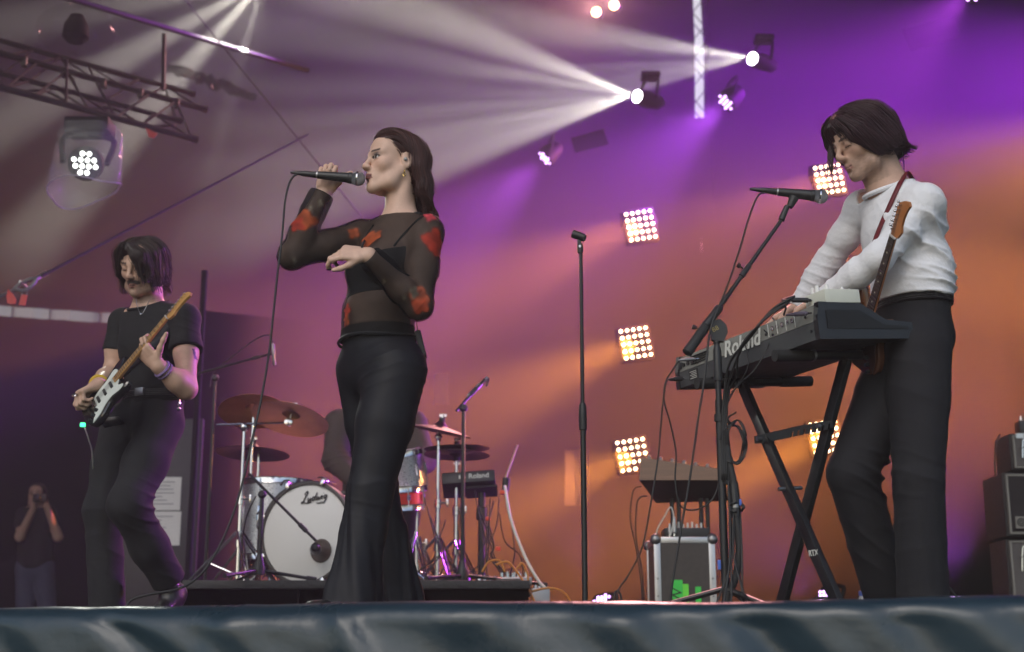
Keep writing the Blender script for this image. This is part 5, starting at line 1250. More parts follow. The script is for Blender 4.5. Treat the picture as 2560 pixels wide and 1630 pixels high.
# leads and boxes at the riser's end by the pad
rs = random.Random(5)
GRL = "leads tangled at the riser's end by the pad"
for k in range(9):
    x0, y0 = rs.uniform(1195, 1280), rs.uniform(1235, 1300); x1 = x0 + rs.uniform(-40, 90); dd = rs.uniform(7.3, 7.9)
    q = [P(x0, y0, dd), P(x0 + rs.uniform(-15, 25), y0 + 70, dd), P((x0 + x1) / 2 + rs.uniform(-25, 25), 1390, dd), P(x1, 1450, dd), V(P(x1 + 20, 1470, dd).x, dd, RZ + .01)]
    cable("tangled_lead", "dark lead drooping from the pad stand to the stage boxes", q, .004, group=GRL)
cable("grey_loom", "pale loom slanting down from the pad to the riser's corner", [P(1262, 1215, 7.6), P(1278, 1300, 7.5), P(1312, 1390, 7.4), P(1345, 1450, 7.3), P(1362, 1470, 7.2)], .009, M_greytext)
for k, pts in enumerate(([(1240, 1412), (1270, 1405), (1300, 1440), (1330, 1490), (1345, 1530)], [(1290, 1425), (1305, 1408), (1318, 1430), (1320, 1460), (1315, 1520)], [(1325, 1480), (1370, 1470), (1405, 1478), (1424, 1500), (1428, 1530)], [(1205, 1430), (1222, 1405), (1250, 1402), (1262, 1430)])):
    cable("amber_lit_lead", ["amber-lit lead running down over the riser's corner", "short amber-lit lead standing up from the stage box", "bent thick amber-lit lead past the riser's end", "amber-lit lead looping over the pedal row"][k], Q(pts, 6.9 + .1 * k), .006, M_amberlit)
for k, (x0, x1, y0, m) in enumerate(((1240, 1310, 1452, M_blackplastic), (1255, 1330, 1442, M_steel), (1185, 1250, 1450, M_blackplastic), (1330, 1375, 1470, M_steel))):
    a, b = P(x0, y0, 7.0 + .2 * k), P(x1, y0, 7.0 + .2 * k); zb = RZ if k < 3 else 0
    sb = thing("stage_box", ["flat black stage box with sockets at the riser's end", "pale metal stage box behind the leads", "black pedal with small switches beside the mic stand leg", "grey multi-socket box standing past the riser"][k], "stage box", ((a.x + b.x) / 2, a.y + .08, zb))
    obj("case", box(((a.x + b.x) / 2, a.y + .08, (zb + a.z) / 2), (b.x - a.x, .14, max(.03, a.z - zb)), bev=.006), m, sb)
    for j in range(4): obj("socket", lathe((a.x + (b.x - a.x) * (.2 + .2 * j), a.y + .06, max(zb + .03, a.z)), (0, 0, 1), [(0, .009), (.02 + .006 * (j % 2), .008)], 8), M_chrome, sb)
for k, (x, y) in enumerate(((1220, 1297), (1245, 1372), (1256, 1231))): tag(obj("red_tape", box(P(x, y, 7.35), (.024, .014, .02), bev=.004), mat("red_tape", (.7, .06, .02), .5)), ["red tape marker on a lead beside the pad stand", "red tape marker on a lead low at the pad stand", "red tape marker on the loom at the pad"][k], "tape")

hstand("second chrome stand half hidden by the crash stand", 622, 8.0, P(632, 1030, 7.95), .24)
tp = P(632, 1130, 8.3); hstand("chrome stand under the low dark cymbal", 640, 8.3, tp, .2)
for k in range(7):
    x0 = rs.uniform(1060, 1230); dd = rs.uniform(7.1, 7.7)
    q = [P(x0, rs.uniform(1225, 1330), dd), P(x0 + rs.uniform(-20, 30), 1380, dd), P(x0 + rs.uniform(-40, 40), 1440, dd), V(P(x0 + rs.uniform(-60, 60), 1470, dd).x, dd, RZ + .008)]
    cable("drum_lead", "thin dark lead hanging among the cymbal stands beside the singer's shin", q, .0035, group="leads among the drum hardware")
for k, (xa, ya, xb, yb) in enumerate(((1070, 1455, 1000, 1400), (1160, 1460, 1300, 1472), (1040, 1330, 1010, 1452))):
    tag(obj("pedal_bar", cyl(P(xa, ya, 7.2 + .2 * k), P(xb, yb, 7.2 + .2 * k), .008, n=8), M_chrome if k != 1 else M_blackmetal), ["chrome pedal bar beside the singer's hem", "black stand leg lying along the riser's end by the pad", "chrome strut rising beside the snare stand"][k], "strut")
# ---------------------------------------------------------------- the singer
SKIN = (.62, .405, .31)
M_skin = attr_mat("skin", .48, .35, bump=(420, .06), noise=(45, .13))
M_satin = mat("black_satin", (.010, .010, .014), .60, spec=.24, noise=(3, .25), bump=(500, .05))
def singer():
    t = thing("person", "singer in sheer black floral top and flared satin trousers holding a mic to her mouth", "person", (P(945, 1500, 4.76).x, 4.76, 0))
    J = {k: P(*v) for k, v in dict(neck=(1003, 548, 4.75), chest=(982, 640, 4.745), waist=(944, 775, 4.75), pelv=(950, 905, 4.76),
        Ls=(1066, 578, 4.635), Le=(1046, 765, 4.56), Lw=(922, 640, 4.44), Rs=(903, 588, 4.86), Re=(729, 640, 4.73), Rw=(806, 482, 4.725),
        Lh=(990, 925, 4.68), Lk=(926, 1229, 4.64), La=(886, 1492, 4.63), Rh=(905, 925, 4.84), Rk=(950, 1215, 4.93), Ra=(1006, 1492, 5.0)).items()}
    Fr = Vector((-.707, -.707, 0)); Lf = Vector((.707, -.707, 0))
    H = Head(P(985, 410, 4.735), (-.87, -.49, .03), 0, 1.02)
    S = Solid()
    def torso(S, g=0.0, k=.05):
        S.ecap(J['neck'] - V(0, 0, .06), J['chest'], (.135 + g, .072 + g), (.140 + g, .092 + g), Lf, k)
        S.ecap(J['chest'], J['waist'], (.138 + g, .095 + g), (.118 + g, .088 + g), Lf, k); S.ecap(J['waist'], J['pelv'], (.118 + g, .088 + g), (.132 + g, .100 + g), Lf, k)
        for q in (-1, 1): S.ell(J['chest'] + Fr * .072 + Lf * (.062 * q) - V(0, 0, .058), (.064 + g, .058 + g, .062 + g), None, .045)
    def arms(S, g=0.0, k=.03):
        S.cap(J['neck'] - V(0, 0, .03), J['Ls'] - V(0, 0, .008), .045 + g, .047 + g, .05); S.cap(J['neck'] - V(0, 0, .03), J['Rs'] - V(0, 0, .008), .045 + g, .045 + g, .05)
        S.chain([J['Ls'], J['Ls'].lerp(J['Le'], .5), J['Le']], [.053 + g, .047 + g, .040 + g], k); S.chain([J['Le'], J['Le'].lerp(J['Lw'], .35), J['Lw']], [.040 + g, .039 + g, .026 + g], k)
        S.chain([J['Rs'], J['Rs'].lerp(J['Re'], .5), J['Re']], [.051 + g, .046 + g, .039 + g], k); S.chain([J['Re'], J['Re'].lerp(J['Rw'], .35), J['Rw']], [.039 + g, .038 + g, .025 + g], k)
    torso(S); arms(S)
    for a, b, c in (('Lh', 'Lk', 'La'), ('Rh', 'Rk', 'Ra')): S.chain([J[a] - V(0, 0, .04), J[b], J[c], V(J[c].x, J[c].y, .03)], [.072, .05, .036, .036], .04); S.ecap(V(J[c].x, J[c].y, .035), V(J[c].x - .1, J[c].y - .1, .03), (.03, .03), (.035, .022), V(.7, -.7, 0), .02)
    S.ecap(J['neck'] - V(0, 0, .05), H(0, -.025, -.055), (.058, .054), (.052, .054), Lf, .035)
    S.cap(H(-.055, -.035, -.055), J['neck'] + Fr * .035 + Lf * .012 - V(0, 0, .012), .012, .011, .03)
    H.skull(S, jaw=.95, nose=.97, lips=1.15)
    micax = (P(896, 447, 4.675) - P(791, 437, 4.675)).normalized(); mc = P(836, 441, 4.675)
    Rt = hand(S, J['Rw'] + V(.004, .012, .0), (.18, .02, 1), (.05, -1, .1), 1, ((62, 78, 48), (66, 82, 50), (66, 84, 52), (64, 84, 54)), .92, ((.62, .5, .3), (.72, .5, .45), (.6, .75, -.05)), .005)
    Lt = hand(S, J['Lw'] + V(-.008, -.004, .002), (-1, -.1, .10), (.1, .85, -.6), 1, ((24, 40, 28), (34, 46, 32), (42, 50, 34), (46, 52, 34)), .92, ((.8, .45, .5), (.9, .2, .5), (.95, .0, .4)), .005)
    v, f = S.mesh(.0036)
    col = H.skin_colors(v, SKIN, (.13, .010, .014), 0, 'open', .95, (.035, .02, .016), .09)
    for tp in Rt + Lt:
        w = (np.linalg.norm(v - np.array(tp), axis=1) < .0075); col[w] = (.02, .008, .012)
    body = obj("body", (v, f), M_skin, t, True, rgba(col))
    # in-ear piece, earring
    e = H(-.083, -.006, -.008); obj("ear_monitor", ball(e, .0068, 10, 8), mat("clear_earpiece", (.35, .36, .36), .15, alpha=.9), t)
    er = H(-.079, -.006, -.046); obj("earring", join(torus(er - V(0, 0, .006), (1, .3, 0), .006, .0014, 14, 5), torus(er - V(0, 0, .018), (.3, 1, 0), .0055, .0014, 14, 5)), mat("gold", (.7, .48, .16), .25, metal=1), t)
    # hair: combed back, falling behind the ear to the shoulder
    Hs = Solid(); E = lambda c, r, k=.02, op='+': Hs.ell(H(*c), r, H.Mn, k, op)
    E((0, -.022, .036), (.080, .101, .086)); E((0, .020, .064), (.062, .062, .050), .03)
    Hs.ecap(H(0, -.070, .02), H(0, -.088, -.075), (.074, .048), (.076, .036), H.x, .03); Hs.ecap(H(0, -.088, -.075), H(-.004, -.086, -.138), (.076, .036), (.074, .020), H.x, .03)
    Hs.cap(H(-.066, -.055, -.02), H(-.064, -.082, -.135), .022, .014, .03); Hs.cap(H(-.06, -.09, -.12), H(-.062, -.116, -.155), .016, .006, .02); Hs.cap(H(0, -.11, -.12), H(0, -.128, -.155), .018, .006, .02)
    nrm = H.dir(0, .74, -.67); Hs.cut(H(0, .052, .048), nrm, .5); Hs.ell(H(-.095, .000, -.010), (.036, .034, .042), H.Mn, .010, '-'); Hs.ell(H(.095, .000, -.010), (.036, .034, .042), H.Mn, .010, '-')
    # the cut must not remove the fall behind the neck
    def flow(p):
        L = H.local(p); a = np.clip((L[:, 1] + .02) / .1, 0, 1)[:, None]
        back = np.array(H.dir(0, -1, .25))[None]; down = np.array(H.dir(0, -.12, -1))[None]
        side = np.array(H.dir(1, 0, 0))[None] * np.sign(L[:, :1]) * .25
        return back * a + down * (1 - a) + side * a * .3 + .12 * np.stack([noise3(p, 30, i) for i in range(3)], 1) + (.45 * np.sin(L[:, 2:3] * 75 + 6 * L[:, :1] * 20) * np.clip(-L[:, 2:3] / .08, 0, 1)) * np.array(H.dir(.3, 1, 0))
    hair_obj(t, Hs, flow, (.055, .020, .018), 3200, 17, .0115, 3, .0045, .0013, off=(-.002, .007), bumps=lambda v: .004 * np.sin(H.local(v)[:, 2] * 90 + 2 * noise3(v, 20)) * np.clip(-H.local(v)[:, 2] / .1, 0, 1))
    # trousers
    T = Solid()
    T.ecap(J['waist'] - V(0, 0, .075), J['pelv'] - V(0, 0, .02), (.136, .104), (.150, .112), Lf, .05); T.ell(J['pelv'] - Fr * .035 - V(0, 0, .045) + Lf * .02, (.10, .09, .09), None, .06)
    T.chain([J['Lh'], J['Lh'].lerp(J['Lk'], .45)], [.106, .096], .05); T.chain([J['Rh'], J['Rh'].lerp(J['Rk'], .45)], [.092, .088], .04)
    T.chain([J['Lh'].lerp(J['Lk'], .45), J['Lk'], J['Lk'].lerp(J['La'], .4)], [.096, .074, .070], .02); T.chain([J['Lk'].lerp(J['La'], .4), P(880, 1490, 4.61), P(872, 1552, 4.60)], [.070, .090, .106], .02)
    T.chain([J['Rh'].lerp(J['Rk'], .45), J['Rk'], J['Rk'].lerp(J['Ra'], .4)], [.088, .066, .060], .012); T.chain([J['Rk'].lerp(J['Ra'], .4), P(1004, 1490, 5.0), P(1010, 1552, 5.0)], [.060, .074, .088], .012)
    T.cut(V(J['Lh'].x, 4.6, .035), (0, 0, -1), .6)
    T.cut(J['waist'] - V(0, 0, .085), (0, 0, 1), .4)
    v, f = T.mesh(.005); n = vnormals(v, f)
    z = v[:, 2]; hem = np.clip((.62 - z) / .5, 0, 1)
    angL = np.arctan2(v[:, 1] - 4.62, v[:, 0] - P(868, 1500, 4.6).x); angR = np.arctan2(v[:, 1] - 4.98, v[:, 0] - P(1010, 1500, 4.98).x); side = v[:, 1] < 4.79
    an = np.where(side, angL, angR)
    v = v + n * (.006 * hem * np.sin(5 * an + 4 * z) + .002 * hem * np.sin(11 * an + 1.3 + 9 * z) + .004 * hem * noise3(v, 16))[:, None]
    v = folds(v, n, [(J['Lh'] + Fr * .1 - V(0, 0, .03), (-.5, 0, .9), .045, .0045, .09), (J['Lh'] + V(.06, 0, -.02), (.25, 0, 1), .035, .003, .10), (J['Lk'], (.3, 0, 1), .07, .004, .14), (J['Rk'] + V(.05, 0, .05), (.5, 0, .8), .04, .005, .13), (P(905, 955, 4.6), (-.4, 0, .9), .03, .005, .06)])
    tr = obj("trousers", (v, f), M_satin, t, True)
    for c in ('La', 'Ra'):
        B_ = Solid(); b0 = V(J[c].x, J[c].y, .05); B_.cap(b0 + V(0, 0, .07), b0, .046, .042, .03); B_.ecap(b0 + V(.03, .03, -.006), b0 + V(-.115, -.115, -.012), (.040, .042), (.044, .032), V(.7, -.7, 0), .03); B_.cut(V(b0.x, b0.y, .002), (0, 0, -1), .3)
        obj("shoe", B_.mesh(.007), mat("black_boot", (.012, .011, .012), .4, noise=(20, .3)), t, True)
    # dark camisole under the sheer top
    U = Solid(); torso(U, .004); U.cut(J['chest'] + V(0, 0, -.005) + Fr * .06, V(0, 0, 1) + Fr * .25, .4); U.cut(J['chest'] - V(0, 0, .155), (0, 0, -1), .4)
    U2 = U.mesh(.006); M_black = mat("black_jersey", (.006, .006, .009), .6, bump=(400, .1))
    obj("camisole", U2, M_black, t, True)
    for pp in (((985, 615), (1000, 596), (1020, 574), (1042, 552), (1058, 540)), ((905, 618), (912, 600), (922, 580), (934, 562))):
        obj("strap", tube(spline([hit(S, x, y, 4.3, 5.1, .002) for x, y in pp], 5), .0038, 6), M_black, t)
    # sheer floral top
    O = Solid(); torso(O, .008); arms(O, .0065)
    O.ecap(J['waist'] - V(0, 0, .02), J['waist'] - V(0, 0, .115), (.132, .104), (.150, .112), Lf, .03)
    O.chain([J['Lw'].lerp(J['Le'], .28), J['Lw'].lerp(J['Le'], .0)], [.046, .034], .03); O.chain([J['Rw'].lerp(J['Re'], .30), J['Rw'].lerp(J['Re'], .02)], [.044, .036], .03)
    for f0, f1, rr in ((.02, .05, .040), (.12, .16, .044)): O.cap(J['Rw'].lerp(J['Re'], f0), J['Rw'].lerp(J['Re'], f1), rr, rr * .96, .012); O.cap(J['Lw'].lerp(J['Le'], f0 + .02), J['Lw'].lerp(J['Le'], f1 + .02), rr * .95, rr * .9, .012)
    O.cut(J['neck'] + V(0, 0, .005), (J['neck'] - J['chest']).normalized() + Fr * .15, .14)
    O.cut(J['waist'] - V(0, 0, .112), (0, 0, -1), .3)
    O.cut(J['Lw'].lerp(J['Le'], .01), J['Lw'] - J['Le'], .07); O.cut(J['Rw'].lerp(J['Re'], .01), J['Rw'] - J['Re'], .07)
    v, f = O.mesh(.0046); n = vnormals(v, f)
    v = folds(v, n, [(J['Re'], (J['Rw'] - J['Re']), .028, .004, .09), (J['Rs'].lerp(J['Re'], .4), (.3, 0, 1), .05, .004, .12), (J['Le'], J['Lw'] - J['Le'], .035, .004, .10), (J['Ls'].lerp(J['Le'], .6), (.5, 0, 1), .05, .0035, .12),
        (J['waist'] + V(-.02, -.08, .05), (-.4, 0, 1), .05, .0035, .14), (J['chest'] + Fr * .1 + Lf * .06, (.8, 0, .7), .04, .003, .1), (J['Lw'].lerp(J['Le'], .1), J['Lw'] - J['Le'], .016, .004, .05), (J['Rw'].lerp(J['Re'], .15), J['Rw'] - J['Re'], .018, .005, .06)])
    base = np.tile(np.array((.010, .009, .010)), (len(v), 1)); al = np.full(len(v), .71)
    al = np.clip(al + .12 * noise3(v, 25) * .5, .45, .9)
    dn = np.abs(np.linalg.norm(v - np.array(J['neck'] + V(0, 0, .005)), axis=1)); 
    hemz = J['waist'].z - .06; tz = np.clip((hemz - v[:, 2]) / .012, 0, 1) * (np.linalg.norm(v[:, :2] - np.array(J['waist'])[:2], axis=1) < .2); al = np.maximum(al, tz * .97)
    for w_, e_ in (('Lw', 'Le'), ('Rw', 'Re')):
        c = np.array(J[w_].lerp(J[e_], .08)); al = np.maximum(al, np.clip(1.25 - np.linalg.norm(v - c, axis=1) / .075, 0, .93))
    SH = lambda x, y: hit(O, x, y, 4.3, 5.05, .004)
    def bloom(p, r, colr, ph=0.0, sx=1.0, a=.9):
        nonlocal base, al
        p = np.array(p); q = v - p; th = np.arctan2(q[:, 2], q[:, 0] * sx); d = np.sqrt((q[:, 0] * sx) ** 2 + q[:, 2] ** 2 + .35 * q[:, 1] ** 2)
        rad = 1.3 * r * (.86 + .13 * np.cos(4 * th + ph) + .08 * noise3(v, 60) + .06 * noise3(v, 140, 4)); w = np.clip((rad - d) / .013, 0, 1); sh = np.clip(d / r, 0, 1)[:, None]
        cc = np.array(colr) * (1.15 - .55 * np.clip(np.abs(noise3(v, 45, 2)), 0, 1))[:, None] * (.7 + .5 * sh); base = base * (1 - w[:, None]) + cc * w[:, None]; al = al * (1 - w) + a * w
    red = (.34, .032, .018); orr = (.36, .072, .024); pale = (.18, .145, .11)
    bloom(SH(1086, 600), .040, red, .6); bloom(SH(1098, 625), .03, red, 2); bloom(SH(1075, 540), .022, (.6, .06, .08), 1); bloom(SH(760, 548), .036, orr, .2, .8); bloom(SH(742, 560), .028, red, 2.2)
    bloom(SH(922, 594), .034, orr, .9, .8); bloom(SH(884, 582), .022, orr, 2); bloom(SH(940, 585), .022, orr, 3); bloom(SH(866, 775), .026, red, 1, 1.6); bloom(SH(864, 800), .022, orr, 2, 1.5)
    bloom(SH(1050, 740), .036, (.45, .10, .05), .4, 1.2); bloom(SH(1052, 765), .03, (.45, .07, .03), 2); bloom(SH(1036, 730), .022, pale, 1, 1.3)
    for (x, y, d, r_) in ((868, 848, 4.66, .014), (880, 840, 4.66, .011), (873, 862, 4.66, .012), (960, 705, 4.62, .013), (776, 520, 4.71, .014), (1010, 745, 4.58, .012), (735, 650, 4.72, .012), (800, 505, 4.71, .016)): bloom(SH(x, y), r_, pale, x, 1.5, .85)
    M_sheer = attr_mat("sheer_print", .7, .15, alpha_attr=True, bump=(700, .1))
    obj("sheer_top", (v, f), M_sheer, t, True, rgba(base, al))
    nb = []
    for k in range(33):
        a = 2 * math.pi * k / 32; nb.append(J['neck'] + V(0, 0, .004) + (Lf * math.cos(a) * .074 + Fr * math.sin(a) * .068) + V(0, 0, -.022 * math.sin(a)))
    obj("neckband", tube(nb, .0055, 6, False), M_black, t)
    hm_ = []
    for k in range(41):
        a = 2 * math.pi * k / 40; hm_.append(J['waist'] - V(0, 0, .112 + .004 * math.sin(3 * a)) + (Lf * math.cos(a) * .153 + Fr * math.sin(a) * .118))
    obj("top_hem", tube(hm_, .006, 6, False), M_black, t)
    # body pack on the waistband
    bp = P(1052, 862, 4.72); pk = thing("transmitter_pack", "small black transmitter pack clipped at the back of the singer's waistband", "transmitter", bp - V(0, 0, .05))
    obj("case", box(bp, (.022, .06, .095), Matrix.Rotation(R(-14), 3, 'Y'), .006), M_blackplastic, pk); obj("antenna_lead", tube(spline([bp + V(-.01, 0, .045), P(1043, 822, 4.72), P(1041, 790, 4.70), P(1040, 770, 4.68)], 5), .0016, 5), M_cable, pk)
    return t
singer()
mic("dark handheld mic held at the singer's lips", P(896, 447, 4.675), P(791, 437, 4.675) - P(896, 447, 4.675))
cable("microphone_cable", "long black mic cable hanging from the singer's hand to the floor", [P(746, 434, 4.675), P(734, 441, 4.672), P(722, 462, 4.67), P(712, 508, 4.66), P(705, 593, 4.65), P(693, 691, 4.64), P(683, 789, 4.63), P(672, 885, 4.62), P(653, 998, 4.6), P(632, 1092, 4.58), P(603, 1219, 4.55), P(569, 1321, 4.52), P(526, 1405, 4.5), P(486, 1450, 4.48), P(442, 1473, 4.46), P(369, 1487, 4.44), P(329, 1500, 4.43), P(311, 1526, 4.42), P(306, 1556, 4.42)], .0042)
# ---------------------------------------------------------------- electric guitars
M_maple = mat("maple", (.50, .27, .09), .35, noise=(10, .2, (1, 6, 1))); M_rose = mat("rosewood", (.055, .03, .02), .5, noise=(30, .3)); M_redwood = mat("amber_maple", (.46, .17, .055), .35, noise=(12, .25))
M_guard = mat("mint_pickguard", (.62, .66, .62), .4, noise=(20, .05)); M_blackgloss = mat("black_lacquer", (.012, .012, .014), .15, coat=.5); M_cream = mat("aged_white", (.6, .55, .42), .4)
def guitar(label, nut, bridge, N_, body_m, guard_m, board_m, head_m, strap=None, strap_m=None):
    nut, bridge = Vector(nut), Vector(bridge); A = (nut - bridge).normalized(); N_ = Vector(N_); N_ = (N_ - A * N_.dot(A)).normalized(); B = N_.cross(A); sc = (nut - bridge).length / .648
    t = thing("electric_guitar", label, "guitar", bridge - A * .1 * sc)
    G = lambda a, b, n=0: bridge + (A * a + B * b + N_ * n) * sc
    out = [(-.105, 0), (-.1, .09), (-.06, .15), (.02, .158), (.09, .128), (.14, .118), (.2, .138), (.265, .15), (.305, .128), (.275, .095), (.225, .055), (.212, .03), (.212, -.03), (.195, -.058), (.225, -.1), (.25, -.128), (.205, -.148), (.14, -.126), (.09, -.124), (.02, -.158), (-.05, -.158), (-.095, -.1)]
    o2 = [(q.x, q.y) for q in spline([Vector((a * sc, b * sc, 0)) for a, b in out + out[:1]], 4)][:-1]
    def slab(poly, n0, n1, bev=.0):
        ins = lambda k: [(a * k, b * k) for a, b in poly]
        rings = [(n0, .96), (n0 + bev, 1), (n1 - bev, 1), (n1, .96)] if bev else [(n0, 1), (n1, 1)]; v = []; f = []; m = len(poly)
        for nn, k in rings: v += [bridge + A * a * k + B * b * k + N_ * nn * sc for a, b in poly]
        for r_ in range(len(rings) - 1): f += [(r_ * m + i, r_ * m + (i + 1) % m, (r_ + 1) * m + (i + 1) % m, (r_ + 1) * m + i) for i in range(m)]
        f += [tuple(reversed(range(m))), tuple(range((len(rings) - 1) * m, len(rings) * m))]; return v, f
    obj("body", slab(o2, -.050, -.008, .008), body_m, t)
    gd = [(-.06, -.145), (-.02, -.06), (.0, .05), (.05, .085), (.13, .09), (.2, .11), (.225, .07), (.205, .03), (.205, -.03), (.185, -.07), (.215, -.115), (.18, -.13), (.12, -.105), (.06, -.11), (0, -.14)]
    g2 = [(q.x, q.y) for q in spline([Vector((a * sc, b * sc, 0)) for a, b in gd + gd[:1]], 4)][:-1]
    obj("pickguard", slab(g2, -.0075, -.0045), guard_m, t)
    def bx(a0, a1, b0, b1, n0, n1, bev=.0):
        return box(G((a0 + a1) / 2, (b0 + b1) / 2, (n0 + n1) / 2), (abs(a1 - a0) * sc, abs(b1 - b0) * sc, abs(n1 - n0) * sc), Matrix((A, B, N_)).transposed(), bev)
    for a in (.035, .09, .145): obj("pickup", bx(a - .009, a + .009, -.036, .036, -.006, .003, .002), M_cream if guard_m is not M_guard else M_blackplastic, t)
    obj("bridge_plate", bx(-.018, .012, -.035, .035, -.007, .002, .002), M_chrome, t)
    for k in range(3): obj("knob", lathe(G(-.005 - .03 * k, -.075 - .02 * k, -.006), N_, [(0, .0115 * sc), (.014, .0095 * sc)], 12), M_blackplastic, t)
    v = []; 
    for a, w, n in ((.19, .028, -.024), (.648, .0215, -.018)): v += [G(a, -w, .0), G(a, w, .0), G(a, w * .8, n * .7), G(a, 0, n), G(a, -w * .8, n * .7)]
    obj("neck", (v, [(0, 5, 6, 1), (1, 6, 7, 2), (2, 7, 8, 3), (3, 8, 9, 4), (4, 9, 5, 0), (4, 3, 2, 1, 0), (5, 6, 7, 8, 9)][0:7]), head_m, t, None)
    v = []
    for a, w in ((.175, .029), (.648, .0215)): v += [G(a, -w, .001), G(a, w, .001), G(a, w * .9, .0055), G(a, -w * .9, .0055)]
    obj("fretboard", (v, [(0, 1, 2, 3), (7, 6, 5, 4), (0, 4, 5, 1), (1, 5, 6, 2), (2, 6, 7, 3), (3, 7, 4, 0)]), board_m, t, None)
    fr = []
    for k in range(1, 22):
        a = .648 * 2 ** (-k / 12); w = .0215 + (.648 - a) / .473 * .0075; fr.append(bx(a - .0015, a + .0015, -w * .92, w * .92, .005, .0072))
    fo = obj("frets", join(*fr), M_chrome, t, None); fo['kind'] = 'stuff'
    obj("fret_dots", join(*[lathe(G(.648 * 2 ** (-(k - .5) / 12), 0, .0055), N_, [(0, .003), (.0006, .003)], 8) for k in (3, 5, 7, 9, 12, 15)]), M_cream, t)['kind'] = 'stuff'
    hs = [(.648, -.0215), (.66, -.03), (.69, -.042), (.72, -.03), (.76, -.028), (.8, -.033), (.835, -.045), (.85, -.03), (.842, .0), (.82, .03), (.79, .036), (.70, .028), (.665, .028), (.648, .0215)]
    h2 = [(a * sc, b * sc) for a, b in hs]; obj("headstock", slab(h2, -.019, -.005), head_m, t, None)
    obj("nut", bx(.645, .651, -.0215, .0215, -.004, .008), M_white, t, None)
    for k in range(6):
        a = .685 + .026 * k; b = .024 - .001 * k
        tn = obj("tuner", join(cyl(G(a, b - .008, -.006), G(a, b - .008, .012), .004 * sc, n=8), cyl(G(a, b + .005, -.012), G(a, b + .026, -.012), .0035 * sc, n=6), ball(G(a, b + .03, -.012), .0075 * sc, 8, 6)), M_chrome, t)
        y = (k - 2.5) * .0105; y2 = (k - 2.5) * .0065
        obj("string", tube([G(-.004, -y, .006), G(.648, -y2, .0085), G(a, b - .008, .006)], .0007 * sc, 4), M_steel, t)
    if strap: obj("strap", ribbon(strap[0], strap[1], strap[2]), strap_m or M_rubber, t, True)
    return t, G, A, B, N_
def ribbon(pts, w, nrm, th=.0025):
    pts = spline(pts, 6); v = []; f = []; m = len(pts)
    for k, p in enumerate(pts):
        d = (pts[min(k + 1, m - 1)] - pts[max(k - 1, 0)]).normalized(); s = d.cross(Vector(nrm)).normalized(); n = s.cross(d)
        v += [p - s * w / 2, p + s * w / 2, p + s * w / 2 + n * th, p - s * w / 2 + n * th]
    for k in range(m - 1):
        for i in range(4): f.append((k * 4 + i, k * 4 + (i + 1) % 4, k * 4 + 4 + (i + 1) % 4, k * 4 + 4 + i))
    return v, f + [(3, 2, 1, 0), (m * 4 - 4, m * 4 - 3, m * 4 - 2, m * 4 - 1)]
M_tee = mat("black_cotton", (.006, .006, .0075), .9, noise=(8, .2), bump=(350, .15))
M_char = mat("charcoal_wool", (.009, .009, .0115), .9, noise=(8, .2), bump=(300, .2))
M_pin = mat("dark_pinstripe", (.0055, .005, .008), .85, noise=(150, .75, (1, 1, .015)), bump=(300, .15))
M_leather = mat("black_leather", (.016, .015, .016), .35, noise=(20, .3), bump=(90, .2))
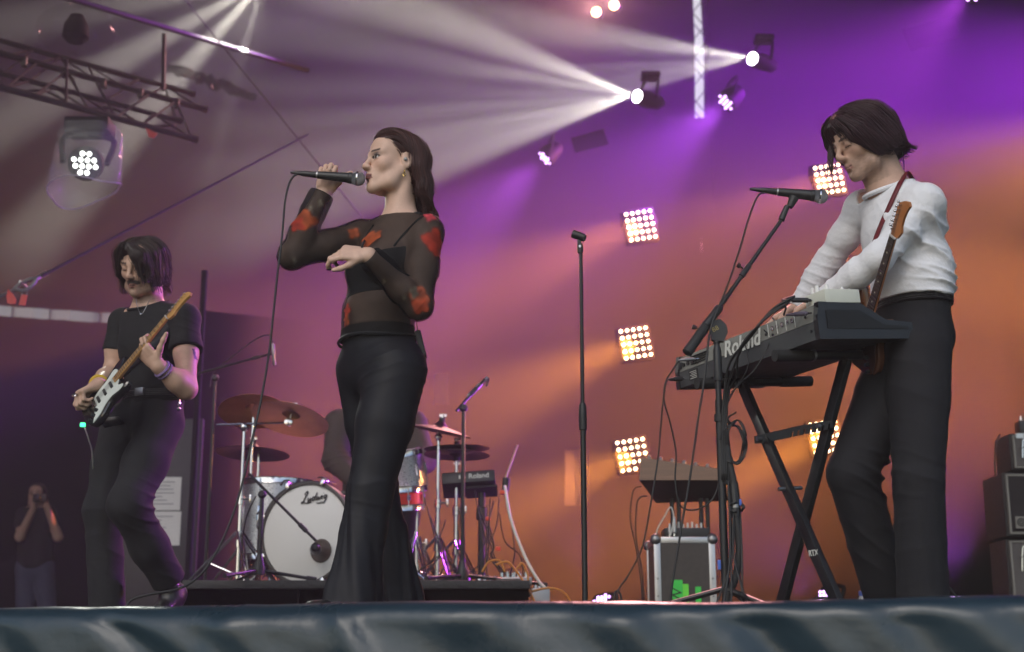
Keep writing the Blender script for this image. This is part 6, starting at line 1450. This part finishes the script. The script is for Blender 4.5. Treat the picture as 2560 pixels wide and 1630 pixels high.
# ---------------------------------------------------------------- the guitarist
def guitarist():
    t = thing("person", "guitarist in black t-shirt and charcoal trousers looking down at his guitar", "person", (P(320, 1500, 5.7).x, 5.7, 0))
    J = {k: P(*v) for k, v in dict(neck=(372, 768, 5.70), chest=(380, 860, 5.70), waist=(392, 965, 5.72), pelv=(372, 1050, 5.73), Rs=(308, 806, 5.80), Ls=(464, 796, 5.60), Re=(282, 938, 5.80), Rw=(246, 962, 5.50),
        Le=(466, 972, 5.50), Lw=(396, 915, 5.40), Rh=(310, 1065, 5.79), Lh=(402, 1060, 5.69), Rk=(258, 1275, 5.70), Ra=(272, 1540, 5.74), Lk=(322, 1262, 5.50), La=(424, 1468, 5.74)).items()}
    Fr = Vector((-.45, -.89, 0)); Lf = Vector((.89, -.45, 0)); H = Head(P(356, 662, 5.62), (-.30, -.80, -.40), R(-4), 1.0)
    S = Solid()
    def torso(S, g=0., k=.06):
        S.ecap(J['neck'] - V(0, 0, .07), J['chest'], (.122 + g, .076 + g), (.134 + g, .098 + g), Lf, k); S.ecap(J['chest'], J['waist'], (.133 + g, .097 + g), (.118 + g, .088 + g), Lf, k); S.ecap(J['waist'], J['pelv'], (.124 + g, .092 + g), (.126 + g, .094 + g), Lf, k)
        S.cap(J['neck'] - V(0, 0, .03), J['Ls'], .046 + g, .050 + g, .04); S.cap(J['neck'] - V(0, 0, .03), J['Rs'], .046 + g, .050 + g, .04)
    torso(S)
    S.chain([J['Ls'], J['Ls'].lerp(J['Le'], .5), J['Le']], [.052, .046, .039], .03); S.chain([J['Le'], J['Le'].lerp(J['Lw'], .35), J['Lw']], [.039, .041, .027], .03)
    S.chain([J['Rs'], J['Rs'].lerp(J['Re'], .5), J['Re']], [.056, .05, .042], .03); S.chain([J['Re'], J['Re'].lerp(J['Rw'], .4), J['Rw']], [.042, .044, .028], .03)
    for a, b, c in (('Lh', 'Lk', 'La'), ('Rh', 'Rk', 'Ra')): S.chain([J[a], J[b], J[c]], [.075, .052, .04], .04)
    S.ecap(J['neck'] - V(0, 0, .05), H(0, -.03, -.06), (.062, .06), (.058, .06), Lf, .04)
    H.skull(S, jaw=1.12, nose=1.0, lips=.95, lids=1)
    hand(S, J['Lw'], (-.62, -.1, .62), (-.5, .15, .75), -1, ((28, 52, 34), (34, 55, 36), (40, 58, 38), (44, 60, 38)), 1.0, ((.5, .9, .2), (.4, .9, .35), (.35, .9, .4)))
    hand(S, J['Rw'], (-.62, -.42, -.42), (.35, .2, -.75), -1, ((50, 70, 40), (58, 76, 44), (62, 78, 46), (64, 80, 46)), 1.0, ((.75, .4, .5), (.85, .1, .5), (.8, -.2, .5)))
    v, f = S.mesh(.0042); col = H.skin_colors(v, (.52, .33, .245), (.36, .17, .14), .45, 'closed', 0, (.025, .018, .015), .08)
    L = H.local(v); mu = (np.abs(L[:, 0]) < .031) & (L[:, 1] > .068) & (L[:, 2] < -.0455 - .22 * np.abs(L[:, 0])) & (L[:, 2] > -.0605 - .30 * np.abs(L[:, 0])); col[mu] = (.04, .028, .022)
    ta = (np.abs((v - np.array(P(487, 885, 5.52)))[:, 0] + .25 * (v - np.array(P(487, 885, 5.52)))[:, 2]) < .004) & (np.abs((v - np.array(P(487, 885, 5.52)))[:, 2]) < .022) & (v[:, 1] < 5.56); col[ta] = (.06, .06, .09)
    obj("body", (v, f), M_skin, t, True, rgba(col))
    # chin-length centre-parted hair
    Hs = Solid(); E = lambda c, r, k=.02, op='+': Hs.ell(H(*c), r, H.Mn, k, op)
    E((0, -.020, .038), (.079, .097, .082)); E((.02, .033, .064), (.055, .052, .041), .03)
    for q, fw in ((-1, .072), (1, .044)):
        Hs.ecap(H(q * .063, .0, .05), H(q * .074, -.005, -.045), (.024, .066), (.020, .046), H.x, .03)
        Hs.chain([H(.008, .078, .092), H(q * (.050 if q < 0 else .060), fw + .012, .055), H(q * (.066 if q < 0 else .079), fw - .004, .0), H(q * (.064 if q < 0 else .076), fw - .018, -.048)], [.018, .020 if q < 0 else .015, .019 if q < 0 else .013, .008], .020)
    Hs.chain([H(.004, .082, .09), H(-.028, .096, .052), H(-.044, .094, .005), H(-.050, .082, -.030)], [.012, .012, .009, .003], .014)
    Hs.ecap(H(0, -.075, .02), H(0, -.07, -.07), (.074, .04), (.068, .03), H.x, .03)
    Hs.cap(H(.006, .06, .130), H(.004, .115, .066), .007, .005, .012, '-')
    def flow(p):
        L = H.local(p); s = np.sign(L[:, :1] - .006); a = np.clip((L[:, 2:3] - .02) / .1, 0, 1)
        return s * np.array(H.dir(1, 0, 0)) * (.25 + a) + np.array(H.dir(0, 0, -1)) * (1.15 - a * .6) + np.where(L[:, 1:2] < -.01, -.35, .15) * np.array(H.dir(0, 1, 0)) + .1 * np.stack([noise3(p, 28, i) for i in range(3)], 1)
    hair_obj(t, Hs, flow, (.034, .023, .020), 2800, 14, .011, 5, .0048, .0012, off=(-.003, .004))
    O = Solid(); torso(O, .007)
    O.chain([J['Ls'], J['Ls'].lerp(J['Le'], .48)], [.056, .066], .03); O.chain([J['Rs'], J['Rs'].lerp(J['Re'], .58)], [.056, .064], .03)
    O.cap(J['Ls'].lerp(J['Le'], .42), J['Ls'].lerp(J['Le'], .46), .069, .069, .008); O.cut(J['Ls'].lerp(J['Le'], .47), J['Le'] - J['Ls'], .11); O.cut(J['Rs'].lerp(J['Re'], .56), J['Re'] - J['Rs'], .11)
    O.cut(J['neck'] + V(0, 0, .012), (J['neck'] - J['chest']).normalized() + Fr * .4, .12); O.cut(J['pelv'] + V(0, 0, .03), (0, 0, -1), .25)
    v, f = O.mesh(.0055); n = vnormals(v, f)
    v = folds(v, n, [(J['waist'] + Fr * .09, (.4, 0, 1), .05, .006, .15), (J['chest'] + Lf * .12, (.6, 0, .8), .06, .006, .13), (J['Ls'].lerp(J['Le'], .3), (.3, 0, 1), .04, .005, .08), (J['Rs'].lerp(J['Re'], .35), (-.3, 0, 1), .04, .005, .08), (J['waist'] + Lf * .1, (-.3, 0, 1), .035, .006, .11)])
    obj("t_shirt", (v, f), M_tee, t, True)
    nb = [J['neck'] + V(0, 0, .006) + (Lf * math.cos(a) * .086 + Fr * math.sin(a) * .082) + V(0, 0, -.032 * math.sin(a)) for a in np.linspace(0, 2 * math.pi, 33)]
    obj("neckband", tube(nb, .0065, 6, False), M_tee, t)
    nk = [min((hit(S, x, y, 5.2, 6.0, .003), hit(O, x, y, 5.2, 6.0, .003)), key=lambda q: q.y) for x, y in ((340, 748), (343, 764), (348, 779), (353, 786), (359, 779), (366, 766), (374, 750))]
    nc = obj("necklace", tube(spline(nk, 6), .0013, 5), M_steel, t); obj("pendant", ball(nk[3] - V(0, .003, 0), .006, 8, 6), M_chrome, nc)
    T = Solid(); T.ecap(J['waist'] - V(0, 0, .02), J['pelv'], (.130, .100), (.136, .106), Lf, .05); T.ell(J['pelv'] - Fr * .04 - V(0, 0, .03), (.10, .09, .09), None, .05)
    T.chain([J['Rh'], J['Rh'].lerp(J['Rk'], .5), J['Rk'], J['Ra'] - V(0, 0, .04)], [.096, .086, .074, .072], .04); T.chain([J['Lh'], J['Lh'].lerp(J['Lk'], .5), J['Lk'], J['Lk'].lerp(J['La'], .5), J['La'] + V(0, 0, .02)], [.094, .086, .078, .072, .068], .04)
    T.cut(J['waist'] - V(0, 0, .035), (0, 0, 1), .25); T.cut(J['La'] - V(0, 0, -.03), J['La'] - J['Lk'], .12)
    v, f = T.mesh(.0055); n = vnormals(v, f)
    v = folds(v, n, [(J['Lk'] + V(.06, .05, -.02), (.6, 0, 1), .045, .009, .10), (J['Lk'].lerp(J['La'], .6), (.4, 0, 1), .06, .006, .13), (J['pelv'] + Fr * .1 - V(0, 0, .03), (-.7, 0, .7), .06, .006, .12), (J['Rk'], (.1, 0, 1), .09, .006, .16), (J['Rk'].lerp(J['Ra'], .5), (.5, 0, .9), .08, .005, .16), (J['Lh'].lerp(J['Lk'], .5), (.9, 0, -.5), .09, .005, .15)])
    obj("trousers", (v, f), M_char, t, True)
    bl = [J['waist'] - V(0, 0, .045 + .004 * math.sin(a)) + Lf * math.cos(a) * .140 + Fr * math.sin(a) * .109 for a in np.linspace(0, 2 * math.pi, 41)]
    bt = obj("belt", ribbon(bl, .034, (0, 0, 1), .004) if False else join(*[tube([q + V(0, 0, z) for q in bl], .0055, 6, False) for z in (-.011, -.004, .003, .010)]), M_leather, t)
    obj("buckle", box(J['waist'] - V(0, 0, .045) + Fr * .113 + Lf * .01, (.045, .012, .034), Matrix((Lf, Fr, V(0, 0, 1))).transposed(), .004), M_steel, bt)
    for (a, toe, fl) in ((J['Ra'], V(-.1, -.22, 0), .0), (J['La'], V(-.06, -.16, -.12), 1)):
        B_ = Solid(); b = V(a.x, a.y, .05) if not fl else a + V(.01, .02, -.045)
        B_.cap(a + V(0, 0, .0), b, .046, .044, .03); B_.ecap(b - toe.normalized() * .04, b + toe * .75, (.040, .040), (.044, .026), V(1, -.3, 0), .03)
        sh = obj("shoe", B_.mesh(.006), M_leather, t, True)
    w = J['Lw'] + (J['Le'] - J['Lw']).normalized() * .02; obj("wristband", join(torus(w, J['Le'] - J['Lw'], .034, .006, 20, 6), torus(w + (J['Le'] - J['Lw']).normalized() * .016, J['Le'] - J['Lw'], .036, .004, 20, 6)), mat("violet_band", (.20, .14, .3), .5), t)
    w = J['Rw'] + (J['Re'] - J['Rw']).normalized() * .012; obj("wristband", torus(w, J['Re'] - J['Rw'], .034, .007, 20, 6), mat("yellow_band", (.62, .42, .05), .5), t)
    obj("finger_ring", torus(J['Rw'] + Vector((-.62, -.42, -.42)).normalized() * .105, (.3, -.2, -1), .010, .003, 12, 5), M_chrome, t)
    kc_ = P(447, 1010, 5.62); obj("key_clip", join(torus(kc_, (1, .5, 0), .014, .004, 14, 5), ball(kc_ - V(0, 0, .02), .009, 8, 6)), M_chrome, t)
    return J
gj = guitarist()
gt, GG, GA, GB, GN = guitar("black electric guitar with white pickguard in the guitarist's hands", P(416, 793, 5.36), P(236, 1010, 5.44), (-.62, -.68, .40), M_blackgloss, M_guard, M_maple, M_maple,
       ([P(252, 1060, 5.50), P(330, 1000, 5.62) + V(0, .25, 0), P(455, 880, 5.80) + V(0, .12, 0), P(440, 790, 5.66), P(405, 840, 5.55), P(300, 935, 5.46)], .045, (.3, -1, .2)), M_leather)
cable("guitar_lead", "thin pale lead dropping from the guitar's lower edge", [P(212, 1070, 5.45), P(222, 1100, 5.5), P(231, 1140, 5.6), P(236, 1260, 5.85), P(236, 1400, 5.9), P(236, 1590, 5.9)], .003, M_greytext)
tag(obj("guitar_tuner", box(P(207, 1062, 5.38), (.02, .012, .016), bev=.003), mat("green_led", (.05, .5, .2), .4, emit=(.05, 1, .35), estr=2)), "tiny green lit tuner clip at the guitar's tail", "tuner")
# ---------------------------------------------------------------- the keyboard player
KSH = []
def keyboardist():
    t = thing("person", "keyboard player in white long-sleeved shirt leaning over the keyboard", "person", (P(2280, 1500, 4.45).x, 4.45, 0))
    J = {k: P(v[0], v[1], v[2] + .08) for k, v in dict(neck=(2222, 478, 4.46), chest=(2256, 580, 4.45), waist=(2280, 715, 4.46), pelv=(2280, 830, 4.47), Ls=(2312, 508, 4.32), Le=(2196, 645, 4.30), Lw=(2052, 752, 4.46), Rs=(2158, 522, 4.60), Re=(2070, 655, 4.72), Rw=(1992, 772, 4.76),
        Lh=(2298, 880, 4.39), Rh=(2258, 880, 4.53), Lk=(2296, 1200, 4.36), La=(2308, 1510, 4.40), Rk=(2132, 1185, 4.52), Ra=(2222, 1510, 4.66)).items()}
    Fr = Vector((-.9, -.43, 0)); Lf = Vector((.43, -.9, 0)); H = Head(P(2152, 352, 4.50), (-.86, -.30, -.42), 0, 1.02)
    S = Solid()
    def torso(S, g=0., k=.06):
        S.ecap(J['neck'] - V(-.02, 0, .07), J['chest'], (.118 + g, .076 + g), (.138 + g, .097 + g), Lf, k); S.ecap(J['chest'], J['waist'], (.138 + g, .097 + g), (.122 + g, .090 + g), Lf, k); S.ecap(J['waist'], J['pelv'], (.122 + g, .090 + g), (.122 + g, .092 + g), Lf, k)
        S.cap(J['neck'] - V(-.02, 0, .035), J['Ls'], .050 + g, .054 + g, .04); S.cap(J['neck'] - V(-.02, 0, .035), J['Rs'], .050 + g, .054 + g, .04)
    def arms(S, g=0., k=.03, e=0.):
        S.chain([J['Ls'], J['Ls'].lerp(J['Le'], .5), J['Le']], [.050 + g, .044 + g, .039 + g], k); S.chain([J['Le'], J['Le'].lerp(J['Lw'], .35), J['Lw']], [.039 + g, .038 + g, .026 + g + e], k)
        S.chain([J['Rs'], J['Rs'].lerp(J['Re'], .5), J['Re']], [.050 + g, .044 + g, .039 + g], k); S.chain([J['Re'], J['Re'].lerp(J['Rw'], .35), J['Rw']], [.039 + g, .038 + g, .026 + g + e], k)
    torso(S); arms(S)
    for a, b, c in (('Lh', 'Lk', 'La'), ('Rh', 'Rk', 'Ra')): S.chain([J[a], J[b], J[c]], [.075, .052, .04], .04)
    S.ecap(J['neck'] - V(-.03, 0, .05), H(0, -.032, -.058), (.064, .064), (.058, .062), Lf, .04); S.cap(J['neck'] + Fr * .03 + V(0, 0, .01), H(0, .01, -.075), .045, .034, .04)
    H.skull(S, jaw=1.12, nose=1.04, lips=.95, lids=1)
    hand(S, J['Rw'], (-.82, .18, -.46), (-.35, 0, -.9), 1, ((14, 26, 22), (18, 26, 22), (20, 28, 22), (22, 30, 22)), 1.02); hand(S, J['Lw'], (-.7, .4, -.4), (-.3, 0, -.9), -1, ((14, 26, 22), (18, 26, 22), (20, 28, 22), (22, 30, 22)), 1.02)
    v, f = S.mesh(.0040); col = H.skin_colors(v, (.52, .33, .25), (.38, .19, .16), .42, 'closed', 0, (.025, .018, .016), .08)
    obj("body", (v, f), M_skin, t, True, rgba(col))
    obj("finger_ring", torus(J['Rw'] + Vector((-.82, .18, -.46)).normalized() * .1 + V(0, -.03, .004), (-.8, .2, -.5), .010, .003, 12, 5), M_chrome, t)
    # jaw-length hair swept over the ear, ends flicking up
    Hs = Solid(); E = lambda c, r, k=.02, op='+': Hs.ell(H(*c), r, H.Mn, k, op)
    E((0, -.022, .040), (.090, .112, .090)); E((0, .040, .080), (.068, .050, .036), .03)
    for q in (-1, 1):
        Hs.ecap(H(q * .068, .005, .045), H(q * .080, -.028, -.040), (.026, .080), (.020, .058), H.x, .03)
        Hs.chain([H(q * .046, .074, .076), H(q * .066, .050, .036), H(q * .076, .020, -.012), H(q * .078, -.004, -.040)], [.016, .018, .018, .014], .022)
    Hs.ecap(H(0, -.085, .02), H(0, -.092, -.058), (.080, .045), (.078, .030), H.x, .03)
    def flow(p):
        L = H.local(p); a = np.clip((L[:, 2:3] - .02) / .09, 0, 1); s = np.sign(L[:, :1])
        return s * np.array(H.dir(1, 0, 0)) * .5 * a + np.array(H.dir(0, -.45, -1)) + .1 * np.stack([noise3(p, 28, i) for i in range(3)], 1) + np.array(H.dir(0, -.7, .25)) * np.clip((-.045 - L[:, 2:3]) / .03, 0, 1.2)
    hair_obj(t, Hs, flow, (.048, .022, .028), 3200, 15, .011, 8, .0046, .0013, off=(-.002, .007), seedmask=lambda q: ~((H.local(q)[:, 1] > .085) & (H.local(q)[:, 2] < .03)))
    wr = np.random.RandomState(4); _wg = join(*[tube(spline([H(.05, .085, .03), H(.055 + wr.uniform(-.01, .01), .098 + wr.uniform(-.006, .012), -.01), H(.045 + wr.uniform(-.015, .015), .118 + wr.uniform(-.012, .016), -.045 + wr.uniform(-.008, .012)), H(.035 + wr.uniform(-.02, .02), .135 + wr.uniform(-.02, .02), -.06 + wr.uniform(-.012, .02))], 4), .0011, 4) for _ in range(26)]); obj('fringe_wisps', _wg, MATS['hair_fibre'], t, True, np.tile(np.array((.045, .022, .026, 1.0)), (len(_wg[0]), 1)))
    # white shirt
    O = Solid(); torso(O, .011); arms(O, .007, .03, .004)
    O.ecap(J['waist'] + V(.01, 0, .05), J['waist'] - V(0, 0, .035), (.150, .116), (.146, .113), Lf, .03); O.ecap(J['waist'] - V(0, 0, .03), J['waist'] - V(0, 0, .05), (.141, .109), (.137, .105), Lf, .02)
    O.cut(J['neck'] + V(0, 0, .014), (J['neck'] - J['chest']).normalized() + Fr * .25, .12); O.cut(J['waist'] - V(0, 0, .055), V(0, 0, -1), .28)
    O.cut(J['Lw'].lerp(J['Le'], .02), J['Lw'] - J['Le'], .08); O.cut(J['Rw'].lerp(J['Re'], .02), J['Rw'] - J['Re'], .08)
    c1 = J['Ls'].lerp(J['Le'], .5)
    v, f = O.mesh(.0045); n = vnormals(v, f)
    v = folds(v, n, [(J['Re'].lerp(J['Rw'], .35), J['Rw'] - J['Re'] + V(.1, 0, .1), .04, .005, .13), (J['Rs'].lerp(J['Re'], .8), J['Re'] - J['Rs'] + V(.15, 0, 0), .06, .006, .11), (J['Le'].lerp(J['Lw'], .5), J['Lw'] - J['Le'] + V(0, 0, .1), .05, .005, .15), (J['Le'], J['Lw'] - J['Le'] + V(0, 0, .35), .035, .006, .08), (J['Ls'].lerp(J['Le'], .6), (-.5, 0, 1), .06, .006, .11),
        (J['waist'] + Lf * .12 + V(.03, 0, .10), (.75, 0, .7), .07, .016, .12), (J['waist'] + Lf * .1 + V(.05, 0, -.01), (.05, 0, 1), .045, .015, .10), (J['chest'] + Lf * .13 + V(-.02, 0, -.07), (.35, 0, .95), .075, .016, .12), (J['Ls'] + V(.0, 0, -.09), (.95, 0, .3), .07, .007, .09), (J['chest'] + Fr * .1, (.9, 0, .5), .10, .006, .14)])
    M_shirt = mat("white_cotton", (.74, .74, .77), .9, bump=(48, .35), noise=(10, .05))
    obj("shirt", (v, f), M_shirt, t, True); t['_s'] = 1; del t['_s']; KSH.append(O)
    nb = [J['neck'] + V(0, 0, .006) + (Lf * math.cos(a) * .080 + Fr * math.sin(a) * .084) + V(0, 0, -.030 * math.sin(a)) for a in np.linspace(0, 2 * math.pi, 33)]
    obj("neckband", tube(nb, .0085, 8, False), M_shirt, t)
    T = Solid(); T.ecap(J['waist'] - V(0, 0, .03), J['pelv'], (.136, .104), (.144, .114), Lf, .05); T.ell(J['pelv'] - Fr * .045 - V(0, 0, .02), (.10, .09, .09), None, .05)
    T.chain([J['Lh'], J['Lh'].lerp(J['Lk'], .35)], [.104, .098], .04); T.chain([J['Rh'], J['Rh'].lerp(J['Rk'], .35)], [.104, .100], .04)
    T.chain([J['Lh'].lerp(J['Lk'], .35), J['Lk'], J['La']], [.098, .080, .080], .014); T.cap(J['La'], V(J['La'].x, J['La'].y, .05), .082, .084, .012)
    T.chain([J['Rh'].lerp(J['Rk'], .35), J['Rk'], J['Ra']], [.100, .084, .074], .014); T.cap(J['Ra'], V(J['Ra'].x, J['Ra'].y, .05), .074, .076, .012)
    T.cut(J['waist'] - V(0, 0, .045), (0, 0, 1), .3); T.cut(V(J['La'].x, J['La'].y, .04), (0, 0, -1), .25)
    v, f = T.mesh(.006); n = vnormals(v, f)
    v = folds(v, n, [(J['Rk'] + V(.08, 0, .0), (.5, 0, 1), .05, .016, .10), (J['Rk'].lerp(J['Ra'], .4), (.4, 0, 1), .07, .006, .15), (J['Lk'] + V(.05, 0, 0), (.3, 0, 1), .07, .008, .13), (J['Lk'].lerp(J['La'], .5), (-.4, 0, 1), .08, .005, .16), (J['Lh'].lerp(J['Lk'], .3), (.5, 0, .9), .08, .005, .16), (J['Rh'].lerp(J['Rk'], .5), (.8, 0, -.5), .07, .005, .15)])
    obj("trousers", (v, f), M_pin, t, True)
    for k, a in enumerate((J['La'], J['Ra'])):
        B_ = Solid(); b = V(a.x, a.y, .045); B_.cap(b + V(0, 0, .08), b, .046, .044, .03); B_.ecap(b + V(.04, .02, 0), b + V(-.17, -.08, -.01), (.040, .040), (.044, .028), V(.4, -.9, 0), .03); obj("shoe", B_.mesh(.007), M_leather, t, True)
    bl = [J['waist'] - V(0, 0, .058) + Lf * math.cos(a) * .141 + Fr * math.sin(a) * .109 for a in np.linspace(0, 2 * math.pi, 41)]
    obj("belt", join(*[tube([q + V(0, 0, z) for q in bl], .0055, 6, False) for z in (-.016, -.009, -.002)]), M_leather, t)
    for q in (-1,): obj("ear_monitor_wire", tube(spline([H(-.07, -.04, -.05), H(-.06, -.09, -.085), J['neck'] - Fr * .07 + V(0, 0, .01)], 5), .0016, 5), M_cable, t)
    return J, Fr, Lf
kj, kFr, kLf = keyboardist()
nutk, brk = P(2232, 592, 4.235), P(2146, 872, 4.53)
_st = [P(2176, 640, 4.36)] + [hit(KSH[0], x, y, 4.15, 4.9, .004) for x, y in ((2192, 590), (2206, 555), (2222, 520), (2240, 480), (2256, 450))] + [P(2275, 438, 4.56), P(2330, 560, 4.75)]
guitar("electric guitar with amber headstock and dark fretboard slung on the keyboard player", nutk, brk, (-.78, -.60, .1), mat("sunburst", (.12, .045, .02), .2, coat=.5), mat("tortoise_guard", (.05, .018, .01), .3), M_rose, M_redwood, (_st, .016, (-.5, -.85, .3)), mat("red_strap", (.12, .006, .011), .6, noise=(60, .5)))
# ---------------------------------------------------------------- the drummer, mostly behind the singer
def drummer():
    t = thing("person", "seated drummer in grey-brown jacket behind the bass drum", "person", (P(930, 1300, 8.75).x, 8.75, RZ))
    J = {k: P(*v) for k, v in dict(neck=(935, 1030, 8.72), chest=(935, 1110, 8.70), pelv=(935, 1265, 8.75), Ls=(1030, 1062, 8.62), Rs=(848, 1062, 8.66), Le=(1058, 1150, 8.45), Lw=(1000, 1185, 8.15), Re=(840, 1150, 8.42), Rw=(890, 1200, 8.12), Lk=(1010, 1290, 8.35), La=(1010, 1440, 8.35), Rk=(860, 1290, 8.35), Ra=(862, 1440, 8.30)).items()}
    H = Head(P(932, 968, 8.66), (-.1, -.95, -.25)); Lf = V(1, 0, 0); S = Solid()
    def tor(S, g): S.ecap(J['neck'] - V(0, 0, .07), J['chest'], (.15 + g, .09 + g), (.16 + g, .11 + g), Lf, .06); S.ecap(J['chest'], J['pelv'], (.16 + g, .11 + g), (.17 + g, .13 + g), Lf, .06)
    def arm(S, g):
        for s in 'LR': S.cap(J['neck'] - V(0, 0, .05), J[s + 's'], .06 + g, .062 + g, .05); S.chain([J[s + 's'], J[s + 'e'], J[s + 'w']], [.06 + g, .05 + g, .032 + g], .04)
    tor(S, 0); arm(S, 0); S.cap(J['neck'] - V(0, 0, .05), H(0, -.03, -.06), .06, .056, .04); H.skull(S, lids=1)
    for s in 'LR': S.chain([J['pelv'] + V(.09 if s == 'L' else -.09, -.05, -.02), J[s + 'k'], J[s + 'a']], [.09, .06, .045], .05); hand(S, J[s + 'w'], (0, -.8, -.3), (0, -.2, -1), 1 if s == 'R' else -1, ((50, 60, 40),) * 4)
    v, f = S.mesh(.007); obj("body", (v, f), M_skin, t, True, rgba(H.skin_colors(v, (.5, .32, .24), (.36, .18, .15), .3, 'closed')))
    O = Solid(); tor(O, .03); arm(O, .028); O.cut(J['neck'] + V(0, 0, .01), (0, 0, 1), .13); v, f = O.mesh(.008); n = vnormals(v, f)
    v = folds(v, n, [(J['Re'], (.2, 0, 1), .05, .01, .16), (J['Rs'], (.4, 0, 1), .06, .008, .14), (J['Le'], (.2, 0, 1), .05, .01, .16), (J['Ls'], (-.4, 0, 1), .06, .008, .14), (J['chest'], (.6, 0, 1), .08, .008, .2)])
    obj("jacket", (v, f), mat("brown_canvas", (.065, .050, .040), .85, noise=(8, .2), bump=(200, .2)), t, True)
    T = Solid(); 
    for s in 'LR': T.chain([J['pelv'] + V(.09 if s == 'L' else -.09, -.05, -.02), J[s + 'k'], J[s + 'a'] + V(0, 0, .03)], [.11, .085, .07], .05)
    obj("trousers", T.mesh(.01), M_char, t, True)
    Hs = Solid(); Hs.ell(H(0, -.022, .042), (.086, .106, .088), H.Mn); Hs.cut(H(0, .055, .05), H.dir(0, .74, -.67), .4); obj("hair", Hs.mesh(.007), mat("dull_dark_hair", (.03, .02, .016), .6, bump=(200, .5)), t, True)
    th = thing("drum_throne", "round black drum stool under the drummer", "stool", (J['pelv'].x, J['pelv'].y + .02, RZ)); zs = J['pelv'].z - .13
    obj("seat", lathe((J['pelv'].x, J['pelv'].y + .02, zs - .06), (0, 0, 1), [(0, .14), (.01, .17), (.05, .17), (.07, .14)], 24), M_leather, th); obj("post", cyl((J['pelv'].x, J['pelv'].y + .02, RZ + .05), (J['pelv'].x, J['pelv'].y + .02, zs - .05), .02, n=10), M_chrome, th); tripod(th, (J['pelv'].x, J['pelv'].y + .02, RZ), .2, .25, M_chrome)
drummer()
# ---------------------------------------------------------------- photographer in the dark wing
def onlooker():
    d = 14.0; t = thing("person", "person in dark top and blue jeans raising a camera in the dark wing", "person", (P(92, 1500, d).x, d, 0))
    J = {k: P(*v) for k, v in dict(neck=(92, 1270, d), chest=(92, 1310, d), pelv=(88, 1410, d), Ls=(124, 1286, d - .02), Rs=(58, 1286, d - .02), Le=(145, 1342, d - .18), Re=(50, 1342, d - .18), Lw=(118, 1268, d - .3), Rw=(84, 1270, d - .3), Lk=(118, 1530, d - .03), Rk=(62, 1530, d - .03)).items()}
    H = Head(P(92, 1238, d - .04), (.05, -.99, .05)); S = Solid(); Lf = V(1, 0, 0)
    def tor(S, g): S.ecap(J['neck'] - V(0, 0, .06), J['chest'], (.15 + g, .09 + g), (.15 + g, .11 + g), Lf, .06); S.ecap(J['chest'], J['pelv'], (.15 + g, .11 + g), (.16 + g, .12 + g), Lf, .06)
    tor(S, 0); S.cap(J['neck'] - V(0, 0, .05), H(0, -.03, -.06), .055, .052, .04); H.skull(S)
    for s in 'LR':
        S.cap(J['neck'] - V(0, 0, .04), J[s + 's'], .055, .055, .05); S.chain([J[s + 's'], J[s + 'e'], J[s + 'w']], [.055, .044, .03], .03)
        S.chain([J['pelv'] + V(.08 if s == 'L' else -.08, 0, 0), J[s + 'k'], V(J[s + 'k'].x, d, .06)], [.09, .06, .045], .05); S.ecap(V(J[s + 'k'].x, d, .05), V(J[s + 'k'].x, d - .18, .04), (.04, .04), (.042, .028), Lf, .02)
        hand(S, J[s + 'w'], (-.2 if s == 'L' else .2, -.3, .9), (-1 if s == 'L' else 1, 0, 0), -1 if s == 'L' else 1, ((40, 50, 40),) * 4)
    v, f = S.mesh(.010); obj("body", (v, f), M_skin, t, True, rgba(H.skin_colors(v, (.5, .32, .24), (.36, .18, .15))))
    O = Solid(); tor(O, .02)
    for s in 'LR': O.chain([J[s + 's'], J[s + 's'].lerp(J[s + 'e'], .5)], [.075, .07], .04)
    O.cut(J['neck'] + V(0, 0, .0), (0, 0, 1), .12); obj("top", O.mesh(.012), M_tee, t, True)
    T = Solid(); T.ecap(J['pelv'] + V(0, 0, .05), J['pelv'] - V(0, 0, .05), (.17, .13), (.17, .13), Lf, .05)
    for s in 'LR': T.chain([J['pelv'] + V(.085 if s == 'L' else -.085, 0, -.04), J[s + 'k'], V(J[s + 'k'].x, d, .08)], [.105, .085, .075], .04)
    obj("jeans", T.mesh(.012), mat("blue_denim", (.06, .07, .12), .9, noise=(6, .3)), t, True)
    Hs = Solid(); Hs.ell(H(0, -.022, .04), (.085, .105, .088), H.Mn); Hs.cut(H(0, .055, .05), H.dir(0, .74, -.67), .4); Hs.ecap(H(0, -.07, 0), H(0, -.08, -.16), (.08, .04), (.07, .03), H.x, .03); obj("hair", Hs.mesh(.01), mat("dull_dark_hair"), t, True)
    c = P(100, 1246, d - .34); cm = thing("hand_camera", "small camera held up in front of the face in the wing", "camera", c - V(0, 0, .04)); obj("body", box(c, (.13, .06, .08), bev=.01), M_blackplastic, cm); obj("lens", lathe(c, (0, -1, 0), [(.02, .03), (.08, .032), (.085, .024)], 16), M_blackmetal, cm)
onlooker()
